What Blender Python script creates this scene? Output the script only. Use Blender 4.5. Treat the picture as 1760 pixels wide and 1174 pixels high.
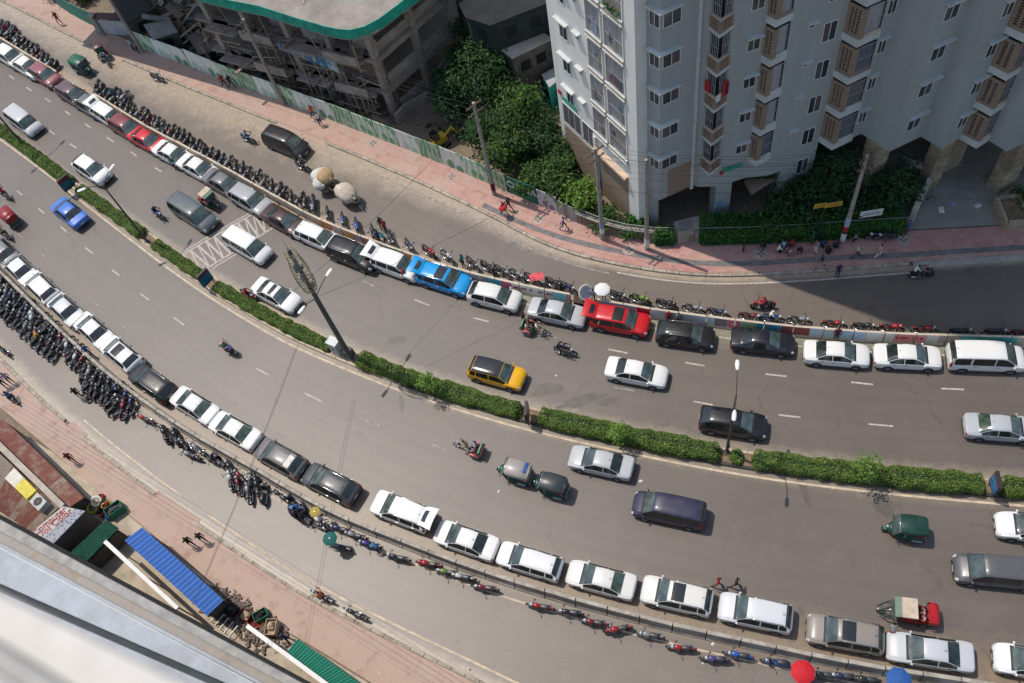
import bpy, bmesh, math, random
from mathutils import Vector, Matrix

random.seed(7)
for _o in list(bpy.data.objects):
    bpy.data.objects.remove(_o)
SC = bpy.context.scene
COL = SC.collection
rad = math.radians

# ------------------------------------------------------------------ camera
FPX, CX, CY, CAMH = 1560.0, 880.0, 587.0, 59.0
NAD = Vector((1125 - CX, 1515 - CY, FPX)).normalized()      # straight down, in camera axes (x right, y down, z forward)
_z = Vector((0, 0, 1))
_Y = (_z - NAD * _z.dot(NAD)).normalized()
_Z = -NAD
_X = _Y.cross(_Z)
ROW = (_X, _Y, _Z)
def ray(px, py):
    d = Vector((px - CX, py - CY, FPX))
    return Vector((_X.dot(d), _Y.dot(d), _Z.dot(d)))
def G(px, py, z=0.0):
    """point of the place seen at a photograph pixel, at height z"""
    w = ray(px, py)
    t = (z - CAMH) / w.z
    return Vector((w.x * t, w.y * t, z))
cam = bpy.data.cameras.new('camera')
cam.sensor_width = 36.0
cam.lens = FPX / 1760 * 36.0
cam.clip_start = 0.1
cam.clip_end = 3000
camo = bpy.data.objects.new('camera', cam)
COL.objects.link(camo)
right = Vector((_X.x, _Y.x, _Z.x)); up = -Vector((_X.y, _Y.y, _Z.y)); back = -Vector((_X.z, _Y.z, _Z.z))
M = Matrix((right, up, back)).transposed().to_4x4()
M.translation = (0, 0, CAMH)
camo.matrix_world = M
SC.camera = camo
cam.dof.use_dof = True
cam.dof.focus_distance = 66.0
cam.dof.aperture_fstop = 0.9

# ------------------------------------------------------------------ light
SUN_HEAD, SUN_EL = 133.0, 64.0            # heading the light travels to (clockwise from +Y), elevation
w = bpy.data.worlds.new('World'); SC.world = w; w.use_nodes = True
nt = w.node_tree; nt.nodes.clear()
sky = nt.nodes.new('ShaderNodeTexSky'); sky.sky_type = 'NISHITA'; sky.sun_disc = False
sky.sun_elevation = rad(SUN_EL); sky.sun_rotation = rad(SUN_HEAD + 180)
sky.air_density = 1.2; sky.dust_density = 1.3; sky.ozone_density = 1.0
bg = nt.nodes.new('ShaderNodeBackground'); bg.inputs[1].default_value = 0.15
ow = nt.nodes.new('ShaderNodeOutputWorld')
nt.links.new(sky.outputs[0], bg.inputs[0]); nt.links.new(bg.outputs[0], ow.inputs[0])
sl = bpy.data.lights.new('sun', 'SUN'); sl.energy = 3.35; sl.angle = rad(0.6); sl.color = (1.0, 0.93, 0.83)
so = bpy.data.objects.new('sun', sl); COL.objects.link(so)
_d = Vector((math.sin(rad(SUN_HEAD)) * math.cos(rad(SUN_EL)), math.cos(rad(SUN_HEAD)) * math.cos(rad(SUN_EL)), -math.sin(rad(SUN_EL))))
so.rotation_euler = _d.to_track_quat('-Z', 'Y').to_euler()
so.location = (-40, 60, 120)
SC.view_settings.view_transform = 'Standard'; SC.view_settings.look = 'None'
SC.view_settings.exposure = 0.0; SC.view_settings.gamma = 1.0
SC.view_settings.use_curve_mapping = False
SC.render.engine = 'CYCLES'

# ------------------------------------------------------------------ helpers
class MB:
    def __init__(s):
        s.v = []; s.f = []; s.m = []
    def add(s, vs, fs, m=0):
        b = len(s.v)
        s.v += [tuple(x) for x in vs]
        for q in fs:
            s.f.append(tuple(i + b for i in q)); s.m.append(m)
        return s
    def box(s, c, d, rz=0.0, m=0, top=1.0, mat=None):
        x, y, z = d[0] / 2, d[1] / 2, d[2] / 2
        pts = [(-x, -y, -z), (x, -y, -z), (x, y, -z), (-x, y, -z), (-x * top, -y * top, z), (x * top, -y * top, z), (x * top, y * top, z), (-x * top, y * top, z)]
        ca, sa = math.cos(rz), math.sin(rz)
        if mat is None:
            o = [(c[0] + p[0] * ca - p[1] * sa, c[1] + p[0] * sa + p[1] * ca, c[2] + p[2]) for p in pts]
        else:
            o = [tuple(Vector(c) + mat @ Vector(p)) for p in pts]
        return s.add(o, [(0, 3, 2, 1), (4, 5, 6, 7), (0, 1, 5, 4), (1, 2, 6, 5), (2, 3, 7, 6), (3, 0, 4, 7)], m)
    def beam(s, a, b, w, h, m=0):
        """rectangular bar from a to b"""
        a = Vector(a); b = Vector(b); d = b - a; L = d.length
        if L < 1e-6: return s
        d.normalize()
        upv = Vector((0, 0, 1)) if abs(d.z) < 0.95 else Vector((0, 1, 0))
        sd = d.cross(upv).normalized(); u2 = sd.cross(d)
        mt = Matrix((d, sd, u2)).transposed()
        return s.box((a + b) / 2, (L, w, h), m=m, mat=mt)
    def cyl(s, a, b, r0, r1=None, n=8, m=0, caps=True):
        return s.tube([a, b], [r0, r0 if r1 is None else r1], n, m, caps)
    def tube(s, pts, r, n=6, m=0, caps=True):
        pts = [Vector(p) for p in pts]
        rs = r if isinstance(r, (list, tuple)) else [r] * len(pts)
        vs = []; fs = []; pu = None
        for i, p in enumerate(pts):
            d = (pts[min(i + 1, len(pts) - 1)] - pts[max(i - 1, 0)])
            d = d.normalized() if d.length > 1e-9 else Vector((0, 0, 1))
            if pu is None:
                pu = d.orthogonal().normalized()
            u = (pu - d * pu.dot(d)); u = u.normalized() if u.length > 1e-6 else d.orthogonal().normalized()
            pu = u; w2 = d.cross(u)
            for k in range(n):
                a = 2 * math.pi * k / n
                vs.append(p + (u * math.cos(a) + w2 * math.sin(a)) * rs[i])
        for i in range(len(pts) - 1):
            for k in range(n):
                a = i * n + k; b = i * n + (k + 1) % n
                fs.append((a, b, b + n, a + n))
        if caps:
            fs.append(tuple(range(n - 1, -1, -1))); fs.append(tuple((len(pts) - 1) * n + k for k in range(n)))
        return s.add(vs, fs, m)
    def prism(s, poly, z0, z1, m=0, bottom=True):
        n = len(poly)
        vs = [(p[0], p[1], z0) for p in poly] + [(p[0], p[1], z1) for p in poly]
        ar = sum(poly[i][0] * poly[(i + 1) % n][1] - poly[(i + 1) % n][0] * poly[i][1] for i in range(n))
        fs = [tuple(range(n, 2 * n))]
        if bottom: fs.append(tuple(range(n - 1, -1, -1)))
        for i in range(n):
            fs.append((i, (i + 1) % n, n + (i + 1) % n, n + i))
        if ar < 0: fs = [tuple(reversed(q)) for q in fs]
        return s.add(vs, fs, m)
    def lathe(s, prof, n=12, m=0, mt=None, c=(0, 0, 0)):
        """profile of (r, h) turned about local z; mt maps local to world"""
        vs = []; fs = []; c = Vector(c)
        for r, h in prof:
            for k in range(n):
                a = 2 * math.pi * k / n
                p = Vector((r * math.cos(a), r * math.sin(a), h))
                vs.append(c + (mt @ p if mt else p))
        for i in range(len(prof) - 1):
            for k in range(n):
                a = i * n + k; b = i * n + (k + 1) % n
                fs.append((a, b, b + n, a + n))
        return s.add(vs, fs, m)
    def ball(s, c, r, nu=10, nv=6, m=0, jit=0.0, rz=0.0, rng=None):
        if not isinstance(r, (list, tuple)): r = (r, r, r)
        vs = []; fs = []; ca, sa = math.cos(rz), math.sin(rz)
        for j in range(nv + 1):
            t = math.pi * j / nv
            for i in range(nu):
                a = 2 * math.pi * i / nu
                k = 1.0 if not jit else 1 + (rng or random).uniform(-jit, jit)
                x = r[0] * math.sin(t) * math.cos(a) * k; y = r[1] * math.sin(t) * math.sin(a) * k; z = r[2] * math.cos(t) * (1 if j in (0, nv) else k)
                vs.append((c[0] + x * ca - y * sa, c[1] + x * sa + y * ca, c[2] + z))
        for j in range(nv):
            for i in range(nu):
                a = j * nu + i; b = j * nu + (i + 1) % nu
                fs.append((a, a + nu, b + nu, b))
        return s.add(vs, fs, m)
    def grid(s, pts, m=0, flip=False):
        """pts[i][j] rows"""
        r = len(pts); c = len(pts[0])
        vs = [p for row in pts for p in row]
        fs = []
        for i in range(r - 1):
            for j in range(c - 1):
                q = (i * c + j, i * c + j + 1, (i + 1) * c + j + 1, (i + 1) * c + j)
                fs.append(tuple(reversed(q)) if flip else q)
        return s.add(vs, fs, m)
    def mesh(s, name, smooth=False):
        me = bpy.data.meshes.new(name)
        me.from_pydata(s.v, [], s.f)
        me.polygons.foreach_set('material_index', s.m)
        if smooth:
            me.polygons.foreach_set('use_smooth', [True] * len(s.f))
        me.update()
        return me

def obj(name, mb, mats, parent=None, smooth=False, loc=None):
    me = mb.mesh(name, smooth) if isinstance(mb, MB) else mb
    if not isinstance(mats, (list, tuple)): mats = [mats]
    if not me.materials:
        for q in mats: me.materials.append(q)
    o = bpy.data.objects.new(name, me); COL.objects.link(o)
    if parent is not None: o.parent = parent
    if loc is not None: o.location = loc
    return o
def tag(o, label=None, cat=None, group=None, kind=None):
    if label: o['label'] = label
    if cat: o['category'] = cat
    if group: o['group'] = group
    if kind: o['kind'] = kind
    return o
def thing(name, label, cat, loc=(0, 0, 0), rz=0.0, group=None):
    o = bpy.data.objects.new(name, None); COL.objects.link(o)
    o.location = loc; o.rotation_euler = (0, 0, rz); o.empty_display_size = 0.3
    return tag(o, label, cat, group)
def struct(name, mb, mats, smooth=False, parent=None):
    o = obj(name, mb, mats, parent, smooth)
    if parent is None: o['kind'] = 'structure'
    return o
KIDS = {}
def kids(o):
    return o.children
def copy_tree(root, loc=None, rz=None, label=None, group=None, colour=None, parent=None, scale=None):
    c = root.copy(); COL.objects.link(c)
    if parent is not None: c.parent = parent
    if loc is not None: c.location = loc
    if rz is not None: c.rotation_euler = (root.rotation_euler.x, root.rotation_euler.y, rz)
    if scale is not None: c.scale = scale
    if label: c['label'] = label
    if group: c['group'] = group
    if colour is not None: c.color = colour
    for ch in KIDS[root.name]:
        copy_tree(ch, colour=colour, parent=c)
    return c
def freeze(root):
    """remember the children of a prototype so that copying is quick"""
    KIDS[root.name] = list(root.children)
    for ch in root.children: freeze(ch)
    return root

# ------------------------------------------------------------------ materials
def lin(r, g=None, b=None):
    """sRGB 0-255 to linear"""
    f = lambda c: (c / 255 / 12.92) if c <= 10 else ((c / 255 + 0.055) / 1.055) ** 2.4
    return (f(r), f(g), f(b))
class N:
    def __init__(s, name):
        s.m = bpy.data.materials.new(name); s.m.use_nodes = True
        s.t = s.m.node_tree; s.t.nodes.clear()
        s.out = s.n('ShaderNodeOutputMaterial'); s.p = s.n('ShaderNodeBsdfPrincipled')
        s.l(s.p.outputs[0], s.out.inputs[0])
    def n(s, k, **kw):
        q = s.t.nodes.new(k)
        for a, b in kw.items(): setattr(q, a, b)
        return q
    def l(s, a, b): s.t.links.new(a, b)
    def pos(s): return s.n('ShaderNodeNewGeometry').outputs['Position']
    def uv(s, name=None):
        q = s.n('ShaderNodeUVMap')
        if name: q.uv_map = name
        return q.outputs[0]
    def noise(s, vec, scale, detail=4, rough=0.6, dist=0.0):
        q = s.n('ShaderNodeTexNoise'); q.inputs['Scale'].default_value = scale; q.inputs['Detail'].default_value = detail
        q.inputs['Roughness'].default_value = rough; q.inputs['Distortion'].default_value = dist
        if vec is not None: s.l(vec, q.inputs['Vector'])
        return q.outputs['Fac']
    def mapping(s, vec, scale=(1, 1, 1), rot=(0, 0, 0), loc=(0, 0, 0)):
        q = s.n('ShaderNodeMapping'); q.inputs['Scale'].default_value = scale; q.inputs['Rotation'].default_value = rot; q.inputs['Location'].default_value = loc
        s.l(vec, q.inputs['Vector']); return q.outputs[0]
    def ramp(s, fac, stops):
        q = s.n('ShaderNodeValToRGB'); cr = q.color_ramp
        while len(cr.elements) < len(stops): cr.elements.new(0.5)
        for e, (p, c) in zip(cr.elements, stops):
            e.position = p; e.color = (c[0], c[1], c[2], 1) if isinstance(c, (list, tuple)) else (c, c, c, 1)
        s.l(fac, q.inputs[0]); return q.outputs[0]
    def mix(s, fac, a, b, mode='MIX'):
        q = s.n('ShaderNodeMix', data_type='RGBA', blend_type=mode)
        for sock, v in ((q.inputs[0], fac), (q.inputs[6], a), (q.inputs[7], b)):
            if isinstance(v, (int, float)): sock.default_value = v
            elif isinstance(v, (list, tuple)): sock.default_value = (v[0], v[1], v[2], 1)
            else: s.l(v, sock)
        return q.outputs[2]
    def math(s, op, a, b=0.0, c=None):
        q = s.n('ShaderNodeMath', operation=op)
        for sock, v in zip(q.inputs, (a, b, c)):
            if v is None: continue
            if isinstance(v, (int, float)): sock.default_value = v
            else: s.l(v, sock)
        return q.outputs[0]
    def sep(s, vec):
        q = s.n('ShaderNodeSeparateXYZ'); s.l(vec, q.inputs[0]); return q.outputs
    def bump(s, h, strength=0.3, dist=0.02):
        q = s.n('ShaderNodeBump'); q.inputs['Strength'].default_value = strength; q.inputs['Distance'].default_value = dist
        s.l(h, q.inputs['Height']); s.l(q.outputs[0], s.p.inputs['Normal'])
    def set(s, col=None, rough=None, metal=None, coat=None, spec=None, trans=None):
        for key, v in (('Base Color', col), ('Roughness', rough), ('Metallic', metal), ('Coat Weight', coat), ('Specular IOR Level', spec), ('Transmission Weight', trans)):
            if v is None: continue
            k = s.p.inputs[key]
            if isinstance(v, (int, float)): k.default_value = v
            elif isinstance(v, (list, tuple)): k.default_value = (v[0], v[1], v[2], 1)
            else: s.l(v, k)
        return s.m
MATS = {}
def mat(name, rgb, rough=0.7, var=0.18, scale=3.0, metal=0.0, bump=0.0, coat=0.0, spec=0.4, streak=False, local=False):
    if name in MATS: return MATS[name]
    q = N(name)
    v = q.n('ShaderNodeTexCoord').outputs['Object'] if local else q.pos()
    if streak: v = q.mapping(v, (1, 1, 0.12))
    a = q.noise(v, scale, 5, 0.65)
    c0 = [x * (1 - var) for x in rgb]; c1 = [min(1, x * (1 + var)) for x in rgb]
    col = q.ramp(a, [(0.3, c0), (0.7, c1)])
    q.set(col, rough, metal, coat, spec)
    if bump: q.bump(q.noise(v, scale * 6, 3), bump, 0.02)
    MATS[name] = q.m
    return q.m
# ------------------------------------------------------------------ curves of the place
def catmull(p0, p1, p2, p3, t):
    return 0.5 * ((2 * p1) + (p2 - p0) * t + (2 * p0 - 5 * p1 + 4 * p2 - p3) * t * t + (3 * p1 - p0 - 3 * p2 + p3) * t * t * t)
def smooth_curve(pts, step=1.0, ext0=45.0, ext1=45.0):
    pts = [Vector((p[0], p[1], 0)) for p in pts]
    if ext0: pts = [pts[0] + (pts[0] - pts[2]).normalized() * ext0] + pts
    if ext1: pts = pts + [pts[-1] + (pts[-1] - pts[-3]).normalized() * ext1]
    dense = []
    n = len(pts)
    for i in range(n - 1):
        a = pts[max(i - 1, 0)]; b = pts[i]; c = pts[i + 1]; d = pts[min(i + 2, n - 1)]
        if (b - a).length > 3 * (c - b).length: a = b - (b - a).normalized() * (c - b).length * 1.5
        if (d - c).length > 3 * (c - b).length: d = c + (d - c).normalized() * (c - b).length * 1.5
        if i == 0 and ext0 or i == n - 2 and ext1:
            for k in range(12): dense.append(b.lerp(c, k / 12))
        else:
            for k in range(12): dense.append(catmull(a, b, c, d, k / 12))
    dense.append(pts[-1])
    # relax the hand-traced wobble
    for _ in range(40):
        dense = [dense[0]] + [(dense[i - 1] + dense[i] * 2 + dense[i + 1]) / 4 for i in range(1, len(dense) - 1)] + [dense[-1]]
    return resample(dense, step)
def lengths(pts):
    L = [0.0]
    for a, b in zip(pts, pts[1:]): L.append(L[-1] + (b - a).length)
    return L
def resample(pts, step=None, n=None):
    L = lengths(pts); tot = L[-1]
    if n is None: n = max(2, int(tot / step) + 1)
    out = []; j = 0
    for k in range(n):
        s = tot * k / (n - 1)
        while j < len(L) - 2 and L[j + 1] < s: j += 1
        t = (s - L[j]) / max(1e-9, L[j + 1] - L[j])
        out.append(pts[j].lerp(pts[j + 1], min(1, max(0, t))))
    return out
def at_len(pts, L, s):
    j = 0; s = max(0, min(L[-1], s))
    lo, hi = 0, len(L) - 2
    while lo < hi:
        m_ = (lo + hi + 1) // 2
        if L[m_] <= s: lo = m_
        else: hi = m_ - 1
    j = lo
    t = (s - L[j]) / max(1e-9, L[j + 1] - L[j])
    d = (pts[j + 1] - pts[j]).normalized()
    return pts[j].lerp(pts[j + 1], t), d
def nearest_s(pts, L, p):
    best = (1e9, 0)
    for i in range(len(pts) - 1):
        a, b = pts[i], pts[i + 1]; ab = b - a
        t = max(0, min(1, (p - a).dot(ab) / ab.length_squared))
        dd = (a + ab * t - p).length
        if dd < best[0]: best = (dd, L[i] + t * ab.length)
    return best[1]
def offset(pts, d):
    """shift to the left of travel by d"""
    out = []
    for i, p in enumerate(pts):
        t = pts[min(i + 1, len(pts) - 1)] - pts[max(i - 1, 0)]
        t.normalize(); out.append(p + Vector((-t.y, t.x, 0)) * d)
    return out
def curve_px(px, z=0.0, **kw):
    return smooth_curve([G(x, y, z) for x, y in px], **kw)

TOPKERB = [(0, 2), (54, 28), (90, 48), (156, 80), (205, 102), (263, 127), (304, 145), (394, 181), (450, 204), (520, 231), (581, 257), (614, 270), (670, 294), (739, 324), (824, 364), (880, 393), (931, 420), (1008, 446), (1110, 466), (1212, 477), (1330, 474), (1438, 467), (1576, 456), (1660, 450), (1760, 443)]
FENCE = [(95, 2), (112, 20), (176, 53), (220, 70), (245, 86), (320, 112), (384, 139), (440, 160), (486, 176), (563, 205), (634, 233), (731, 271), (798, 299), (834, 315), (880, 335), (926, 353), (959, 367), (990, 384), (1036, 402), (1085, 414), (1123, 418), (1197, 417), (1330, 414), (1453, 405), (1560, 399), (1660, 394), (1760, 388)]
WALLTOP = [(0, 64), (105, 128), (164, 162), (210, 191), (256, 219), (332, 258), (389, 289), (440, 318), (500, 351), (550, 377), (655, 418), (726, 443), (811, 469), (890, 487), (952, 500), (1033, 515), (1118, 530), (1207, 542), (1330, 557), (1453, 567), (1566, 574), (1760, 578)]
NEARLINE = [(0, 240), (64, 286), (133, 341), (222, 410), (279, 454), (358, 510), (450, 566), (509, 598), (619, 645), (696, 675), (772, 700), (880, 732), (982, 757), (1110, 785), (1223, 807), (1330, 825), (1489, 845), (1630, 859), (1760, 869)]
FARKERB = [(0, 216), (97, 290), (148, 326), (222, 375), (276, 414), (350, 464), (378, 482), (450, 524), (530, 565), (604, 600), (642, 616), (760, 658), (921, 704), (1080, 740), (1233, 769), (1281, 777), (1500, 806), (1630, 818), (1760, 828)]
LOWBAR = [(0, 466), (60, 526), (122, 585), (184, 641), (256, 695), (332, 746), (444, 808), (560, 876), (660, 916), (760, 956), (888, 1000), (1000, 1032), (1108, 1061), (1225, 1088), (1320, 1108), (1476, 1141), (1688, 1171)]
LOWK = [(0, 611), (43, 657), (90, 701), (115, 721), (153, 757), (266, 846), (343, 899), (450, 974), (542, 1030), (696, 1107), (824, 1168)]
LOWIN = [(0, 700), (90, 775), (143, 822), (222, 884), (300, 950), (390, 1020), (480, 1078), (560, 1124), (640, 1176)]
BH = 1.05
c_topkerb = curve_px(TOPKERB); c_fence = curve_px(FENCE); c_wall = curve_px(WALLTOP, 1.2)
c_line = curve_px(NEARLINE); c_near = offset(c_line, 0.42); c_far = curve_px(FARKERB)
c_bar = curve_px(LOWBAR, BH); c_lowk = curve_px(LOWK); c_lowin = curve_px(LOWIN)

def strip(a, b, z, n=260, da=1.0, db=1.0, across=14):
    """sheet between two curves; uv 'edge' holds distance from each edge over the dust width there; uv 'run' metres along and across"""
    A = resample(a, n=n); B = resample(b, n=n)
    fa = da if callable(da) else (lambda p: da); fb = db if callable(db) else (lambda p: db)
    vs = []; fs = []; ue = []; ur = []; run = 0.0
    for i in range(n):
        if i: run += ((A[i] + B[i]) / 2 - (A[i - 1] + B[i - 1]) / 2).length
        wd = (A[i] - B[i]).length
        for k in range(across + 1):
            t = k / across; p = A[i].lerp(B[i], t)
            vs.append((p.x, p.y, z)); ue.append((t * wd / fa(p), (1 - t) * wd / fb(p))); ur.append((run, t * wd))
    for i in range(n - 1):
        for k in range(across):
            q = i * (across + 1) + k
            fs.append((q, q + across + 1, q + across + 2, q + 1))
    me = bpy.data.meshes.new('sheet'); me.from_pydata(vs, [], fs)
    for nm, src in (('edge', ue), ('run', ur)):
        lay = me.uv_layers.new(name=nm)
        lay.data.foreach_set('uv', [c for lp in me.loops for c in src[lp.vertex_index]])
    me.update()
    if me.polygons[0].normal.z < 0: me.flip_normals()
    return me

# --- ground materials
def asphalt(name, base, dust_a, dust_b, dust_amt=1.0):
    q = N(name); P = q.pos(); E = q.sep(q.uv('edge')); Rv = q.uv('run')
    big = q.noise(P, 0.09, 5, 0.6); mid = q.noise(P, 0.7, 5, 0.65); fine = q.noise(P, 9, 4, 0.7)
    streak = q.noise(q.mapping(Rv, (0.03, 1.6, 1)), 1.0, 4, 0.6)
    c = q.ramp(big, [(0.3, [x * 0.86 for x in base]), (0.7, [x * 1.16 for x in base])])
    c = q.mix(q.math('MULTIPLY', q.ramp(streak, [(0.45, 0.0), (0.72, 1.0)]), 0.35), c, [x * 0.62 for x in base])
    c = q.mix(q.math('MULTIPLY', q.ramp(mid, [(0.52, 0.0), (0.72, 1.0)]), 0.4), c, [base[0] * 1.35, base[1] * 1.25, base[2] * 1.12])
    c = q.mix(q.math('MULTIPLY', q.ramp(fine, [(0.35, 1.0), (0.6, 0.0)]), 0.25), c, [x * 0.6 for x in base])
    # oil stains and patches
    st = q.noise(P, 0.55, 3, 0.5, 0.8)
    c = q.mix(q.math('MULTIPLY', q.ramp(st, [(0.66, 0.0), (0.74, 1.0)]), 0.45), c, [x * 0.5 for x in base])
    # fine cracks
    vo = q.n('ShaderNodeTexVoronoi', feature='DISTANCE_TO_EDGE'); vo.inputs['Scale'].default_value = 0.11
    wv = q.n('ShaderNodeVectorMath', operation='ADD'); q.l(P, wv.inputs[0])
    wn = q.n('ShaderNodeTexNoise'); wn.inputs['Scale'].default_value = 0.8; q.l(P, wn.inputs['Vector'])
    wsc = q.n('ShaderNodeVectorMath', operation='SCALE'); wsc.inputs['Scale'].default_value = 1.6; q.l(wn.outputs['Color'], wsc.inputs[0]); q.l(wsc.outputs[0], wv.inputs[1])
    q.l(wv.outputs[0], vo.inputs['Vector'])
    crk = q.math('MULTIPLY', q.math('LESS_THAN', vo.outputs['Distance'], 0.0035), q.ramp(big, [(0.48, 0.0), (0.56, 0.5)]))
    c = q.mix(crk, c, [x * 0.45 for x in base])
    for e, col, k in ((E[0], dust_a, 0), (E[1], dust_b, 1)):
        if col is None: continue
        nz = q.math('MULTIPLY', q.math('SUBTRACT', q.noise(P, 0.8 + k * 0.3, 5, 0.7), 0.5), 1.1)
        msk = q.ramp(q.math('ADD', e, nz), [(0.25, 1.0), (1.0, 0.0)])
        dc = q.ramp(q.noise(P, 2.5, 4, 0.7), [(0.3, [x * 0.75 for x in col]), (0.7, [x * 1.2 for x in col])])
        c = q.mix(q.math('MULTIPLY', msk, dust_amt * 0.88), c, dc)
    q.set(c, 0.46, spec=0.6)
    q.bump(q.noise(P, 30, 3), 0.25, 0.01)
    return q.m
ASPH = (0.145, 0.118, 0.097)
SAND = (0.37, 0.295, 0.215); SOIL = (0.27, 0.185, 0.12)
def pxx(p):   # rough left-to-right measure of a place point, for how sandy the kerbside is
    return p.x
M_front = asphalt('asphalt frontage', ASPH, SAND, (0.36, 0.28, 0.2))
M_cfar = asphalt('asphalt far carriageway', (0.128, 0.104, 0.087), (0.29, 0.285, 0.2), (0.3, 0.25, 0.18), 0.75)
M_cnear = asphalt('asphalt near carriageway', (0.132, 0.107, 0.089), (0.26, 0.21, 0.15), (0.25, 0.185, 0.125), 0.85)
M_flow = asphalt('asphalt near frontage', (0.16, 0.13, 0.107), (0.27, 0.2, 0.145), (0.36, 0.3, 0.22), 0.85)

gm = MB(); S_ = 900
gm.add([(-S_, -S_, 0), (S_, -S_, 0), (S_, S_, 0), (-S_, S_, 0)], [(0, 1, 2, 3)])
q = N('bare earth'); P = q.pos()
c = q.ramp(q.noise(P, 0.25, 6, 0.7), [(0.3, (0.13, 0.095, 0.07)), (0.55, (0.24, 0.18, 0.13)), (0.75, (0.34, 0.26, 0.18))])
q.set(q.mix(0.4, c, q.ramp(q.noise(P, 3, 5, 0.7), [(0.3, (0.07, 0.055, 0.04)), (0.7, (0.3, 0.24, 0.17))])), 0.95); q.bump(q.noise(P, 4, 5), 0.6, 0.08)
struct('ground', gm, q.m)

def wtop(p): return max(0.7, min(4.6, 3.9 - 0.14 * (p.x + 14)))
def o_(name, me, m):
    o = bpy.data.objects.new(name, me); me.materials.append(m); COL.objects.link(o); o['kind'] = 'structure'; return o
R_front = o_('frontage_road', strip(c_topkerb, c_wall, 0.004, da=wtop, db=lambda p: max(0.9, min(2.6, 1.4 - 0.05 * p.x))), M_front)
R_cfar = o_('carriageway', strip(c_wall, c_far, 0.004, da=lambda p: 2.2, db=1.0), M_cfar)
R_cnear = o_('carriageway', strip(c_near, c_bar, 0.004, da=0.9, db=lambda p: 3.4), M_cnear)
R_flow = o_('frontage_road', strip(c_bar, c_lowk, 0.004, da=1.9, db=1.5), M_flow)

# --- pavements
def paving(name, tone, dust):
    q = N(name); P = q.pos()
    br = q.n('ShaderNodeTexBrick'); br.inputs['Scale'].default_value = 1.0
    br.inputs['Brick Width'].default_value = 0.4; br.inputs['Row Height'].default_value = 0.4; br.inputs['Mortar Size'].default_value = 0.012
    br.inputs['Color1'].default_value = (*tone, 1); br.inputs['Color2'].default_value = (tone[0] * 0.86, tone[1] * 0.8, tone[2] * 0.8, 1); br.inputs['Mortar'].default_value = (tone[0] * 0.55, tone[1] * 0.6, tone[2] * 0.6, 1)
    q.l(q.mapping(P, rot=(0, 0, 0.6)), br.inputs['Vector'])
    n1 = q.noise(P, 0.35, 6, 0.7); n2 = q.noise(P, 2.2, 5, 0.7)
    # more trodden dust toward the far left end of the street
    far = q.ramp(q.math('MULTIPLY_ADD', q.sep(P)[0], -1 / 60, 0.5), [(0.25, 0.0), (0.75, 0.6)])
    c = q.mix(q.math('MINIMUM', q.math('ADD', q.ramp(n1, [(0.42, 0.0), (0.62, dust)]), far), 0.8), br.outputs['Color'], (0.44, 0.33, 0.26))
    c = q.mix(q.math('MULTIPLY', q.ramp(n2, [(0.5, 0.0), (0.75, 1.0)]), 0.5), c, (0.45, 0.35, 0.3))
    c = q.mix(q.math('MULTIPLY', q.ramp(q.noise(P, 0.9, 4, 0.6), [(0.55, 0.0), (0.7, 1.0)]), 0.45), c, (tone[0] * 0.55, tone[1] * 0.5, tone[2] * 0.5))
    q.set(c, 0.85, spec=0.25); q.bump(br.outputs['Fac'], 0.3, 0.004)
    return q.m
M_pave = paving('pink paving tiles', (0.5, 0.255, 0.22), 0.5)
M_pave2 = paving('dusty pink paving tiles', (0.46, 0.28, 0.235), 0.7)
def sheet(a, b, z, name, m, n=240, across=3):
    o = o_(name, strip(a, b, z, n=n, across=across), m); return o
pav = sheet(offset(c_topkerb, 0.26), c_fence, 0.16, 'pavement', M_pave)
pav2 = sheet(c_lowin, offset(c_lowk, -0.26), 0.16, 'pavement', M_pave2)
# kerb stones, one by one
M_kerb = mat('kerb concrete', (0.36, 0.31, 0.25), 0.9, 0.35, 1.6)
M_kerb2 = mat('dusty kerb concrete', (0.46, 0.38, 0.28), 0.9, 0.3, 1.6)
_k = MB(); _k.box((0, 0, 0.085), (0.985, 0.24, 0.17), top=0.97)
K_far = _k.mesh('kerb_stone'); K_far.materials.append(M_kerb)
_k2 = MB(); _k2.box((0, 0, 0.1), (0.985, 0.2, 0.2), top=0.97)
K_med = _k2.mesh('kerb_stone'); K_med.materials.append(M_kerb2)
K_dark = _k2.mesh('kerb_stone'); K_dark.materials.append(mat('black paint and shade kerb', (0.05, 0.045, 0.042), 0.8, 0.4, 1.6))  # black kerb paint, with the shade along the hedge put into the colour
def inview(p, mx=60, z=0):
    v = Vector((p.x, p.y, z - CAMH))
    x, y, zz = (right.dot(v), -up.dot(v), -back.dot(v))
    if zz < 1: return False
    u = CX + FPX * x / zz; w_ = CY + FPX * y / zz
    return -mx < u < 1760 + mx and -mx < w_ < 1174 + mx
def kerbs(cv, side, mesh, parent, step=1.0, skip=(), dark=None):
    c = offset(cv, side); L = lengths(c); s = 0.5
    while s < L[-1]:
        p, d = at_len(c, L, s); s += step
        if not inview(p): continue
        if any((p - Vector(k[:2] + (0,))).length < k[2] for k in skip): continue
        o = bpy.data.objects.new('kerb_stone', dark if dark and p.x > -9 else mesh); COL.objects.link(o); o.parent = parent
        o.location = (p.x, p.y, 0.0 + random.uniform(-.008, .004)); o.rotation_euler = (0, 0, math.atan2(d.y, d.x) + random.uniform(-.008, .008))
def skp(x, y, r): g = G(x, y); return (g.x, g.y, r)
kerbs(c_topkerb, 0.12, K_far, pav, skip=[skp(183, 92, 2.6), skp(520, 230, 3.2), skp(1690, 447, 5.0)])
kerbs(c_lowk, -0.12, K_far, pav2, skip=[skp(133, 740, 1.0), skp(305, 872, 2.2)])
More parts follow.
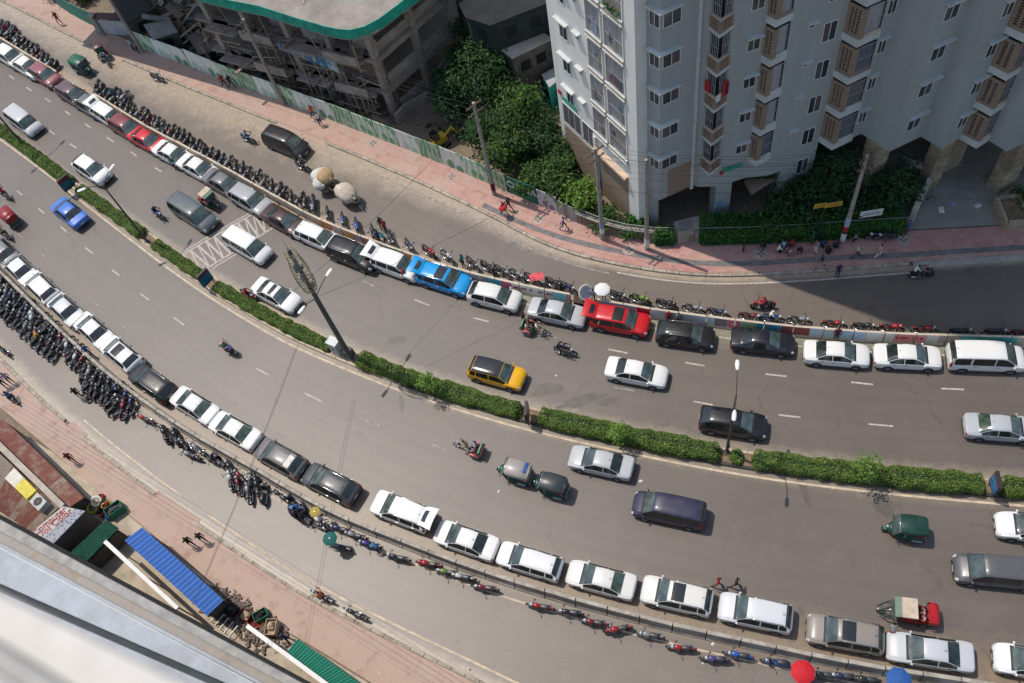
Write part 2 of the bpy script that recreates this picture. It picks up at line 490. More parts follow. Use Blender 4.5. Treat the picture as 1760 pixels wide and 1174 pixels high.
# sloping aprons where the kerb is dropped
M_conc = mat('worn concrete', (0.33, 0.3, 0.26), 0.9, 0.25, 0.9)
def apron(cv, x, y, r, sgn, m):
    L = lengths(cv); s0 = nearest_s(cv, L, G(x, y)); b = MB(); rows = []
    for k in range(9):
        p, d = at_len(cv, L, s0 - r + 2 * r * k / 8); nn = Vector((-d.y, d.x, 0)) * sgn
        rows.append([(p.x + nn.x * u_, p.y + nn.y * u_, z_) for u_, z_ in ((-0.25, 0.012), (0.0, 0.05), (0.5, 0.17))])
    b.grid(rows, flip=sgn < 0); return b
for (cv, x, y, r, sg, pa, m) in ((c_topkerb, 183, 92, 2.6, 1, pav, M_pave2), (c_topkerb, 520, 230, 3.2, 1, pav, M_pave2), (c_topkerb, 1690, 447, 5.0, 1, pav, M_conc), (c_lowk, 133, 740, 1.0, -1, pav2, M_pave2), (c_lowk, 305, 872, 2.2, -1, pav2, M_pave2)):
    obj('kerb_ramp', apron(cv, x, y, r, sg, m), m, pa)
# grey guide strip in the far pavement
GUIDE = [(830, 352), (880, 376), (944, 402), (1020, 423), (1110, 441), (1212, 454), (1330, 451), (1453, 442), (1527, 440), (1617, 434), (1760, 425)]
cg = smooth_curve([G(x, y, 0.16) for x, y in GUIDE], ext0=0, ext1=20)
M_guide = mat('grey guide tiles', (0.17, 0.16, 0.155), 0.9, 0.35, 2.0)
_o = o_('guide_strip', strip(offset(cg, 0.24), offset(cg, -0.24), 0.166, across=1), M_guide); del _o['kind']; _o.parent = pav
# manhole lids in the pavement: pale ring with a dark cross-slotted lid
M_lidr = mat('pale lid concrete', (0.4, 0.32, 0.27), 0.9, 0.2, 3); M_lidd = mat('dark lid', (0.14, 0.12, 0.11), 0.7, 0.3, 6)
def manhole(x, y, sq=False):
    p = G(x, y, 0.166); b = MB(); n = 4 if sq else 20; r = 0.5
    b.lathe([(0.02, 0.012), (r * 0.98, 0.012), (r, 0.0)], n); o = obj('manhole_cover', b, M_lidr, pav, loc=p)
    o.rotation_euler = (0, 0, 0.5)
    b = MB()
    for k in range(4):
        a = k * math.pi / 2 + 0.78
        b.box((math.cos(a) * 0.2, math.sin(a) * 0.2, 0.017), (0.2, 0.16, 0.01), a)
    obj('lid_slot', b, M_lidd, o)
for x, y, sq in ((1081, 430, 0), (1308, 437, 0), (1553, 412, 0), (776, 303, 1), (925, 377, 0), (641, 246, 1)): manhole(x, y, sq)

# --- median
M_soil = mat('median soil', (0.2, 0.14, 0.09), 0.95, 0.4, 2.0, bump=0.5)
med = o_('median', strip(c_far, c_near, 0.13, across=2), M_soil)
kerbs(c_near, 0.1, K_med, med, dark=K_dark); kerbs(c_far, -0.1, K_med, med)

# --- paint on the road
M_white = N('worn white road paint'); P = M_white.pos()
M_white.set(M_white.mix(M_white.ramp(M_white.noise(P, 5, 5, 0.8), [(0.4, 0.05), (0.62, 0.85)]), (0.56, 0.51, 0.45), (0.22, 0.19, 0.17)), 0.8); M_white = M_white.m
M_tan = N('worn yellowish road paint'); P = M_tan.pos()
M_tan.set(M_tan.mix(M_tan.ramp(M_tan.noise(P, 1.6, 5, 0.8), [(0.42, 0.0), (0.68, 0.85)]), (0.62, 0.5, 0.36), (0.26, 0.21, 0.16)), 0.85); M_tan = M_tan.m
M_faint = N('nearly worn away road paint'); P = M_faint.pos()
M_faint.set(M_faint.mix(M_faint.ramp(M_faint.noise(P, 4, 5, 0.8), [(0.4, 0.15), (0.55, 1.0)]), (0.45, 0.41, 0.36), (0.18, 0.16, 0.145)), 0.8); M_faint = M_faint.m
def line_px(a, b, w_, m, name, parent, z=0.009):
    p, q_ = G(*a, 0), G(*b, 0); d = (q_ - p).normalized(); n_ = Vector((-d.y, d.x, 0)) * w_ / 2
    mb = MB(); mb.add([p - n_ + Vector((0, 0, z)), q_ - n_ + Vector((0, 0, z)), q_ + n_ + Vector((0, 0, z)), p + n_ + Vector((0, 0, z))], [(0, 1, 2, 3)])
    return obj(name, mb, m, parent)
D1 = [(16, 130, 24, 136), (45.5, 150, 54.5, 156.5), (77, 169, 87, 175), (112, 190.5, 120, 197.5), (146, 213, 156, 220), (184, 236, 195, 244), (225, 261, 235, 268.5), (266, 288, 277.5, 295), (24, 183, 28, 186), (84, 224, 94, 231), (120, 247.5, 132, 254.5)]
D2 = [(712, 515, 738, 525), (813, 546, 840, 553), (1046, 600.5, 1079, 607), (1177, 623, 1211, 629), (1316, 643, 1352, 647), (1463, 657, 1500.5, 661), (1618, 668, 1656.5, 669.5), (1338, 713, 1376, 717.6), (1493, 729, 1535, 732.7), (1654, 740.6, 1690, 743.5), (1192, 690, 1225, 696)]
D3 = [(624, 483, 644.6, 493), (1056, 666, 1090, 672), (198, 302, 207.6, 307.5), (928, 575, 958, 581)]
for d in D1 + D2: line_px(d[:2], d[2:], 0.13, M_white, 'lane_dash', R_cfar)
for d in D3: line_px(d[:2], d[2:], 0.12, M_faint, 'lane_dash', R_cfar)
E1 = [(29.4, 328, 38, 335.5), (66, 358, 76, 367), (105, 390, 116, 400), (146, 425.5, 160, 436), (192.6, 464, 205, 473.6), (241.7, 505, 256, 516), (299, 546, 316.6, 559), (524, 676, 552, 689.5), (440, 633, 462, 645)]
E2 = [(31, 401, 38, 408), (69, 434.5, 78, 443.5), (160, 517.6, 169, 525), (208.5, 557, 220, 567.5), (624, 720.7, 655, 733), (736, 761.6, 767, 773), (368, 592, 388, 604)]
for d in E1: line_px(d[:2], d[2:], 0.13, M_white, 'lane_dash', R_cnear)
for d in E2: line_px(d[:2], d[2:], 0.12, M_faint, 'lane_dash', R_cnear)
def ribbon(c, w_, z, m, name, parent, s0=None, s1=None):
    L = lengths(c); pts = c
    if s0 is not None:
        a = nearest_s(c, L, G(*s0)); b = nearest_s(c, L, G(*s1))
        pts = [at_len(c, L, a + (b - a) * k / 80)[0] for k in range(81)]
    o = o_(name, strip(offset(pts, w_ / 2), offset(pts, -w_ / 2), z, n=min(200, len(pts)), across=1), m); del o['kind']; o.parent = parent; return o
ribbon(c_line, 0.16, 0.009, M_tan, 'edge_line', R_cnear)
ribbon(offset(c_far, -0.35), 0.13, 0.009, M_faint, 'edge_line', R_cfar)
ribbon(offset(c_wall, -0.95), 0.12, 0.009, M_tan, 'edge_line', R_cfar)
ribbon(offset(c_topkerb, -0.62), 0.13, 0.009, M_white, 'edge_line', R_front, (1060, 470), (1600, 458))
ribbon(offset(c_topkerb, -0.85), 0.12, 0.009, M_faint, 'edge_line', R_front, (640, 285), (1050, 462))
ribbon(offset(c_lowk, 0.85), 0.13, 0.009, M_tan, 'edge_line', R_flow, (130, 735), (300, 865))
ribbon(offset(c_lowk, 0.8), 0.15, 0.009, M_tan, 'edge_line', R_flow, (345, 900), (900, 1200))
ribbon(offset(c_bar, -0.95), 0.12, 0.009, M_tan, 'edge_line', R_flow)
# zebra crossing: two rails with a lattice of bars between
A, B, C_, D_ = G(313, 438), G(462, 352), G(348, 466), G(480, 385)
def bar(p, q_, w_, i):
    d = (q_ - p).normalized(); n_ = Vector((-d.y, d.x, 0)) * w_ / 2; up_ = Vector((0, 0, 0.009 + 0.0035 * (i % 3)))
    b = MB(); b.add([p - n_ + up_, q_ - n_ + up_, q_ + n_ + up_, p + n_ + up_], [(0, 1, 2, 3)])
    obj('crossing_bar', b, M_white, R_cfar)
bar(A, B, 0.16, 0); bar(C_, D_, 0.16, 0)
off_ = (C_ - A).normalized()
bar(A - off_ * 0.3, B - off_ * 0.3, 0.14, 0); bar(C_.lerp(D_, 0.1) + off_ * 0.35, C_.lerp(D_, 0.42) + off_ * 0.35, 0.14, 0)
NB = 11
for k in range(NB + 1):
    a = A.lerp(B, k / NB); b = C_.lerp(D_, k / NB); bar(a, b, 0.19, 1)
    if k < NB: bar(A.lerp(B, (k + 0.95) / NB), b, 0.12, 2)

M_patch = mat('dark tar patch', (0.098, 0.081, 0.069), 0.5, 0.25, 1.2, spec=0.55)
for x, y, a_, b_, par in ((945, 670, 1.4, .6, R_cfar), (1000, 688, 1.9, .5, R_cfar), (1045, 690, 1.0, .35, R_cfar), (1520, 838 + 30, .8, .9, R_cnear), (1385, 850, .25, 1.3, R_cnear), (690, 692, .2, .9, R_cnear), (680, 585, .9, .4, R_cfar)):
    p = G(x, y); m = MB(); n = 16; m.add([(p.x + math.cos(6.283 * k / n) * a_ * random.uniform(.6, 1.15), p.y + math.sin(6.283 * k / n) * b_ * random.uniform(.6, 1.15), .0075) for k in range(n)], [tuple(range(n))]); obj('tar_patch', m, M_patch, par)
# ------------------------------------------------------------------ vehicle materials
def paint_mat():
    q = N('car paint'); oi = q.n('ShaderNodeObjectInfo')
    P = q.n('ShaderNodeTexCoord').outputs['Object']
    dz = q.math('MULTIPLY', q.ramp(q.noise(P, 2.2, 5, 0.7), [(0.45, 0.0), (0.75, 1.0)]), 0.06)
    c = q.mix(dz, oi.outputs['Color'], (0.36, 0.31, 0.25))
    q.set(c, q.ramp(q.noise(P, 3, 4), [(0.3, 0.3), (0.7, 0.44)]), 0.0, 0.3, 0.4)
    q.p.inputs['Coat Roughness'].default_value = 0.12
    return q.m
M_paint = paint_mat()
def glass_mat(name, c, rough=0.06):
    q = N(name); P = q.n('ShaderNodeTexCoord').outputs['Object']
    q.set(q.ramp(q.noise(P, 1.6, 3), [(0.35, [x * 0.6 for x in c]), (0.65, [x * 1.4 for x in c])]), rough, 0.0, 0.0, 0.75)
    return q.m
M_ws = glass_mat('windscreen glass', (0.062, 0.086, 0.084), 0.1)  # base colour lifted to paint in the sky's reflection
M_side = glass_mat('tinted side glass', (0.012, 0.014, 0.015), 0.08)
M_rear = glass_mat('rear glass', (0.02, 0.026, 0.025), 0.1)
M_rearg = glass_mat('greenish rear glass', (0.05, 0.078, 0.056), 0.12)
M_trim = mat('black plastic trim', (0.018, 0.018, 0.019), 0.6, 0.2, 4, local=True)
M_tyre = mat('tyre rubber', (0.022, 0.021, 0.02), 0.85, 0.25, 8, local=True)
M_rim = mat('alloy rim', (0.42, 0.43, 0.44), 0.35, 0.15, 6, metal=0.7, local=True)
M_chrome = mat('chrome', (0.6, 0.6, 0.6), 0.2, 0.1, 6, metal=0.9, local=True)
M_lamp = mat('headlamp lens', (0.55, 0.57, 0.58), 0.12, 0.15, 6, spec=0.8, local=True)
M_tail = mat('red tail lamp', (0.34, 0.012, 0.012), 0.2, 0.2, 6, spec=0.6, local=True)
M_plate = mat('number plate white', (0.55, 0.55, 0.52), 0.5, 0.1, 6, local=True)
M_roofdark = mat('dark glass roof panel', (0.02, 0.021, 0.023), 0.15, 0.2, 3, spec=0.7, local=True)
M_cargo = mat('dark cargo lining', (0.03, 0.028, 0.026), 0.9, 0.3, 4, local=True)
M_paper = mat('white paper', (0.7, 0.66, 0.6), 0.8, 0.1, 8, local=True)

# stations: x, zbottom, zbelt, half width, ztop, half width at top
TYPES = {
 'sedan': dict(st=[(-2.25, .45, .78, .66, .86, .60), (-2.16, .30, .90, .80, .99, .70), (-1.78, .22, .94, .85, 1.04, .73), (-1.46, .21, .94, .86, 1.07, .70), (-0.72, .21, .93, .86, 1.41, .575), (-0.15, .21, .92, .86, 1.465, .59), (0.38, .21, .92, .86, 1.42, .57), (1.18, .21, .92, .86, 1.02, .70), (1.76, .22, .85, .84, .93, .68), (2.12, .25, .70, .77, .78, .62), (2.25, .36, .56, .64, .62, .54)],
   ws=(6.08, 6.97), rw=(3.04, 3.9), sw=[(3.25, 4.62), (4.72, 6.75)], doors=[(3.45, 4.66), (4.7, 6.85)], hood=(7.12, 9.0), boot=(1.1, 2.9), wh=(-1.30, 1.34, .315), head=(8.72, 9.75), tail=(0.12, 0.95), sun=(4.85, 5.55)),
 'hatch': dict(st=[(-2.12, .48, .86, .68, .95, .62), (-2.06, .30, .98, .82, 1.10, .70), (-1.86, .23, 1.0, .86, 1.26, .66), (-1.35, .22, .99, .875, 1.48, .60), (-0.7, .22, .96, .88, 1.55, .61), (-0.1, .22, .94, .88, 1.57, .615), (0.42, .22, .94, .88, 1.52, .59), (1.22, .22, .95, .88, 1.07, .72), (1.72, .24, .90, .85, .98, .69), (2.0, .28, .76, .79, .84, .63), (2.12, .38, .60, .66, .66, .54)],
   ws=(6.08, 6.97), rw=(1.75, 2.85), sw=[(2.55, 4.25), (4.35, 6.75)], doors=[(2.9, 4.3), (4.34, 6.85)], hood=(7.12, 9.0), boot=(0.45, 1.6), wh=(-1.26, 1.32, .33), head=(8.7, 9.75), tail=(0.35, 1.35), sun=(4.2, 5.6)),
 'suv': dict(st=[(-2.22, .5, .95, .72, 1.03, .66), (-2.15, .33, 1.0, .85, 1.15, .74), (-2.02, .28, 1.02, .89, 1.34, .71), (-1.72, .26, 1.03, .90, 1.58, .66), (-0.8, .26, 1.0, .905, 1.655, .68), (0.0, .26, .98, .905, 1.67, .68), (0.48, .26, .98, .905, 1.62, .66), (1.18, .26, 1.0, .905, 1.12, .77), (1.76, .27, .97, .89, 1.05, .75), (2.08, .3, .84, .83, .92, .69), (2.22, .42, .68, .70, .74, .60)],
   ws=(6.08, 6.97), rw=(1.6, 2.9), sw=[(2.55, 3.35), (3.42, 4.5), (4.6, 6.78)], doors=[(3.2, 4.55), (4.58, 6.88)], hood=(7.12, 9.0), boot=(0.4, 1.5), wh=(-1.30, 1.36, .36), head=(8.75, 9.75), tail=(0.35, 1.5), sun=(4.35, 5.6)),
 'van': dict(st=[(-2.3, .5, .9, .74, 1.02, .68), (-2.25, .3, .98, .83, 1.3, .73), (-2.14, .25, 1.0, .86, 1.62, .70), (-1.95, .24, 1.0, .865, 1.79, .68), (-0.8, .24, .98, .865, 1.855, .695), (0.35, .24, .96, .865, 1.86, .69), (0.92, .24, .95, .865, 1.78, .67), (1.62, .24, .96, .865, 1.15, .74), (2.0, .25, .92, .845, 1.0, .70), (2.24, .3, .76, .79, .83, .63), (2.34, .42, .6, .67, .65, .56)],
   ws=(6.06, 6.97), rw=(1.25, 2.8), sw=[(2.5, 3.75), (3.85, 4.95), (5.05, 6.8)], doors=[(3.8, 5.0), (5.04, 6.9)], hood=(7.15, 8.9), boot=(0.4, 1.2), wh=(-1.42, 1.45, .32), head=(8.7, 9.75), tail=(0.5, 1.9), sun=(4.5, 5.4)),
 'wagon': dict(st=[(-2.2, .45, .82, .68, .92, .62), (-2.14, .30, .94, .80, 1.06, .68), (-2.0, .23, .95, .835, 1.26, .63), (-1.7, .22, .95, .84, 1.43, .585), (-0.8, .22, .93, .845, 1.48, .59), (-0.1, .22, .92, .845, 1.49, .595), (0.4, .22, .92, .845, 1.44, .575), (1.18, .22, .93, .845, 1.03, .69), (1.72, .23, .87, .825, .95, .67), (2.07, .26, .73, .76, .80, .61), (2.2, .37, .58, .64, .64, .53)],
   ws=(6.08, 6.97), rw=(1.6, 2.9), sw=[(2.5, 3.4), (3.48, 4.6), (4.7, 6.75)], doors=[(3.3, 4.64), (4.68, 6.85)], hood=(7.12, 9.0), boot=(0.4, 1.5), wh=(-1.27, 1.32, .315), head=(8.7, 9.75), tail=(0.35, 1.4), sun=(4.5, 5.4)),
}
class Loft:
    def __init__(s, st): s.st = st; s.n = len(st) - 1
    def row(s, u):
        i = max(0, min(s.n - 1, int(u))); t = u - i
        st = s.st; a = st[max(i - 1, 0)]; b = st[i]; c = st[i + 1]; d = st[min(i + 2, s.n)]
        out = []
        for k in range(6):
            m1 = (c[k] - a[k]) * 0.5; m2 = (d[k] - b[k]) * 0.5
            lim = abs(c[k] - b[k]) * 1.6 + 0.003      # keep creases between panels from overshooting
            m1 = max(-lim, min(lim, m1)); m2 = max(-lim, min(lim, m2))
            h = (2 * t ** 3 - 3 * t * t + 1) * b[k] + (t ** 3 - 2 * t * t + t) * m1 + (-2 * t ** 3 + 3 * t * t) * c[k] + (t ** 3 - t * t) * m2
            out.append(h)
        return out
    def prof(s, u):
        x, zb, zl, wd, zt, wt = s.row(u)
        r = min(0.07, (zt - zl) * 0.5)
        return x, [(0, zb), (wd * .82, zb), (wd * .985, zb + .10), (wd * 1.0, zb + .56 * (zl - zb)), (wd * .968, zl), (wt, zt - r), (wt * .86, zt - r * .18), (0, zt + .012)]
    def pt(s, u, p):
        """p 0..7 right side bottom to roof centre, 7..14 mirrored"""
        x, h = s.prof(u); sg = -1
        if p > 7: p = 14 - p; sg = 1
        i = min(6, int(p)); t = p - i
        y = h[i][0] * (1 - t) + h[i + 1][0] * t; z = h[i][1] * (1 - t) + h[i + 1][1] * t
        return Vector((x, sg * y, z))
    def nrm(s, u, p):
        e = 0.02
        a = s.pt(min(s.n, u + e), p) - s.pt(max(0, u - e), p); b = s.pt(u, min(14, p + e)) - s.pt(u, max(0, p - e))
        n = a.cross(b)
        return n.normalized() if n.length > 1e-9 else Vector((0, 0, 1))
    def patch(s, u0, u1, p0, p1, nu=6, np_=4, off=0.008, skirt=True, fu0=None, fu1=None):
        """curved panel lying on the body; optional slanted ends fu0/fu1(t)"""
        rows = []; low = []
        for j in range(np_ + 1):
            t = j / np_; p = p0 + (p1 - p0) * t
            a = u0 if fu0 is None else fu0(t); b = u1 if fu1 is None else fu1(t)
            r = []; l = []
            for i in range(nu + 1):
                u = a + (b - a) * i / nu; n = s.nrm(u, p); q = s.pt(u, p)
                r.append(q + n * off); l.append(q - n * 0.004)
            rows.append(r); low.append(l)
        mb = MB(); mb.grid(rows, flip=True)
        if skirt:
            ring = rows[0] + [r[-1] for r in rows[1:]] + rows[-1][-2::-1] + [r[0] for r in rows[-2:0:-1]]
            lring = low[0] + [r[-1] for r in low[1:]] + low[-1][-2::-1] + [r[0] for r in low[-2:0:-1]]
            mb.grid([ring + [ring[0]], lring + [lring[0]]])
        return mb
def wheel_mesh(r, wd=0.2):
    mt = Matrix.Rotation(rad(90), 3, 'X')
    t = MB(); t.lathe([(r * .62, -wd / 2 + .01), (r * .9, -wd / 2), (r, -wd / 2 + .04), (r, wd / 2 - .04), (r * .9, wd / 2), (r * .62, wd / 2 - .01)], 18, mt=mt)
    rm = MB()
    for sg in (-1, 1):
        yy = sg * (wd / 2 - .015)
        rm.lathe([(r * .63, yy), (r * .55, yy - sg * .0), (r * .52, yy - sg * .03), (.03, yy - sg * .03)], 18, mt=mt)
        for k in range(5):
            a = 2 * math.pi * k / 5
            rm.beam((r * .08 * math.cos(a), -yy + sg * .01, r * .08 * math.sin(a)), (r * .54 * math.cos(a), -yy, r * .54 * math.sin(a)), .05, .02)
    return t.mesh('wheel', True), rm.mesh('rim')
def build_car(kind, name, sunroof=False, rails=False, openback=False, darkroof=False, rearg=False, spoiler=False, paper=False):
    T = TYPES[kind]; L = Loft(T['st']); root = thing(name, None, None)
    b = MB(); nu = 3; rows = []
    ps = [0, .9, 1, 1.5, 2, 2.5, 3, 3.5, 4, 4.06, 4.5, 4.95, 5, 5.5, 6, 6.5, 7]; ps = ps + [14 - p for p in ps[-2::-1]]
    N_ = L.n * nu
    for i in range(N_ + 1):
        u = i / nu; rows.append([L.pt(u, p) for p in ps])
    b.grid(rows, flip=True)
    m0 = len(rows[0])
    b.f.append(tuple(range(m0))); b.m.append(0)                       # rear and front closing faces
    k0 = N_ * m0; b.f.append(tuple(k0 + i for i in range(m0 - 1, -1, -1))); b.m.append(0)
    obj('body', b, M_paint, root, True)
    def pt_(nm, mb, m, smooth=True, parent=root): return obj(nm, mb, m, parent, smooth)
    pt_('bonnet', L.patch(T['hood'][0], T['hood'][1], 5.3, 8.7, 6, 8, .01), M_paint)
    a0, a1 = T['ws']
    pt_('windscreen', L.patch(a0, a1, 5.12, 8.88, 5, 8, .012), M_ws)
    pt_('wiper_tray', L.patch(a1 - .02, a1 + .16, 5.2, 8.8, 2, 8, .016), M_trim)
    a0, a1 = T['rw']
    if not openback:
        pt_('rear_window', L.patch(a0, a1, 5.15, 8.85, 5, 8, .012), M_rearg if rearg else M_rear)
        pt_('tailgate' if kind != 'sedan' else 'boot_lid', L.patch(T['boot'][0], T['boot'][1], 5.05 if kind != 'sedan' else 5.25, 8.95 if kind != 'sedan' else 8.75, 4, 8, .009), M_paint)
    else:
        pt_('cargo_opening', L.patch(T['boot'][0] + .1, a1, 5.0, 9.0, 5, 8, .014), M_cargo)
        top = L.pt(a1 + .05, 7); hw = T['st'][3][5] + .02
        ln = 1.05; ang = rad(12)
        rows_ = []
        for i in range(7):
            t = i / 6; xx = top.x - math.cos(ang) * ln * t; zz = top.z + .02 + math.sin(ang) * ln * t + .10 * math.sin(t * math.pi)
            wv = hw + .12 * t
            rows_.append([(xx - .05 * abs(y) ** 2, wv * y, zz - .06 * abs(y) ** 3) for y in (-1, -.7, -.3, 0, .3, .7, 1)])
        g = MB(); g.grid(rows_); low_ = [[(p[0], p[1], p[2] - .07) for p in r] for r in rows_]; g.grid(low_, flip=True)
        rg = rows_[0] + [r[-1] for r in rows_[1:]] + rows_[-1][-2::-1] + [r[0] for r in rows_[-2:0:-1]]
        lg = low_[0] + [r[-1] for r in low_[1:]] + low_[-1][-2::-1] + [r[0] for r in low_[-2:0:-1]]
        g.grid([rg + [rg[0]], lg + [lg[0]]], flip=True)
        tg = obj('tailgate', g, M_paint, root, True); tg['label'] = 'raised tailgate'
        g = MB(); g.grid([[(p[0], p[1] * .8, p[2] + .012) for p in r] for r in rows_[1:4]]); obj('rear_window', g, M_rear, tg, True)
    for sg in (0, 1):
        f = (lambda p: p) if sg == 0 else (lambda p: 14 - p)
        for k, (s0, s1) in enumerate(T['sw']):
            pt_('side_window', L.patch(s0, s1, f(4.12), f(4.9), 5, 2, .011), M_side) if sg == 0 else pt_('side_window', L.patch(s0, s1, f(4.9), f(4.12), 5, 2, .011), M_side)
        for k, (s0, s1) in enumerate(T['doors']):
            d = pt_('door', L.patch(s0, s1, f(1.9) if sg == 0 else f(4.02), f(4.02) if sg == 0 else f(1.9), 4, 4, .007), M_paint)
            hp = L.pt(s0 + .25 * (1 if k == 0 else 1), f(3.72)); h = MB(); h.box((hp.x, hp.y + (-.012 if sg == 0 else .012), hp.z), (.17, .03, .03)); obj('door_handle', h, M_chrome if rails else M_trim, d)
        q_ = (lambda a_, c_: (f(a_), f(c_)) if sg == 0 else (f(c_), f(a_)))
        p0, p1 = q_(3.55, 4.95); pt_('headlight', L.patch(T['head'][0], T['head'][1], p0, p1, 4, 3, .01), M_lamp)
        p0, p1 = q_(3.35, 4.8); pt_('tail_light', L.patch(T['tail'][0], T['tail'][1], p0, p1, 3, 3, .011), M_tail)
        mp = L.pt(T['doors'][-1][1] - .12, f(4.15)); mm = MB(); mm.ball((mp.x + .02, mp.y + (-.09 if sg == 0 else .09), mp.z + .03), (.075, .085, .06), 8, 5); mm.beam(mp, (mp.x + .02, mp.y + (-.08 if sg == 0 else .08), mp.z + .02), .04, .03)
        pt_('wing_mirror', mm, M_paint)
        if rails:
            r = MB(); r.tube([L.pt(u_, f(5.15)) + Vector((0, 0, .04)) for u_ in (3.1, 3.6, 4.2, 5.0, 5.7)], .022, 6); pt_('roof_rail', r, M_chrome)
        pp = q_(1.55, 2.1); pt_('sill', L.patch(1.6, 8.6, pp[0], pp[1], 6, 1, .008), M_trim)
    x1 = T['st'][-1][0]; x0 = T['st'][0][0]; zf = T['st'][-1][2]; zr = T['st'][0][2]
    g = MB(); g.box((x1 - .02, 0, zf - .02), (.08, .78, .13)); pt_('grille', g, M_trim, False)
    g = MB(); g.box((x1 - .06, 0, .36), (.16, 1.1, .12), top=.95); pt_('bumper', g, M_trim, False)
    g = MB(); g.box((x0 + .06, 0, .42), (.16, 1.2, .14), top=.95); pt_('bumper', g, M_trim, False)
    for xx, zz in ((x1 + .02, zf - .1), (x0 - .015, zr - .12)):
        g = MB(); g.box((xx, 0, zz), (.02, .42, .12)); pt_('number_plate', g, M_plate, False)
    if sunroof: pt_('sunroof', L.patch(T['sun'][0], T['sun'][1], 6.0, 8.0, 4, 4, .01), M_roofdark)
    if darkroof: pt_('roof_panel', L.patch(T['rw'][1] + .08, T['ws'][0] - .06, 5.0, 9.0, 8, 8, .008), M_roofdark)
    if spoiler: pt_('spoiler', L.patch(T['rw'][1] - .12, T['rw'][1] + .06, 5.2, 8.8, 2, 6, .035), M_paint)
    if paper: 
        pt_('paper_sheet', L.patch(T['rw'][1] + .1, T['rw'][1] + .75, 5.6, 8.2, 2, 3, .012), M_paper)
    an = MB(); rp = L.pt(T['rw'][1] + .3, 7); an.tube([rp, rp + Vector((-.14, 0, .12))], [.02, .006], 5); pt_('antenna', an, M_trim)
    r = T['wh'][2]; tm, rm = wheel_mesh(r)
    for xx in T['wh'][:2]:
        for sg in (-1, 1):
            yb = T['st'][4][3]
            a = MB(); n = 12; rr = r + .055; vs = [(xx, sg * (yb + .006), r)] + [(xx + rr * math.cos(math.pi * k / n), sg * (yb + .006), r - .02 + rr * math.sin(math.pi * k / n)) for k in range(n + 1)]
            a.add(vs, [((0, k + 1, k + 2) if sg < 0 else (0, k + 2, k + 1)) for k in range(n)]); vs2 = [(v[0], sg * (yb - .12), v[2]) for v in vs]
            a.add(vs[1:] + vs2[1:], [(k, k + 1, k + n + 2, k + n + 1) for k in range(n)]); pt_('wheel_arch', a, M_trim, False)
            wo = obj('wheel', tm, M_tyre, root, True, loc=(xx, sg * (yb - .075), r)); obj('rim', rm, M_rim, wo)
    return freeze(root)
CARS = {}
def car_proto(kind, **kw):
    key = (kind, tuple(sorted(kw.items())))
    if key not in CARS: CARS[key] = [build_car(kind, {'sedan': 'sedan_car', 'hatch': 'hatchback_car', 'suv': 'suv_car', 'van': 'minivan', 'wagon': 'estate_car'}[kind], **kw), False]
    return CARS[key]
SILVER = (0.44, 0.45, 0.46, 1); WHITE = (0.74, 0.73, 0.70, 1); PEARL = (0.66, 0.65, 0.61, 1)
def put_tree(rec, loc, rz, label, cat, group=None, colour=(1, 1, 1, 1), scale=None):
    root, used = rec
    if not used:
        rec[1] = True; o = root
        o.location = loc; o.rotation_euler = (0, 0, rz)
        if scale: o.scale = scale
        def paint_(x):
            x.color = colour
            for ch in KIDS[x.name]: paint_(ch)
        paint_(o); tag(o, label, cat, group)
        return o
    o = copy_tree(root, loc, rz, colour=colour, scale=scale)
    for k_ in ('label', 'category', 'group'):
        if k_ in o.keys(): del o[k_]
    return tag(o, label, cat, group)
def heading_px(x, y, dx, dy, z=0.0):
    a = G(x, y, z); b = G(x + dx, y + dy, z); d = b - a
    return math.atan2(d.y, d.x)
G_UP = 'cars parked nose to tail along the painted divider wall'
G_LO = 'cars parked nose to tail along the concrete barriers'
def along(cv, p, sgn=1):
    L = lengths(cv); s = nearest_s(cv, L, p); _, d = at_len(cv, L, s); return math.atan2(d.y * sgn, d.x * sgn)
def car(kind, x, y, col, label, cv=None, sgn=1, cat='car', group=None, turn=0.0, z=0.75, scale=None, **kw):
    """a car whose middle (at door height) shows at the photograph pixel"""
    p = G(x, y, z); p.z = 0.006
    rz = along(cv, p, sgn) + rad(turn)
    return put_tree(car_proto(kind, **kw), p, rz, label, cat, group, col if len(col) == 4 else (*col, 1), scale)
# --- parked along the painted wall, noses to the right
U = dict(cv=c_wall, sgn=1, group=G_UP)
car('sedan', -4, 82, (.12, .12, .13), 'dark grey car cut by the left edge in the upper parked row', **U)
car('hatch', 17, 96, WHITE, 'white hatchback second from the left in the upper parked row', **U)
car('sedan', 46, 113, WHITE, 'white sedan right behind the pinkish maroon car, upper parked row', **U)
car('hatch', 77, 128, (.24, .075, .085), 'dusty pinkish maroon hatchback last before the gap in the upper parked row', rails=True, **U)
car('hatch', 125, 161, (.11, .065, .072), 'dusty dark maroon car first after the gap in the upper parked row', rails=True, **U)
car('sedan', 153, 179, (.13, .145, .15), 'dark grey sedan parked behind a white car with its boot raised', **U)
car('wagon', 188, 199, WHITE, 'white estate car with raised tailgate near the far motorcycles', openback=True, **U)
car('hatch', 217, 218, (.2, .04, .045), 'dull maroon hatchback squeezed in behind the bright red sedan', **U)
car('sedan', 253, 240, (.55, .012, .02), 'bright red sedan in the far part of the upper parked row', **U)
car('sedan', 298, 265, WHITE, 'white sedan directly in front of the bright red sedan', **U)
car('sedan', 342, 289, WHITE, 'white sedan with a person in green standing behind it', **U)
car('sedan', 385, 315, (.16, .16, .165), 'dark grey sedan above the tan-roofed three wheeler', **U)
car('suv', 431, 344, (.34, .345, .35), 'silver grey suv parked at the top end of the zebra crossing', rails=True, **U)
car('sedan', 488, 378, (.055, .022, .022), 'dark maroon brown sedan just past the zebra crossing', **U)
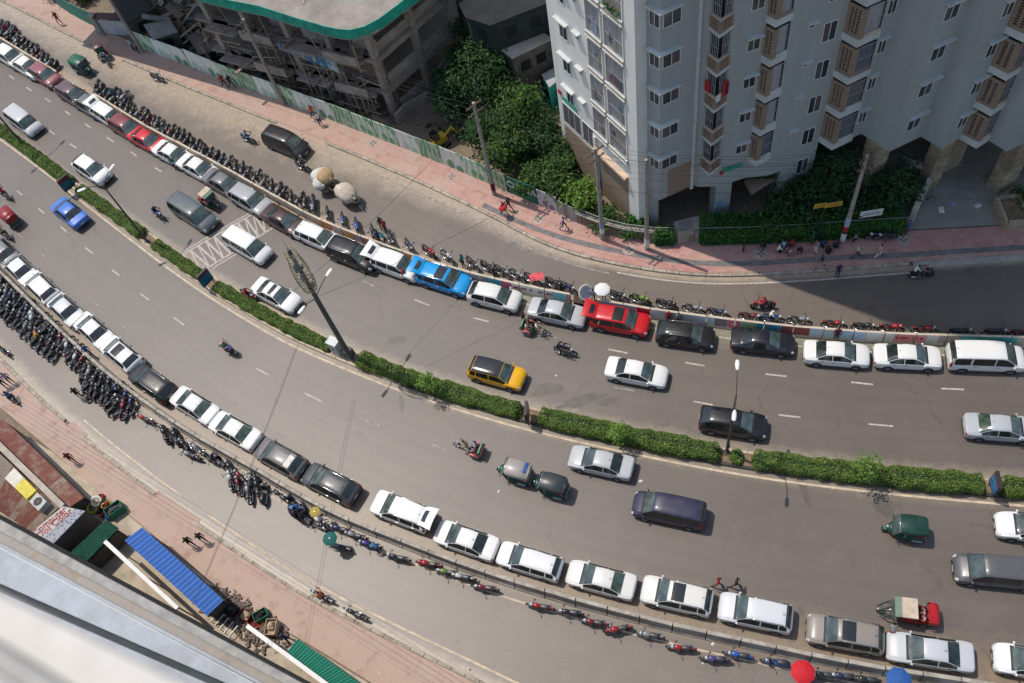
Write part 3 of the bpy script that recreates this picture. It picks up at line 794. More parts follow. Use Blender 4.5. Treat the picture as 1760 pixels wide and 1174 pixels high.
car('wagon', 547, 407, WHITE, 'white liftback beside the orange panels of the painted wall', spoiler=True, **U)
car('suv', 607, 437, (.012, .012, .014), 'glossy black suv with chrome roof rails in the upper parked row', rails=True, scale=(1.06, 1.03, 1.08), **U)
car('suv', 682, 455, WHITE, 'white suv with raised tailgate, person in red behind it', openback=True, **U)
car('suv', 763, 480, (.0, .27, .62), 'bright sky blue suv with raised tailgate and dark sunroof', openback=True, sunroof=True, rails=True, **U)
car('hatch', 850, 509, PEARL, 'white hatchback parked right of the sky blue suv', **U)
car('sedan', 958, 536, SILVER, 'silver grey sedan beside the gap in the painted wall', **U)
car('suv', 1066, 551, (.52, .008, .015), 'bright red suv with raised tailgate and dark sunroof', openback=True, sunroof=True, **U)
car('hatch', 1178, 575, (.014, .014, .014), 'black hatchback parked directly in front of the red suv', rails=True, **U)
car('sedan', 1311, 586, (.012, .013, .02), 'dark navy sedan in the upper parked row', **U)
car('sedan', 1438, 607, WHITE, 'white sedan parked just right of the dark navy sedan', **U)
car('sedan', 1560, 612, WHITE, 'white sedan parked between another white sedan and the white minivan', **U)
car('van', 1694, 614, WHITE, 'white minivan at the right end of the upper parked row', cat='van', scale=(1.08, 1.06, 1.0), **U)
# --- moving on the far carriageway
F = dict(cv=c_far, sgn=1)
car('van', 41, 208, (.5, .5, .5), 'silver minivan driving near the left edge of the far carriageway', cat='van', scale=(.95, 1, .95), **F)
car('hatch', 158, 291, WHITE, 'white compact car passing the double-armed street lamp', scale=(1, 1, 1.05), **F)
car('van', 332, 366, (.1, .115, .125), 'dark grey minivan driving up to the zebra crossing', cat='van', **F)
car('van', 425, 422, (.72, .72, .71), 'white minivan standing across the zebra crossing', cat='van', scale=(1, 1, .95), **F)
car('sedan', 474, 506, WHITE, 'white sedan with sunroof driving beside the tall mast', sunroof=True, **F)
car('suv', 854, 641, (.72, .36, .0), 'bright yellow crossover with black roof on the far carriageway', darkroof=True, scale=(.97, .98, .95), **F)
car('sedan', 1094, 639, WHITE, 'white sedan driving alone in the middle of the far carriageway', **F)
car('hatch', 1260, 726, (.008, .009, .013), 'black hatchback driving past the lamp post by the hedge', scale=(1.08, 1.02, 1.05), **F)
car('sedan', 1720, 734, (.42, .44, .46), 'silver sedan driving at the right edge above the hedge', rearg=True, **F)
# --- moving on the near carriageway, noses to the left
Nn = dict(cv=c_line, sgn=-1)
car('sedan', 118, 364, (.055, .17, .56), 'bright blue taxi sedan on the near carriageway', scale=(.95, 1, 1), **Nn)
car('sedan', 1033, 794, SILVER, 'silver sedan driving along the hedge in front of two dark three wheelers', **Nn)
car('van', 1150, 876, (.03, .03, .06), 'dark navy minivan on the near carriageway', cat='van', scale=(1.03, 1.03, 1), **Nn)
car('van', 1716, 982, (.09, .09, .095), 'dark grey minivan with chrome nose at the right edge', cat='van', scale=(1.08, 1.05, 1), **Nn)
car('sedan', 1779, 906, (.72, .72, .72), 'white car whose nose enters at the right edge above the dark grey minivan', **Nn)
# --- parked along the concrete barriers, noses to the left
Lw = dict(cv=c_bar, sgn=-1, group=G_LO)
car('sedan', 4, 432, (.2, .2, .21), 'grey sedan cut by the left edge at the top of the lower parked row', **Lw)
car('sedan', 33, 461, WHITE, 'white sedan leftmost of the whites in the lower parked row', **Lw)
car('hatch', 71, 494, WHITE, 'white hatchback with a motorcycle standing beside its bonnet', **Lw)
car('sedan', 111, 530, (.6, .61, .6), 'white sedan fourth from the left edge in the lower parked row', **Lw)
car('sedan', 160, 567, WHITE, 'white sedan just up the row from the one with a sunroof', **Lw)
car('hatch', 208, 608, WHITE, 'white hatchback with grey sunroof in the lower parked row', sunroof=True, **Lw)
car('suv', 262, 658, (.018, .018, .02), 'black suv with light grey roof in the lower parked row', rails=True, **Lw)
car('sedan', 334, 696, (.68, .68, .67), 'white sedan with emerald green rear glass, lower parked row', rearg=True, **Lw)
car('sedan', 403, 739, WHITE, 'white sedan with olive green rear glass, lower parked row', rearg=True, **Lw)
car('hatch', 482, 787, (.16, .145, .14), 'taupe grey hatchback with a white sheet on its roof', paper=True, rearg=False, **Lw)
car('hatch', 568, 831, (.06, .062, .066), 'dark grey hatchback at the gap in the lower parked row', rails=True, scale=(1.05, 1.02, 1), **Lw)
car('suv', 690, 878, WHITE, 'white suv with raised tailgate in the lower parked row', openback=True, rails=True, **Lw)
car('sedan', 801, 928, WHITE, 'white sedan parked right behind the white suv with raised tailgate', **Lw)
car('wagon', 910, 964, (.7, .7, .7), 'white estate car in the lower parked row, between two white sedans', **Lw)
car('sedan', 1033, 996, PEARL, 'pearl white sedan with greenish rear glass, lower parked row', rearg=True, **Lw)
car('suv', 1163, 1024, PEARL, 'pearl white suv with black sunroof in the lower parked row', sunroof=True, rails=True, **Lw)
car('suv', 1298, 1053, (.6, .61, .62), 'silver white suv in front of the taupe suv, lower parked row', rails=True, **Lw)
car('suv', 1452, 1090, (.25, .22, .19), 'taupe brown suv with narrow black sunroof', sunroof=True, rails=True, **Lw)
car('sedan', 1598, 1120, (.5, .51, .53), 'large silver sedan in the lower parked row', scale=(1.08, 1.04, 1), **Lw)
car('hatch', 1776, 1139, WHITE, 'white car cut by the right edge in the lower parked row', **Lw)
# black van on the far frontage road
car('van', 492, 246, (.02, .02, .022), 'black van driving on the far frontage road', cv=c_topkerb, sgn=1, cat='van', turn=0, scale=(.98, 1, 1.02))
# ------------------------------------------------------------------ dividers
def hgt(b, t):
    """height of the top of an upright whose foot and top show at these pixels"""
    g = G(*b); d = ray(*t); s = math.hypot(g.x, g.y) / math.hypot(d.x, d.y)
    return CAMH + d.z * s
def proj(p):
    v = Vector((p[0], p[1], p[2] - CAMH)); x, y, zz = right.dot(v), -up.dot(v), -back.dot(v)
    return CX + FPX * x / zz, CY + FPX * y / zz
M_bar = N('barrier concrete'); P = M_bar.pos()
M_bar.set(M_bar.mix(M_bar.ramp(M_bar.noise(P, 1.4, 6, 0.7), [(0.38, 0.0), (0.68, 1.0)]), (0.43, 0.39, 0.33), (0.22, 0.19, 0.16)), 0.9); M_bar.bump(M_bar.noise(P, 9, 4), 0.3, 0.02); M_bar = M_bar.m
M_walltop = mat('sandy divider concrete', (0.52, 0.44, 0.34), 0.9, 0.22, 1.3, bump=0.2)
def jersey(Ln, wall=False):
    b = MB(); pr = [(-.29, 0), (-.29, .09), (-.17, .30), (-.12, BH - .02), (-.10, BH), (.10, BH), (.12, BH - .02), (.17, .30), (.29, .09), (.29, 0)]
    if wall: pr = [(-.2, 0), (-.2, .12), (-.125, .2), (-.085, 1.19), (-.07, 1.2), (.07, 1.2), (.085, 1.19), (.125, .2), (.2, .12), (.2, 0)]
    h = Ln / 2; rows = [[(x, y, z) for y, z in pr] for x in (-h, -h + .03, h - .03, h)]
    b.grid(rows, flip=False); b.f.append(tuple(range(9, -1, -1))); b.m.append(0); k = 30; b.f.append(tuple(k + i for i in range(10))); b.m.append(0)
    for x in () if wall else (-h * .5, h * .5): b.box((x, 0, BH + .02), (.1, .03, .05))
    return b.mesh('barrier_block')
J = jersey(2.0); J.materials.append(M_bar)
J2 = jersey(2.0, True); J2.materials.append(M_walltop)
LOWSHORT = [(4, 'leftmost grey sedan'), (33, 'leftmost white sedan'), (71, 'second white car'), (111, 'third white car'), (160, 'fourth white car'), (208, 'white hatchback with sunroof'), (262, 'black suv'), (334, 'sedan with emerald glass'), (403, 'sedan with olive glass'), (482, 'taupe hatchback'), (568, 'dark grey hatchback'), (690, 'white suv with raised tailgate'), (801, 'next white sedan'), (910, 'white estate car'), (1033, 'pearl white sedan'), (1163, 'pearl suv with sunroof'), (1298, 'silver white suv'), (1452, 'taupe suv'), (1598, 'large silver sedan'), (1776, 'white car at the right edge')]
UPSHORT = [(-4, 'car at the left edge'), (17, 'far white hatchback'), (46, 'far white sedan'), (77, 'pinkish maroon hatchback'), (125, 'dark maroon car'), (153, 'far dark grey sedan'), (188, 'far white estate car'), (217, 'dull maroon hatchback'), (253, 'bright red sedan'), (298, 'first white sedan'), (342, 'second white sedan'), (385, 'dark grey sedan'), (431, 'silver grey suv'), (488, 'maroon brown sedan'), (547, 'white liftback'), (607, 'black suv'), (682, 'white suv with raised tailgate'), (763, 'sky blue suv'), (850, 'white hatchback'), (958, 'silver sedan'), (1066, 'red suv'), (1178, 'black hatchback'), (1311, 'navy sedan'), (1438, 'left white sedan'), (1560, 'right white sedan'), (1694, 'white minivan')]
def beside(px_, lst):
    k = min(lst, key=lambda t: abs(t[0] - px_)); d_ = px_ - k[0]
    return k[1], ('left part' if d_ < -12 else 'right part' if d_ > 12 else 'middle')
L_bar = lengths(c_bar); s = 0.4; kk = 0
while s < L_bar[-1]:
    p, d = at_len(c_bar, L_bar, s); s += 2.07
    if not inview(p, 40): continue
    px_ = proj((p.x, p.y, .8))[0]
    o = bpy.data.objects.new('barrier_block', J); COL.objects.link(o)
    o.location = (p.x, p.y, 0.005); o.rotation_euler = (0, 0, math.atan2(d.y, d.x) + random.uniform(-.018, .018))
    sh, hf = beside(px_, LOWSHORT)
    tag(o, 'weathered concrete barrier block beside the ' + hf + ' of the ' + sh, 'barrier', 'concrete barriers between parked cars and motorcycles')
# painted wall of the upper divider
def mural(name, c1, c2, sc=3.0, th=0.52):
    q = N(name); P = q.pos()
    v = q.n('ShaderNodeTexVoronoi'); v.inputs['Scale'].default_value = sc * 1.3; q.l(q.mapping(P, (1, 1, 1.7)), v.inputs['Vector'])
    f = q.ramp(q.math('ADD', q.math('MULTIPLY', v.outputs['Distance'], 0.9), q.math('MULTIPLY', q.noise(P, sc, 3), 0.6)), [(th - .04, 0.0), (th + .04, 1.0)])
    c = q.mix(f, [min(.8, x * 1.5) for x in c1], [min(.8, x * 1.5) for x in c2])
    q.set(q.mix(q.math('MULTIPLY', q.ramp(q.noise(P, 1.2, 5, .7), [(.5, 0.), (.75, 1.)]), .2), c, (.4, .34, .27)), 0.85)
    return q.m
SANDY = (.5, .43, .34)
PANELS = [(548, 574, (.33, .1, .06), (.45, .2, .1), 'brick red'), (574, 592, (.5, .42, .3), (.4, .3, .3), 'beige'), (592, 612, (.42, .13, .07), (.6, .3, .1), 'orange and red'), (612, 627, (.5, .46, .5), (.4, .3, .45), 'pale lilac'), (627, 652, (.36, .11, .06), (.45, .22, .12), 'rust red'),
 (655, 690, (.5, .47, .43), (.1, .16, .14), 'grey white with dark figures'), (690, 716, (.3, .13, .08), (.45, .3, .15), 'brown'), (720, 765, (.56, .52, .46), (.5, .06, .05), 'cream with red marks'), (765, 800, (.5, .46, .42), (.16, .14, .14), 'cream with a dark picture'), (800, 841, (.46, .46, .47), (.2, .2, .22), 'grey'),
 (842, 861, (.0, .2, .4), (.02, .3, .45), 'bright blue'), (862, 880, (.5, .16, .22), (.4, .1, .2), 'pink'), (881, 951, (.62, .56, .48), (.62, .56, .48), 'cream with a line of red lettering'), (952, 974, (.03, .34, .46), (.2, .5, .55), 'turquoise'), (975, 993, (.6, .56, .52), (.5, .2, .25), 'white with a pink drop'),
 (1035, 1094, (.52, .5, .47), (.2, .36, .5), 'grey white with a pale blue figure'), (1095, 1118, (.42, .015, .03), (.34, .01, .03), 'crimson'), (1119, 1170, (.5, .49, .48), (.42, .42, .43), 'plain pale grey'), (1170, 1228, (.48, .48, .47), (.4, .44, .48), 'mottled pale grey'), (1229, 1250, (.5, .49, .5), (.16, .1, .1), 'grey with a dark face'),
 (1251, 1272, (.56, .5, .48), (.5, .12, .16), 'white with pink dots'), (1273, 1299, (.03, .16, .12), (.3, .4, .2), 'dark green'), (1300, 1342, (.02, .26, .36), (.03, .2, .3), 'teal blue'), (1343, 1391, (.3, .015, .03), (.2, .05, .04), 'dark red'), (1392, 1440, (.5, .47, .43), (.35, .45, .48), 'grey white'), (1441, 1487, (.52, .48, .44), (.3, .42, .55), 'grey white with light blue strokes'),
 (1488, 1536, (.03, .34, .4), (.55, .5, .46), 'turquoise and white stripes'), (1537, 1589, (.54, .48, .44), (.55, .2, .2), 'cream with small coloured lettering'), (1591, 1612, (.5, .46, .42), (.44, .42, .4), 'bare cream'), (1614, 1644, (.12, .08, .07), (.3, .26, .24), 'dark brown'), (1650, 1746, (.02, .32, .46), (.05, .3, .25), 'sea blue')]
L_wall = lengths(c_wall); s = 0.3
GAPS = [(96, 158), (996, 1034)]
M_redink = mat('red lettering paint', (.45, .03, .03), .8, .2, 6)
blk = []
while s < L_wall[-1]:
    p, d = at_len(c_wall, L_wall, s); s += 2.07
    if not inview(p, 50): continue
    px_ = proj((p.x, p.y, .8))[0]
    if any(a < px_ < b for a, b in GAPS): continue
    blk.append((p, d, px_))
for i, (p, d, px_) in enumerate(blk):
    o = bpy.data.objects.new('barrier_block', J2); COL.objects.link(o)
    rz = math.atan2(d.y, d.x) + random.uniform(-.01, .01)
    o.location = (p.x, p.y, 0.005); o.rotation_euler = (0, 0, rz)
    hit = []
    for k, (a, b, c1, c2, nm) in enumerate(PANELS):
        # the panel's span on this block, measured along the wall
        pa = nearest_s(c_wall, L_wall, G(a, 0, .6) if False else p) 
        u0 = proj((p.x - d.x, p.y - d.y, .7))[0]; u1 = proj((p.x + d.x, p.y + d.y, .7))[0]
        lo = max(a, u0); hi = min(b, u1)
        if hi - lo < 0.12 * (u1 - u0): continue
        x0 = -0.985 + 1.97 * (lo - u0) / (u1 - u0); x1 = -0.985 + 1.97 * (hi - u0) / (u1 - u0)
        key = 'mural ' + nm
        m = MATS.get(key) or MATS.setdefault(key, mural(key, c1, c2, 2.5 + (k % 4)))
        q_ = MB(); e = .006
        q_.add([(x0, -.125 - e, .22), (x1, -.125 - e, .22), (x1, -.0865 - e, 1.16), (x0, -.0865 - e, 1.16), (x0, -.123, .22), (x1, -.123, .22), (x1, -.085, 1.16), (x0, -.085, 1.16)], [(0, 1, 2, 3), (4, 5, 1, 0), (7, 3, 2, 6), (0, 3, 7, 4), (1, 5, 6, 2)])
        po = obj('painted_panel', q_, m, o); hit.append(nm)
        if 'red lettering' in nm:
            t = MB(); rx = random.Random(i); xx = x0 + .06
            while xx < x1 - .1:
                ww = rx.uniform(.07, .15)
                if rx.random() > .15:
                    for z0, z1 in ((.66, .69),): t.box((xx + ww / 2, -.112, z0 + .2), (ww, .012, .04))
                    t.box((xx + ww * .75, -.118, .72), (.035, .012, .26)); t.box((xx + ww * .3, -.122, .66 + rx.uniform(-.05, .05)), (ww * .5, .012, .05)); t.box((xx + ww * .25, -.12, .76), (.035, .012, .15))
                xx += ww + .015
            obj('lettering', t, M_redink, po)
    if hit: tag(o, 'divider wall block painted ' + ' and '.join(sorted(set(hit), key=hit.index)[:2]), 'barrier', 'painted blocks of the upper divider wall')
    else: tag(o, 'plain divider wall block behind the ' + beside(px_, UPSHORT)[1] + ' of the ' + beside(px_, UPSHORT)[0], 'barrier', 'painted blocks of the upper divider wall')
# make the labels of painted blocks single each one out
from collections import defaultdict
_by = defaultdict(list)
for o in list(COL.objects):
    if o.get('group') == 'painted blocks of the upper divider wall' and 'block painted' in o['label']: _by[o['label']].append(o)
for lb, os_ in _by.items():
    if len(os_) > 1:
        os_.sort(key=lambda o: o.location.x)
        names = ['left one of its colour', 'right one of its colour'] if len(os_) == 2 else ['left one of its colour'] + ['middle one of its colour'] * (len(os_) - 2) + ['right one of its colour']
        for o, nm in zip(os_, names): o['label'] = lb + ', ' + nm

# ------------------------------------------------------------------ hedge in the median
def leaf_mat(name, cols, tr=0.25):
    q = N(name); oi = q.n('ShaderNodeNewGeometry').outputs['Random Per Island']
    q.set(q.ramp(oi, [(0.0, cols[0]), (0.45, cols[1]), (0.85, cols[2]), (1.0, cols[3] if len(cols) > 3 else cols[2])]), 0.55, spec=0.3)
    ts = q.n('ShaderNodeBsdfTranslucent'); q.l(q.p.inputs['Base Color'].links[0].from_socket, ts.inputs[0])
    mx = q.n('ShaderNodeMixShader'); mx.inputs[0].default_value = tr
    q.l(q.p.outputs[0], mx.inputs[1]); q.l(ts.outputs[0], mx.inputs[2]); q.l(mx.outputs[0], q.out.inputs[0])
    return q.m
M_hleaf = leaf_mat('hedge leaves', [(.055, .105, .02), (.11, .19, .035), (.2, .28, .06), (.3, .36, .1)])
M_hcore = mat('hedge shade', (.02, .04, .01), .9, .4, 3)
M_yleaf = leaf_mat('young tree leaves', [(.06, .14, .02), (.11, .21, .03), (.19, .3, .05)])
M_dleaf = leaf_mat('dark tree leaves', [(.012, .04, .014), (.022, .065, .02), (.04, .1, .025), (.07, .14, .03)])
M_mleaf = leaf_mat('mid tree leaves', [(.018, .05, .012), (.035, .09, .017), (.075, .15, .025), (.13, .21, .04)])
M_ivy = leaf_mat('ivy leaves', [(.012, .06, .01), (.025, .1, .015), (.05, .16, .02), (.09, .22, .03)])
M_bark = mat('bark', (.12, .09, .065), .95, .35, 5)
M_bark2 = mat('pale twig', (.28, .22, .16), .95, .3, 5)
def leaf(mb, p, n, size, rng, m=0, long=1.5):
    n = Vector(n); t = n.orthogonal().normalized(); b = n.cross(t); a = rng.uniform(0, 6.283)
    u = (t * math.cos(a) + b * math.sin(a)); v = n.cross(u); n = n.normalized()
    s0 = size * .5
    mb.add([p - u * s0 * long, p + v * s0 * .62 + n * s0 * .2, p + u * s0 * long - n * s0 * .15, p - v * s0 * .62 + n * s0 * .2], [(0, 1, 2, 3)], m)
c_mid = [a.lerp(b, .5) for a, b in zip(resample(c_far, n=400), resample(c_near, n=400))]
L_mid = lengths(c_mid)
def hedge(x0, y0, x1, y1, h, wd, label, seed, dens=800):
    rng = random.Random(seed)
    a = nearest_s(c_mid, L_mid, G(x0, y0)); b = nearest_s(c_mid, L_mid, G(x1, y1)); Ln = b - a
    o0, d0 = at_len(c_mid, L_mid, (a + b) / 2)
    root = thing('hedge', label, 'hedge', (o0.x, o0.y, .13), group='clipped hedges in the median')
    core = MB(); rows = []; n = max(4, int(Ln / .5)); lumps = [(rng.uniform(.74, 1.2), rng.uniform(.8, 1.15)) for _ in range(n + 1)]
    def lump(t):
        k = t * n; i = min(n - 1, int(k)); f = k - i
        return lumps[i][0] * (1 - f) + lumps[i + 1][0] * f, lumps[i][1] * (1 - f) + lumps[i + 1][1] * f
    def sec(t, ang):
        p, d = at_len(c_mid, L_mid, a + Ln * t); nn = Vector((-d.y, d.x, 0)); lh, lw = lump(t)
        e = min(1, min(t, 1 - t) * Ln / .35 + .25)
        cx_, cz_ = math.cos(ang), math.sin(ang); pw = .55
        x = math.copysign(abs(cx_) ** pw, cx_) * wd / 2 * lw * e; z = abs(cz_) ** pw * h * lh * e
        pt = p - o0 + nn * x; pt.z = z
        return pt, (nn * cx_ / wd * 2 + Vector((0, 0, cz_ / h + .15))).normalized()
    for i in range(n + 1):
        t = i / n; r = []
        for k in range(9):
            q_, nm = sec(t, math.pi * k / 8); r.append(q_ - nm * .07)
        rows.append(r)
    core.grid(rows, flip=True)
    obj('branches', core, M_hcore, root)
    fol = MB()
    for _ in range(int(Ln * dens)):
        t = rng.random(); ang = rng.uniform(-.04, math.pi + .04); p, nm = sec(t, ang)
        nm = (nm + Vector((rng.uniform(-.9, .9), rng.uniform(-.9, .9), rng.uniform(-.4, .9)))).normalized()
        leaf(fol, p + nm * rng.uniform(-.06, .07), nm, rng.uniform(.06, .125), rng)
    f = obj('foliage', fol, M_hleaf, root); f['kind'] = 'stuff'
    return root
hedge(-40, 212, 120, 326, .55, 1.05, 'low clipped hedge at the far left, before the red and blue light box', 1)
hedge(131, 333, 246, 412, .55, 1.05, 'low clipped hedge between the red and blue light box and the street lamp', 2)
hedge(262, 425, 354, 484, .55, 1.0, 'low clipped hedge beside the lower end of the zebra crossing', 3)
hedge(370, 495, 572, 605, .6, 1.05, 'low clipped hedge between the teal light box and the tall mast', 4)
hedge(615, 625, 893, 724, .8, 1.25, 'hedge between the tall mast and the dark red sign', 5)
hedge(924, 725, 1236, 795, .95, 1.35, 'hedge between the dark red sign and the lamp post', 6)
hedge(1252, 798, 1276, 801, .7, 1.1, 'small bush at the foot of the lamp post in the median', 7)
hedge(1290, 803, 1690, 845, 1.0, 1.35, 'long hedge between the lamp post and the blue sign', 8)
hedge(1714, 846, 1800, 852, .95, 1.35, 'hedge right of the blue sign, cut by the right edge', 9)
def sapling(x, y, h, r, label, seed):
    rng = random.Random(seed); p = G(x, y, .13); root = thing('young_tree', label, 'tree', p, group='young trees in the hedge')
    t = MB(); t.tube([(0, 0, 0), (.03, .02, h * .5), (.0, .05, h)], [.035, .025, .01], 6); tips = []
    for k in range(9):
        a = k * 2.4; z = h * (.45 + .06 * k); q_ = (math.cos(a) * r * .7, math.sin(a) * r * .7, z + .18); t.tube([(0.02, .02, z - .1), q_], [.014, .005], 4); tips.append(Vector(q_))
    tips.append(Vector((0, .05, h)))
    obj('trunk', t, M_bark, root); f = MB()
    for tp in tips:
        for _ in range(30):
            v = Vector((rng.gauss(0, 1), rng.gauss(0, 1), rng.gauss(0, .6))) * r * .26
            leaf(f, tp + v, (rng.uniform(-.6, .6), rng.uniform(-.6, .6), 1), rng.uniform(.1, .17), rng)
    f = obj('crown', f, M_yleaf, root); f['kind'] = 'stuff'
sapling(741, 679, 2.7, .6, 'spindly young tree growing out of the hedge right of the mast', 11)
sapling(1062, 765, 2.6, .62, 'young tree above the hedge near the silver sedan', 12)
sapling(1478, 825, 3.0, .75, 'bright green young tree in the long right hedge', 13)

# ------------------------------------------------------------------ lamps, mast and light boxes in the median
M_pole = mat('dark galvanised pole', (.075, .07, .065), .55, .25, 3, metal=.3)
M_lhead = mat('white lamp head', (.72, .72, .7), .4, .08, 3)
M_galv = mat('grey metal', (.3, .3, .29), .5, .2, 3, metal=.4)
def lamp(base, junction, heads, label, hz=None):
    b = G(*base, .13); zj = hgt(base, junction); root = thing('street_lamp', label, 'street lamp', b, group='double-armed street lamps')
    p = MB(); p.tube([(0, 0, 0), (0, 0, zj * .5), (0, 0, zj)], [.11, .085, .06], 10); p.box((0, 0, .05), (.4, .4, .1)); p.box((.11, 0, 1.0), (.06, .14, .4))
    obj('pole', p, M_pole, root)
    for hx in heads:
        e = (G(*hx, zj + .45) if not isinstance(hx, Vector) else hx) - b; e.z = zj + .45 - .13
        d = Vector((e.x, e.y, 0)); dn = d.normalized()
        a = MB(); pts = [Vector((0, 0, zj))]
        for k in range(1, 9):
            t = k / 8; pts.append(Vector((e.x * t * .92, e.y * t * .92, zj + (.45) * math.sin(t * math.pi * .55))))
        a.tube(pts, [.045 - .015 * k / 8 for k in range(9)], 6); arm = obj('arm', a, M_pole, root)
        hmb = MB(); rz = math.atan2(dn.y, dn.x); c = pts[-1]
        mt = Matrix.Rotation(rz, 3, 'Z')
        prof = [(-.1, .05, .03), (.02, .11, .05), (.3, .14, .06), (.55, .12, .045), (.62, .07, .02)]; rows = []
        for x, wd, ht in prof:
            rows.append([c + mt @ Vector((x, wd * math.cos(a_), ht * math.sin(a_) + .02)) for a_ in [2 * math.pi * k / 10 for k in range(11)]])
        hmb.grid(rows); obj('lamp_head', hmb, M_lhead, root, True)
    return root
lamp((253, 415), (178, 321), [(145, 327), (192, 292)], 'double-armed street lamp among the low hedges, left part of the picture')
lamp((600, 615), (549, 511), [(565, 472), (522, 531)], 'double-armed street lamp standing right beside the tall mast')
lamp((1249, 777), (1262, 680), [(1267, 632), (1262, 712)], 'double-armed street lamp beside the black hatchback')
b0 = G(41, 250, .13); lamp((41, 250), (-33, 165), [Vector((b0.x - 1.3, b0.y - 1.2, 0)), Vector((b0.x + 1.2, b0.y + 1.4, 0))], 'street lamp leaving the picture at the left edge')
# mast with a wire cage
bm = G(605, 618, .13); zt = hgt((605, 618), (486, 432)) - .13
root = thing('telecom_mast', 'tall mast with a wire cage round its antennas, standing in the median', 'mast', bm)
p = MB(); p.tube([(0, 0, 0), (0, 0, zt * .6), (0, 0, zt)], [.2, .16, .12], 12); obj('pole', p, mat('mast green grey', (.06, .075, .075), .5, .25, 2), root)
c = MB(); rng = random.Random(4); nr = 12; z0, z1 = zt * .67, zt * .985
def cg_r(t): return .42 + .2 * math.sin(math.pi * min(1, t * 1.15))
for i in range(nr + 1):
    t = i / nr; z = z0 + (z1 - z0) * t; r = cg_r(t) * (.5 if i == 0 else 1)
    c.tube([(r * math.cos(a), r * math.sin(a), z) for a in [2 * math.pi * k / 12 for k in range(13)]], .022, 4, caps=False)
for k in range(12):
    a = 2 * math.pi * k / 12; c.tube([(cg_r(t) * (.5 if t == 0 else 1) * math.cos(a + .25 * t * (1 if k % 2 else -1)), cg_r(t) * (.5 if t == 0 else 1) * math.sin(a + .25 * t * (1 if k % 2 else -1)), z0 + (z1 - z0) * t) for t in [i / 10 for i in range(11)]], .018, 4, caps=False)
for _ in range(26):
    t = rng.random(); a = rng.uniform(0, 6.28); b_ = a + rng.uniform(.6, 2.0); t2 = min(1, t + rng.uniform(.02, .14)); r = cg_r(t)
    c.tube([(r * math.cos(a), r * math.sin(a), z0 + (z1 - z0) * t), (cg_r(t2) * math.cos(b_), cg_r(t2) * math.sin(b_), z0 + (z1 - z0) * t2)], .013, 4, caps=False)
obj('wire_cage', c, mat('dull brass wire', (.27, .23, .12), .6, .3, 4), root)
for k, (t, a, sx, sz) in enumerate(((.12, .5, .2, .5), (.3, 2.6, .26, .45), (.38, 4.4, .2, .7), (.55, 1.0, .22, .4), (.62, 3.6, .2, .8), (.85, 5.2, .22, .7), (.88, 2.2, .22, .7))):
    e = MB(); e.box((.24 * math.cos(a), .24 * math.sin(a), z0 + (z1 - z0) * t), (sx, .14, sz), a); obj('antenna_panel', e, mat('antenna grey', (.2, .25, .28), .5, .3, 3), root)
e = MB(); e.tube([(0, 0, zt), (0, 0, zt + 1.3)], [.025, .008], 5); obj('spike', e, M_galv, root)
rzm = along(c_mid, G(590, 600))
pc = G(583, 606, .13); root = thing('equipment_cabinet', 'pale grey metal cabinet at the foot of the tall mast', 'cabinet', pc, rzm)
e = MB(); e.box((0, 0, .95), (.8, .62, 1.5)); obj('casing', e, mat('cabinet grey', (.42, .43, .41), .5, .2, 2), root)
e = MB(); e.box((0, 0, 1.74), (.92, .74, .08)); obj('roof', e, mat('cabinet lid', (.55, .56, .53), .5, .15, 2), root)
e = MB(); e.box((0, 0, .1), (1.0, .8, .2)); obj('plinth', e, M_conc, root)
for sg in (-1, 1):
    e = MB(); e.box((sg * .2, -.32, .95), (.36, .02, 1.35)); d_ = obj('door', e, MATS['cabinet grey'], root); e = MB(); e.box((sg * .06, -.34, .95), (.03, .03, .2)); obj('handle', e, M_trim, d_)
pc = G(602, 612, .13); root = thing('concrete_block', 'dark rough concrete housing between cabinet and mast', 'housing', pc, rzm)
e = MB(); e.box((0, 0, .5), (.7, .7, 1.0), top=.9); obj('casing', e, mat('dark rough concrete', (.12, .11, .1), .9, .3, 3, bump=.4), root); e = MB(); e.box((0, 0, .06), (1.1, .9, .12)); obj('plinth', e, M_conc, root)
def lightbox(x, y, c_main, c_top, rz_off, label, h=1.45, wd=1.15):
    p = G(x, y, .13); rz = along(c_mid, p) + rz_off; root = thing('light_box_sign', label, 'sign', p, rz, group='light box signs in the median')
    b = MB(); b.box((0, 0, .55 + h / 2), (.2, wd, h)); obj('box', b, mat('sign box dark', (.03, .025, .028), .5, .2, 3), root)
    for sg in (-1, 1):
        f = MB(); f.box((sg * .104, 0, .55 + h * .40), (.012, wd * .9, h * .62)); obj('panel', f, mat('sign ' + label[:14], c_main, .35, .4, 2.2), root)
        f = MB(); f.box((sg * .104, 0, .55 + h * .84), (.012, wd * .9, h * .22)); obj('header', f, mat('sign head ' + label[:14], c_top, .35, .4, 3), root)
        f = MB(); f.cyl((0, sg * wd * .36, 0), (0, sg * wd * .36, .58), .04); obj('leg', f, M_pole, root)
lightbox(126, 330, (.015, .09, .14), (.13, .012, .02), 0, 'dark red and teal light box sign in the hedge at left')
lightbox(363, 492, (.01, .11, .19), (.06, .02, .05), 0, 'teal light box sign in the hedge below the crossing')
lightbox(909, 722, (.1, .015, .02), (.02, .02, .025), .25, 'dark red sign standing in the median gap')
lightbox(1701, 844, (.06, .2, .38), (.13, .05, .07), .1, 'blue sign with brownish head in the hedge at right')
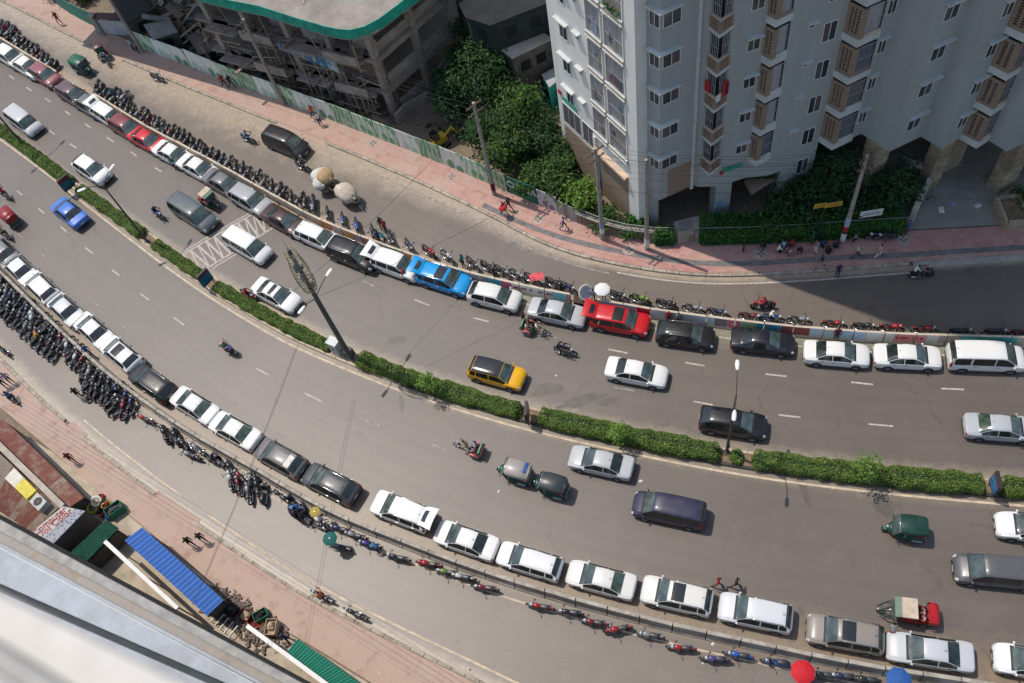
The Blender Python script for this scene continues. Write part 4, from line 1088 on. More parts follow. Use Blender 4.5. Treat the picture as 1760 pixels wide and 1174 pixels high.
# ------------------------------------------------------------------ people
SKIN = mat('skin', (.22, .115, .07), .6, .12, 9, local=True); HAIR = mat('black hair', (.012, .01, .009), .6, .2, 9, local=True); SHOE = mat('dark shoes', (.025, .02, .018), .7, .2, 9, local=True)
def pose(name):
    J = {}; R_ = {}
    def j(n, p, r): J[n] = Vector(p); R_[n] = r
    def sym(n, pl, pr, r): j(n + 'L', pl, r); j(n + 'R', pr, r)
    base = dict(pel=.92, lean=0.0)
    if name in ('stand', 'walk', 'bend', 'arms'):
        le = {'stand': 0, 'walk': .05, 'bend': .62, 'arms': .03}[name]
        def up_(z, y=0.0, x=0.0):   # lean about the pelvis
            dz = z - .92; return (x * math.cos(le) + dz * math.sin(le), y, .92 + dz * math.cos(le) - x * math.sin(le))
        j('pel', (0, 0, .92), (.125, .15)); j('spi', up_(1.12), (.105, .135)); j('che', up_(1.32), (.115, .165)); j('nec', up_(1.46), (.055, .055)); j('hea', up_(1.565, 0, .025), (.088, .078)); j('top', up_(1.665, 0, .005), (.062, .06))
        sym('sho', up_(1.39, .17), up_(1.39, -.17), (.06, .06))
        if name == 'walk': sym('elb', up_(1.13, .23, .12), up_(1.13, -.23, -.14), (.043, .043)); sym('wri', up_(.93, .22, .28), up_(.92, -.24, -.16), (.033, .033)); sym('han', up_(.85, .21, .33), up_(.83, -.24, -.15), (.036, .026))
        elif name == 'bend': sym('elb', up_(1.16, .22, .2), up_(1.16, -.22, .2), (.043, .043)); sym('wri', up_(1.05, .17, .42), up_(1.05, -.17, .42), (.033, .033)); sym('han', up_(1.02, .16, .5), up_(1.02, -.16, .5), (.036, .026))
        elif name == 'arms': sym('elb', up_(1.15, .25, .05), up_(1.2, -.24, .14), (.043, .043)); sym('wri', up_(1.08, .15, .24), up_(1.42, -.2, .24), (.033, .033)); sym('han', up_(1.1, .08, .3), up_(1.5, -.18, .25), (.036, .026))
        else: sym('elb', up_(1.12, .235, -.03), up_(1.12, -.235, -.03), (.043, .043)); sym('wri', up_(.89, .245, .05), up_(.89, -.245, .05), (.033, .033)); sym('han', up_(.80, .24, .08), up_(.80, -.24, .08), (.036, .026))
        if name == 'walk': sym('hip', (0, .085, .88), (0, -.085, .88), (.09, .09)); sym('kne', (.2, .09, .5), (-.06, -.09, .48), (.06, .06)); sym('ank', (.28, .09, .1), (-.36, -.09, .17), (.042, .042)); sym('toe', (.44, .1, .06), (-.24, -.1, .06), (.04, .035))
        else: sym('hip', (0, .085, .88), (0, -.085, .88), (.09, .09)); sym('kne', (.02, .1, .48), (.02, -.1, .48), (.06, .06)); sym('ank', (-.03, .11, .085), (-.03, -.11, .085), (.042, .042)); sym('toe', (.12, .13, .045), (.12, -.13, .045), (.04, .035))
    elif name == 'ride':
        j('pel', (-.12, 0, .88), (.125, .15)); j('spi', (-.08, 0, 1.07), (.105, .135)); j('che', (-.01, 0, 1.25), (.115, .165)); j('nec', (.05, 0, 1.39), (.055, .055)); j('hea', (.09, 0, 1.49), (.092, .085)); j('top', (.08, 0, 1.6), (.07, .07))
        sym('sho', (.02, .17, 1.32), (.02, -.17, 1.32), (.06, .06)); sym('elb', (.2, .27, 1.12), (.2, -.27, 1.12), (.043, .043)); sym('wri', (.4, .28, 1.06), (.4, -.28, 1.06), (.033, .033)); sym('han', (.47, .29, 1.06), (.47, -.29, 1.06), (.036, .03))
        sym('hip', (-.1, .1, .86), (-.1, -.1, .86), (.09, .09)); sym('kne', (.26, .2, .72), (.26, -.2, .72), (.06, .06)); sym('ank', (.05, .21, .36), (.05, -.21, .36), (.042, .042)); sym('toe', (.2, .22, .31), (.2, -.22, .31), (.04, .035))
    elif name == 'squat':
        j('pel', (-.12, 0, .26), (.13, .15)); j('spi', (-.06, 0, .45), (.11, .135)); j('che', (.04, 0, .62), (.115, .165)); j('nec', (.12, 0, .75), (.055, .055)); j('hea', (.17, 0, .84), (.088, .078)); j('top', (.17, 0, .945), (.062, .06))
        sym('sho', (.07, .17, .69), (.07, -.17, .69), (.06, .06)); sym('elb', (.25, .22, .5), (.25, -.22, .5), (.043, .043)); sym('wri', (.38, .1, .42), (.38, -.1, .42), (.033, .033)); sym('han', (.43, .05, .4), (.43, -.05, .4), (.036, .026))
        sym('hip', (-.1, .1, .25), (-.1, -.1, .25), (.09, .09)); sym('kne', (.26, .17, .46), (.26, -.17, .46), (.06, .06)); sym('ank', (.06, .14, .085), (.06, -.14, .085), (.042, .042)); sym('toe', (.22, .16, .045), (.22, -.16, .045), (.04, .035))
    elif name == 'sit':
        j('pel', (-.1, 0, .5), (.13, .15)); j('spi', (-.11, 0, .7), (.105, .135)); j('che', (-.09, 0, .9), (.115, .165)); j('nec', (-.05, 0, 1.04), (.055, .055)); j('hea', (-.02, 0, 1.145), (.088, .078)); j('top', (-.03, 0, 1.245), (.062, .06))
        sym('sho', (-.08, .17, .97), (-.08, -.17, .97), (.06, .06)); sym('elb', (.02, .24, .72), (.02, -.24, .72), (.043, .043)); sym('wri', (.2, .16, .62), (.2, -.16, .62), (.033, .033)); sym('han', (.27, .13, .6), (.27, -.13, .6), (.036, .026))
        sym('hip', (-.06, .1, .49), (-.06, -.1, .49), (.09, .09)); sym('kne', (.34, .12, .5), (.34, -.12, .5), (.06, .06)); sym('ank', (.32, .12, .09), (.32, -.12, .09), (.042, .042)); sym('toe', (.47, .13, .045), (.47, -.13, .045), (.04, .035))
    for sd, sg in (('L', 1), ('R', -1)):     # fingers and thumb
        h = J['han' + sd]; wv = (h - J['wri' + sd]).normalized(); sdv = wv.cross(Vector((0, 1, 0)) if abs(wv.y) < .8 else Vector((1, 0, 0))).normalized()
        for k, (o_1, ln) in enumerate(((-.027, .062), (-.009, .074), (.009, .07), (.027, .055))):
            j('f%d%s' % (k, sd), h + sdv * o_1 + wv * ln, (.0085, .0085))
        j('th' + sd, h - sdv * .05 + wv * .015, (.0095, .0095))
    E_ = [('pel', 'spi'), ('spi', 'che'), ('che', 'nec'), ('nec', 'hea'), ('hea', 'top')]
    for sd in 'LR':
        E_ += [('che', 'sho' + sd), ('sho' + sd, 'elb' + sd), ('elb' + sd, 'wri' + sd), ('wri' + sd, 'han' + sd), ('pel', 'hip' + sd), ('hip' + sd, 'kne' + sd), ('kne' + sd, 'ank' + sd), ('ank' + sd, 'toe' + sd), ('han' + sd, 'th' + sd)]
        E_ += [('han' + sd, 'f%d%s' % (k, sd)) for k in range(4)]
    return J, R_, E_
PMESH = {}
def person_mesh(name):
    if name in PMESH: return PMESH[name]
    J, R_, E_ = pose(name); names = list(J); idx = {n: i for i, n in enumerate(names)}
    me = bpy.data.meshes.new('body'); me.from_pydata([J[n] for n in names], [(idx[a], idx[b]) for a, b in E_], [])
    o = bpy.data.objects.new('tmp', me); COL.objects.link(o)
    sk = o.modifiers.new('skin', 'SKIN'); sk.use_smooth_shade = True; sk.branch_smoothing = .2
    for n in names:
        d = me.skin_vertices[0].data[idx[n]]; d.radius = R_[n]; d.use_root = (n == 'pel')
    ss = o.modifiers.new('ss', 'SUBSURF'); ss.levels = 1; ss.render_levels = 1
    dg = bpy.context.evaluated_depsgraph_get(); dg.update()
    ev = o.evaluated_get(dg); out = bpy.data.meshes.new_from_object(ev, depsgraph=dg)
    bpy.data.objects.remove(o); bpy.data.meshes.remove(me); out.name = 'person'
    hd = J['hea']; fw = Vector((1, 0, 0))
    def seg(p):
        best = (9, None)
        for a, b in E_:
            A_, B_ = J[a], J[b]; ab = B_ - A_; t = max(0, min(1, (p - A_).dot(ab) / max(1e-9, ab.length_squared))); d = (A_ + ab * t - p).length
            d -= .5 * (R_[a][0] * (1 - t) + R_[b][0] * t)
            if d < best[0]: best = (d, (a, b, t))
        return best[1]
    mi = []
    for f in out.polygons:
        a, b, t = seg(f.center); a3, b3 = a[:3], b[:3]
        if b3 in ('hea', 'top') or a3 == 'hea':
            rel = f.center - hd; m = 1 if (rel.z > .045 or (rel.x < .0 and rel.z > -.07)) else 0
        elif b3 == 'nec': m = 2 if t < .75 else 0
        elif b3 in ('spi', 'che', 'sho', 'elb'): m = 2 if not (b3 == 'elb' and t > .75) else 0
        elif a3 in ('elb', 'wri', 'han'): m = 0
        elif b3 == 'toe' or (b3 == 'ank' and t > .9): m = 4
        else: m = 3
        mi.append(m)
    out.materials.clear()
    for m in (SKIN, HAIR, mat('cloth grey', (.25, .25, .25), .85, .2, 6, local=True), mat('cloth dark', (.03, .03, .035), .85, .2, 6, local=True), SHOE): out.materials.append(m)
    out.polygons.foreach_set('material_index', mi)
    # nose, ears
    bm = bmesh.new(); bm.from_mesh(out)
    for dx, dy, dz, s_ in ((.088, 0, -.005, .02), (.0, .078, 0, .022), (.0, -.078, 0, .022)):
        r = bmesh.ops.create_icosphere(bm, subdivisions=1, radius=s_, matrix=Matrix.Translation(hd + Vector((dx, dy, dz))))
    bm.to_mesh(out); bm.free()
    PMESH[name] = out
    return out
CL = dict(red=(.42, .02, .025), white=(.66, .64, .6), black=(.014, .014, .016), blue=(.03, .09, .3), navy=(.015, .02, .06), teal=(.01, .2, .24), green=(.02, .16, .08), lgreen=(.38, .55, .3), pink=(.6, .35, .36), grey=(.2, .21, .22), lblue=(.3, .4, .55), orange=(.6, .13, .02), maroon=(.14, .015, .025), jeans=(.04, .06, .12), khaki=(.3, .23, .14), yellow=(.5, .35, .04), lilac=(.3, .27, .45), tan=(.4, .3, .2), dgrey=(.06, .06, .065), skyblue=(.1, .3, .55))
def cloth(c): return mat('cloth ' + c, CL[c], .85, .2, 6, local=True)
def person(x, y, ps, top, bot, label, rz=0.0, z=0.0, head=None, loc=None, group=None, scale=1.0):
    p = loc if loc is not None else G(x, y, z)
    o = bpy.data.objects.new('person', person_mesh(ps)); COL.objects.link(o)
    o.location = p; o.rotation_euler = (0, 0, rz); o.scale = (scale,) * 3
    for i, c in ((2, top), (3, bot)) + (((1, head),) if head else ()):
        o.material_slots[i].link = 'OBJECT'; o.material_slots[i].material = cloth(c)
    return tag(o, label, 'person', group)

# ------------------------------------------------------------------ motorcycles
M_mdark = mat('motorcycle black', (.02, .02, .021), .45, .3, 6, local=True)
M_eng = mat('engine metal', (.16, .16, .16), .45, .35, 9, metal=.5, local=True)
def seatm():
    return mat('seat vinyl', (.03, .03, .032), .38, .25, 8, local=True)
M_mpaint = M_paint
def ring_wheel(r, tr, n=18, k=6):
    t = MB(); mt = Matrix.Rotation(rad(90), 3, 'X')
    t.lathe([(r - tr + tr * math.cos(a), tr * .9 * math.sin(a)) for a in [2 * math.pi * i / k for i in range(k + 1)]], n, mt=mt)
    rm = MB(); rm.lathe([(r - 1.9 * tr, .035), (r - 1.6 * tr, .04), (r - 1.6 * tr, -.04), (r - 1.9 * tr, -.035), (r - 1.9 * tr, .035)], n, mt=mt)
    rm.lathe([(.02, .06), (.055, .05), (.055, -.05), (.02, -.06)], 8, mt=mt)
    for i in range(6):
        a = math.pi / 3 * i; rm.beam((.04 * math.cos(a), 0, .04 * math.sin(a)), ((r - 1.8 * tr) * math.cos(a), 0, (r - 1.8 * tr) * math.sin(a)), .025, .02)
    return t.mesh('wheel', True), rm.mesh('rim')
def loft_secs(secs, n=10):
    """secs: x, y half width, zlow, zhigh"""
    b = MB(); rows = []
    for x, w_, z0, z1 in secs:
        zc, hz = (z0 + z1) / 2, (z1 - z0) / 2
        rows.append([(x, w_ * math.copysign(abs(math.cos(a)) ** .7, math.cos(a)), zc + hz * math.copysign(abs(math.sin(a)) ** .7, math.sin(a))) for a in [2 * math.pi * k / n for k in range(n + 1)]])
    b.grid(rows, flip=True); b.f.append(tuple(range(n))); b.m.append(0); k0 = (len(secs) - 1) * (n + 1); b.f.append(tuple(k0 + i for i in range(n - 1, -1, -1))); b.m.append(0)
    return b
def build_moto(kind):
    root = thing('motorcycle' if kind != 'scooter' else 'scooter', None, None); R = .3 if kind != 'scooter' else .24; wb = .64
    tm, rm = ring_wheel(R, .05 if kind != 'sport' else .062)
    for x in (-wb, wb):
        w_ = obj('wheel', tm, M_tyre, root, True, loc=(x, 0, R)); obj('rim', rm, M_rim if kind != 'sport' else M_mdark, w_)
    def a(n, mb, m, sm=True): return obj(n, mb, m, root, sm)
    if kind != 'scooter':
        e = MB(); e.box((.02, 0, .38), (.36, .24, .3)); e.cyl((.1, -.13, .42), (.1, .13, .42), .12, n=10); e.beam((.02, 0, .5), (.18, 0, .66), .16, .14); a('engine', e, M_eng, False)
        f = MB(); f.tube([(-wb, -.1, R), (-.1, -.1, .38)], .025); f.tube([(-wb, .1, R), (-.1, .1, .38)], .025); f.tube([(.45, 0, .82), (.2, 0, .42), (-.1, 0, .3)], .028); f.tube([(.42, 0, .84), (0, 0, .68), (-.55, 0, .7)], .03)
        for s_ in (-1, 1): f.tube([(-wb, s_ * .13, R + .02), (-.42, s_ * .12, .68)], [.03, .022])
        a('frame', f, M_mdark)
        if kind == 'sport': a('fuel_tank', loft_secs([(-.08, .1, .68, .84), (.05, .15, .66, .92), (.22, .18, .66, .97), (.36, .17, .68, .95), (.46, .08, .72, .86)]), M_mpaint); a('fairing', loft_secs([(.3, .12, .4, .8), (.45, .16, .5, .95), (.62, .12, .72, 1.0), (.72, .06, .8, .94)]), M_mpaint)
        else: a('fuel_tank', loft_secs([(-.1, .08, .7, .8), (0, .13, .68, .88), (.18, .155, .68, .93), (.33, .15, .7, .92), (.43, .07, .75, .86)]), M_mpaint)
        a('seat', loft_secs([(-.68, .08, .76, .83), (-.5, .12, .74, .85), (-.25, .14, .72, .82), (-.1, .12, .7, .8), (-.02, .07, .7, .78)]), seatm())
        for s_ in (-1, 1): a('side_cover', loft_secs([(-.5, .02, .6, .72), (-.3, .03, .52, .72), (-.12, .02, .55, .7)]).mesh('side_cover', True) if False else _shift(loft_secs([(-.5, .02, .6, .72), (-.3, .03, .52, .72), (-.12, .02, .55, .7)]), 0, s_ * .12, 0), M_mpaint)
        a('tail', loft_secs([(-.86, .05, .72, .78), (-.72, .08, .7, .8), (-.5, .09, .66, .75)]), M_mpaint)
        g = MB(); g.grid([[(-wb + (R + .05) * math.cos(t), y, R + (R + .05) * math.sin(t)) for y in (-.07, 0, .07)] for t in [rad(d_) for d_ in (75, 100, 125, 150, 170)]]); a('mudguard', g, M_mdark)
    else:
        a('body', loft_secs([(-.85, .1, .5, .68), (-.7, .19, .34, .76), (-.4, .2, .26, .74), (-.1, .17, .22, .6), (.05, .14, .22, .34)]), M_mpaint)
        a('leg_shield', loft_secs([(.32, .2, .3, .5), (.4, .22, .28, .8), (.5, .15, .35, .98), (.58, .07, .5, .95)]), M_mpaint)
        f = MB(); f.box((.15, 0, .28), (.5, .34, .1)); a('floorboard', f, M_mdark, False)
        a('seat', loft_secs([(-.78, .1, .74, .82), (-.5, .16, .72, .84), (-.2, .14, .7, .8), (-.06, .08, .66, .76)]), seatm())
        f = MB(); f.box((-.4, 0, .3), (.4, .2, .2)); a('engine', f, M_eng, False)
    k = MB()
    for s_ in (-1, 1): k.tube([(wb, s_ * .09, R), (.42, s_ * .09, .86)], .024)
    k.box((.43, 0, .88), (.1, .24, .05)); a('fork', k, M_chrome)
    g = MB(); g.grid([[(wb + (R + .04) * math.cos(t), y, R + (R + .04) * math.sin(t)) for y in (-.06, 0, .06)] for t in [rad(d_) for d_ in (25, 55, 85, 115, 145)]]); a('mudguard', g, M_mdark)
    h = MB(); h.tube([(.27, -.36, 1.0), (.33, -.22, 1.04), (.4, -.06, .95), (.4, .06, .95), (.33, .22, 1.04), (.27, .36, 1.0)], .018)
    for s_ in (-1, 1): h.cyl((.26, s_ * .26, 1.02), (.26, s_ * .38, 1.0), .024); 
    hb = a('handlebar', h, M_mdark)
    for s_ in (-1, 1):
        m = MB(); m.tube([(.33, s_ * .22, 1.04), (.36, s_ * .3, 1.2)], .009, 5); m.ball((.36, s_ * .32, 1.22), (.015, .07, .045), 8, 5); obj('mirror', m, M_mdark, hb)
    l = MB(); l.ball((.52, 0, .88), (.09, .1, .09), 10, 6); a('headlight', l, M_lamp)
    l = MB(); l.box((-.88, 0, .73), (.04, .11, .07)); a('tail_light', l, M_tail, False)
    l = MB(); l.box((-.9, 0, .55), (.015, .18, .13)); a('number_plate', l, M_plate, False)
    e = MB(); e.tube([(.1, -.12, .4), (.12, -.15, .26), (-.2, -.17, .25), (-.75, -.19, .36)], [.022, .025, .04, .05], 8); a('exhaust', e, M_chrome)
    s_ = MB(); s_.tube([(-.05, .1, .28), (-.02, .28, .03)], .014, 5); a('side_stand', s_, M_mdark)
    return freeze(root)
def _shift(mb, x, y, z):
    mb.v = [(v[0] + x, v[1] + y, v[2] + z) for v in mb.v]; return mb
MOTO = {k: [build_moto(k), False] for k in ('commuter', 'sport', 'scooter')}
MC = dict(black=(.02, .02, .022, 1), red=(.3, .012, .016, 1), blue=(.02, .09, .36, 1), grey=(.22, .22, .23, 1), silver=(.42, .43, .44, 1), green=(.13, .22, .03, 1), maroon=(.16, .015, .02, 1), navy=(.02, .03, .1, 1), white=(.6, .6, .58, 1), purple=(.08, .05, .2, 1))
def moto(x, y, col, label, cv=None, turn=0.0, sgn=1, kind='commuter', group=None, z=.45, lean=7, rz=None, cat=None, loc=None):
    p = loc if loc is not None else G(x, y, z); p = Vector((p.x, p.y, .008 if z < 1 else z))
    if rz is None: rz = along(cv, p, sgn) + rad(turn)
    o = put_tree(MOTO[kind], p, rz, label, cat or ('scooter' if kind == 'scooter' else 'motorcycle'), group, MC[col])
    o.rotation_euler = (rad(-lean), 0, rz)
    return o
rngm = random.Random(21)
def mrow(path, spacing, turn, jit, label, group, cv, sgn=1, cols=('black', 'black', 'black', 'navy', 'grey', 'maroon', 'black', 'silver'), kinds=('commuter', 'commuter', 'sport', 'commuter', 'scooter'), lat=.22):
    pts = [Vector((G(x, y, .45).x, G(x, y, .45).y, 0)) for x, y in path]
    L = lengths(pts); s = 0.0; n = 0
    while s <= L[-1]:
        p, d = at_len(pts, L, s); s += spacing * rngm.uniform(.75, 1.5)
        p = p + Vector((-d.y, d.x, 0)) * rngm.uniform(-lat, lat)
        k = rngm.choice(kinds); c = rngm.choice(cols)
        sh, hf = beside(proj((p.x, p.y, .5))[0], UPSHORT if group == GU else LOWSHORT)
        lb_ = c + {'scooter': ' scooter', 'sport': ' sport motorcycle'}.get(k, ' motorcycle') + (' behind the wall at the ' if group == GU else ' below the barriers at the ') + hf.replace(' part', '') + ' of the ' + sh
        moto(0, 0, c, lb_, cv, turn + rngm.uniform(-jit, jit) * 1.7, sgn, k, group, loc=p, lean=rngm.uniform(4, 10)); n += 1
    return n
GU = 'motorcycles parked behind the painted divider wall'
GL = 'motorcycles parked along the concrete barriers'
A_ = 'motorcycle packed in the far left cluster behind the divider wall'
mrow([(-6, 50), (40, 76), (100, 119)], .62, -62, 12, A_, GU, c_wall)
mrow([(-4, 40), (26, 58)], .62, -62, 12, A_, GU, c_wall)
A_ = 'dark motorcycle in the tight far row behind the divider wall'
mrow([(163, 152), (210, 180), (262, 212), (340, 253), (400, 286)], .6, -64, 10, A_, GU, c_wall, cols=('black', 'black', 'black', 'navy', 'grey', 'black', 'red'))
mrow([(196, 160), (214, 172)], .6, -64, 10, A_, GU, c_wall)
A_ = 'motorcycle in the looser row behind the plain sandy wall blocks'
mrow([(404, 289), (455, 318), (520, 350), (545, 363)], .82, -58, 12, A_, GU, c_wall, cols=('black', 'black', 'grey', 'navy', 'black'))
UW = dict(cv=c_wall, sgn=1, group=GU)
for x, y, c, k, t, lb in ((536, 350, 'blue', 'scooter', -55, 'blue scooter right of the sack carts, behind the wall'), (562, 370, 'black', 'commuter', -50, 'black motorcycle behind the brick red wall panel'), (588, 380, 'blue', 'commuter', -50, 'blue motorcycle left of the man in a blue shirt'), (612, 389, 'blue', 'sport', -48, 'brighter blue sport motorcycle nearest the man in blue'), (640, 402, 'black', 'commuter', -48, 'black motorcycle with a white helmet beside it'), (672, 414, 'black', 'commuter', -40, 'black motorcycle right of the group in blue and red'),
    (703, 425, 'navy', 'commuter', -35, 'dark blue motorcycle between group of men and the red motorcycle'), (737, 434, 'red', 'sport', -20, 'red motorcycle behind the white suv with raised tailgate'), (768, 442, 'silver', 'commuter', -25, 'silver grey motorcycle behind the sky blue suv'), (812, 455, 'black', 'commuter', -28, 'black motorcycle beside the rider in turquoise'), (838, 461, 'black', 'sport', -25, 'black sport motorcycle behind the bright blue wall panel'), (862, 468, 'black', 'commuter', -22, 'black motorcycle behind the pink wall panel'), (888, 474, 'grey', 'commuter', -22, 'grey motorcycle left of the one under a pink cover'), (915, 481, 'maroon', 'commuter', -20, 'motorcycle half under a pink red cover'), (952, 489, 'black', 'sport', -20, 'black motorcycle behind the red lettering on the wall'), (976, 496, 'navy', 'commuter', -20, 'dark blue motorcycle left of the round tilted panel'),
    (1062, 510, 'black', 'commuter', -14, 'black motorcycle right of the white umbrella'), (1100, 516, 'green', 'sport', -12, 'black motorcycle with lime green tank'), (1146, 525, 'black', 'sport', -12, 'black motorcycle with a yellow green light stalk'), (1192, 533, 'grey', 'commuter', -10, 'dark grey motorcycle with white headlight, behind pale grey panels'), (1234, 540, 'navy', 'commuter', -10, 'navy motorcycle behind the white wall panel with dots'), (1290, 547, 'maroon', 'commuter', -8, 'dark motorcycle with red side, behind the teal panel'), (1374, 553, 'grey', 'commuter', -6, 'brownish black motorcycle behind the dark red panel'), (1434, 560, 'red', 'commuter', -5, 'black and red motorcycle behind the grey white panel'), (1486, 564, 'black', 'commuter', -5, 'black motorcycle with a silver helmet on it'), (1532, 566, 'red', 'sport', -4, 'red sport motorcycle right of the one with a helmet'), (1590, 569, 'red', 'commuter', -4, 'red tanked motorcycle in the building shade'), (1652, 573, 'black', 'commuter', -3, 'black motorcycle with tall mirrors behind the dark brown panel'), (1712, 574, 'black', 'commuter', -3, 'black motorcycle behind the sea blue panel'), (1757, 575, 'red', 'commuter', -3, 'red motorcycle cut by the right edge behind the wall')):
    moto(x, y, c, lb, turn=t, kind=k, **UW)
# lower rows
BW = dict(cv=c_bar, group=GL)
A_ = 'motorcycle packed two deep at the left edge along the barriers'
mrow([(-4, 486), (30, 520), (70, 556), (110, 590), (148, 628)], .52, 118, 14, A_, GL, c_bar)
mrow([(-8, 508), (22, 540), (56, 572), (100, 606)], .56, 115, 14, A_, GL, c_bar)
A_ = 'black motorcycle in the dense block below the black suv'
mrow([(150, 640), (178, 660), (212, 684), (232, 694)], .55, 112, 14, A_, GL, c_bar, cols=('black', 'black', 'black', 'navy', 'grey'))
mrow([(152, 656), (176, 676), (200, 700), (216, 708)], .58, 112, 14, A_, GL, c_bar, cols=('black', 'black', 'black', 'black', 'maroon'))
moto(250, 719, 'red', 'small red motorcycle alone between two motorcycle clusters', sgn=-1, turn=8, **BW)
A_ = 'motorcycle in the short row below the white sedan with emerald rear glass'
mrow([(288, 744), (316, 762), (348, 776), (372, 794)], 1.05, 158, 12, A_, GL, c_bar, cols=('black', 'grey', 'silver', 'black', 'navy'))
moto(328, 781, 'grey', 'grey motorcycle with red tail parked out in the road', sgn=-1, turn=8, **BW)
A_ = 'motorcycle in the jumbled cluster below the taupe hatchback'
mrow([(378, 798), (410, 815), (440, 833), (468, 852)], .78, 150, 18, A_, GL, c_bar, cols=('black', 'black', 'grey', 'maroon', 'black'))
mrow([(402, 824), (424, 842), (440, 852)], .8, 148, 16, A_, GL, c_bar)
A_ = 'motorcycle at the crowd beside the barriers, below the dark grey hatchback'
mrow([(480, 855), (505, 868), (530, 882), (556, 893)], .95, 150, 15, A_, GL, c_bar, cols=('black', 'white', 'navy', 'black'))
for x, y, c, k, t, lb in ((540, 898, 'white', 'scooter', 5, 'white scooter left of the green umbrella'), (583, 938, 'grey', 'commuter', 6, 'grey motorcycle under the green umbrella'), (585, 908, 'navy', 'commuter', 8, 'dark motorcycle between crowd and green umbrella, close to barriers'), (610, 919, 'grey', 'commuter', 6, 'grey motorcycle second right of the green umbrella'), (634, 934, 'purple', 'commuter', 6, 'purple black motorcycle beside a rider in blue'), (683, 957, 'black', 'commuter', 8, 'black motorcycle with grey seat, standing alone below the white sedan'), (737, 968, 'red', 'sport', 10, 'bright red motorcycle left of a lime tanked one'), (768, 982, 'green', 'commuter', 10, 'black motorcycle with lime tank in the lower row'), (794, 990, 'silver', 'commuter', 8, 'silver seated motorcycle right of the lime tanked one'), (833, 1009, 'maroon', 'commuter', 10, 'black and maroon motorcycle leaning below the white estate car'),
    (928, 1041, 'red', 'commuter', 6, 'red motorcycle below the pearl white sedan'), (978, 1051, 'black', 'commuter', 8, 'black motorcycle right of that red one, lower row'), (1020, 1068, 'maroon', 'commuter', 6, 'maroon and black motorcycle below the pearl suv'), (1061, 1080, 'red', 'sport', 24, 'red motorcycle turned outward from the barriers'), (1116, 1090, 'grey', 'commuter', 4, 'grey seated motorcycle with a loose front wheel, below the pearl suv'), (1170, 1112, 'red', 'commuter', 8, 'glossy red motorcycle below the silver white suv'), (1228, 1131, 'purple', 'commuter', 8, 'purple black motorcycle with pale seat, lower right'), (1268, 1124, 'blue', 'commuter', 2, 'black motorcycle with blue nose close to the barriers'), (1332, 1136, 'blue', 'scooter', 4, 'bright blue scooter left of the red umbrella'), (1412, 1158, 'black', 'commuter', 6, 'black motorcycle just right of the red umbrella'), (1446, 1160, 'navy', 'commuter', 4, 'dark motorcycle with a teal part, right of the red umbrella'), (1486, 1166, 'black', 'sport', 4, 'black motorcycle between the red and the blue umbrella'), (1590, 1178, 'black', 'commuter', 4, 'black motorcycle right of the blue umbrella at the bottom edge')):
    moto(x, y, c, lb, turn=t, sgn=-1, kind=k, **BW)
# ridden motorcycles and their riders
def ridden(x, y, cv, sgn, c, k, top, bot, head, what, who, turn=0, passenger=None, lean=0):
    o = moto(x, y, c, what, cv, turn, sgn, k, lean=lean); rz = o.rotation_euler.z
    dz = -.04 if k != 'scooter' else -.06
    f = Vector((math.cos(rz), math.sin(rz), 0))
    person(0, 0, 'ride', top, bot, who, rz, loc=o.location + f * -.08 + Vector((0, 0, dz)), head=head)
    if passenger: person(0, 0, 'ride', passenger[0], passenger[1], passenger[2], rz, loc=o.location + f * -.46 + Vector((0, 0, dz + .03)), head=passenger[3] if len(passenger) > 3 else None)
ridden(272, 368, c_far, 1, 'blue', 'commuter', 'black', 'dgrey', None, 'blue motorcycle riding past the dark grey minivan', 'rider in black on the blue motorcycle')
ridden(428, 508, c_far, 1, 'red', 'scooter', 'red', 'jeans', 'black', 'red scooter riding close to the hedge beside the white sedan', 'rider in red on the red scooter')
ridden(972, 603, c_far, 1, 'black', 'commuter', 'navy', 'jeans', 'black', 'black motorcycle carrying two people on the far carriageway', 'front rider of the two on the black motorcycle', passenger=('black', 'black', 'passenger in black behind the rider on the far carriageway'))
ridden(392, 600, c_line, -1, 'black', 'commuter', 'green', 'dgrey', 'red', 'black motorcycle carrying two people on the near carriageway', 'rider with a red helmet on the near carriageway', passenger=('lilac', 'dgrey', 'passenger in lilac on the near carriageway motorcycle'), turn=4)
ridden(8, 334, c_line, -1, 'maroon', 'commuter', 'red', 'dgrey', 'black', 'maroon motorcycle at the left edge on the near carriageway', 'rider in red at the left edge')
ridden(8, 402, c_line, -1, 'black', 'commuter', 'khaki', 'black', 'black', 'black motorcycle at the left edge by the parked cars', 'rider in brown at the left edge')
ridden(427, 238, c_topkerb, 1, 'blue', 'commuter', 'lblue', 'dgrey', None, 'blue motorcycle on the far frontage road left of the black van', 'rider in light blue on the far frontage road')
ridden(521, 286, c_topkerb, 1, 'black', 'commuter', 'grey', 'dgrey', 'black', 'black motorcycle on the frontage road beside the black van', 'rider in grey between the black van and the sack carts')
ridden(1311, 524, c_topkerb, -1, 'red', 'sport', 'red', 'black', 'red', 'red motorcycle riding left on the shaded frontage road', 'rider in red with red helmet on the frontage road')
ridden(1327, 548, c_wall, 1, 'blue', 'commuter', 'white', 'jeans', 'white', 'blue motorcycle with a rider in white behind the teal panel', 'rider in white sitting on the blue motorcycle')
ridden(1584, 470, c_topkerb, 1, 'black', 'sport', 'grey', 'dgrey', 'red', 'black motorcycle in the shade near the gate', 'rider with red helmet in the shade near the gate', passenger=('white', 'dgrey', 'passenger in white on the black motorcycle in the shade'))
ridden(553, 1025, c_lowk, -1, 'grey', 'commuter', 'orange', 'dgrey', None, 'motorcycle at the lower kerb with an orange-clad rider', 'rider in orange at the lower kerb')
moto(611, 1053, 'black', 'black motorcycle parked at the lower kerb right of the orange rider', c_lowk, 0, -1)
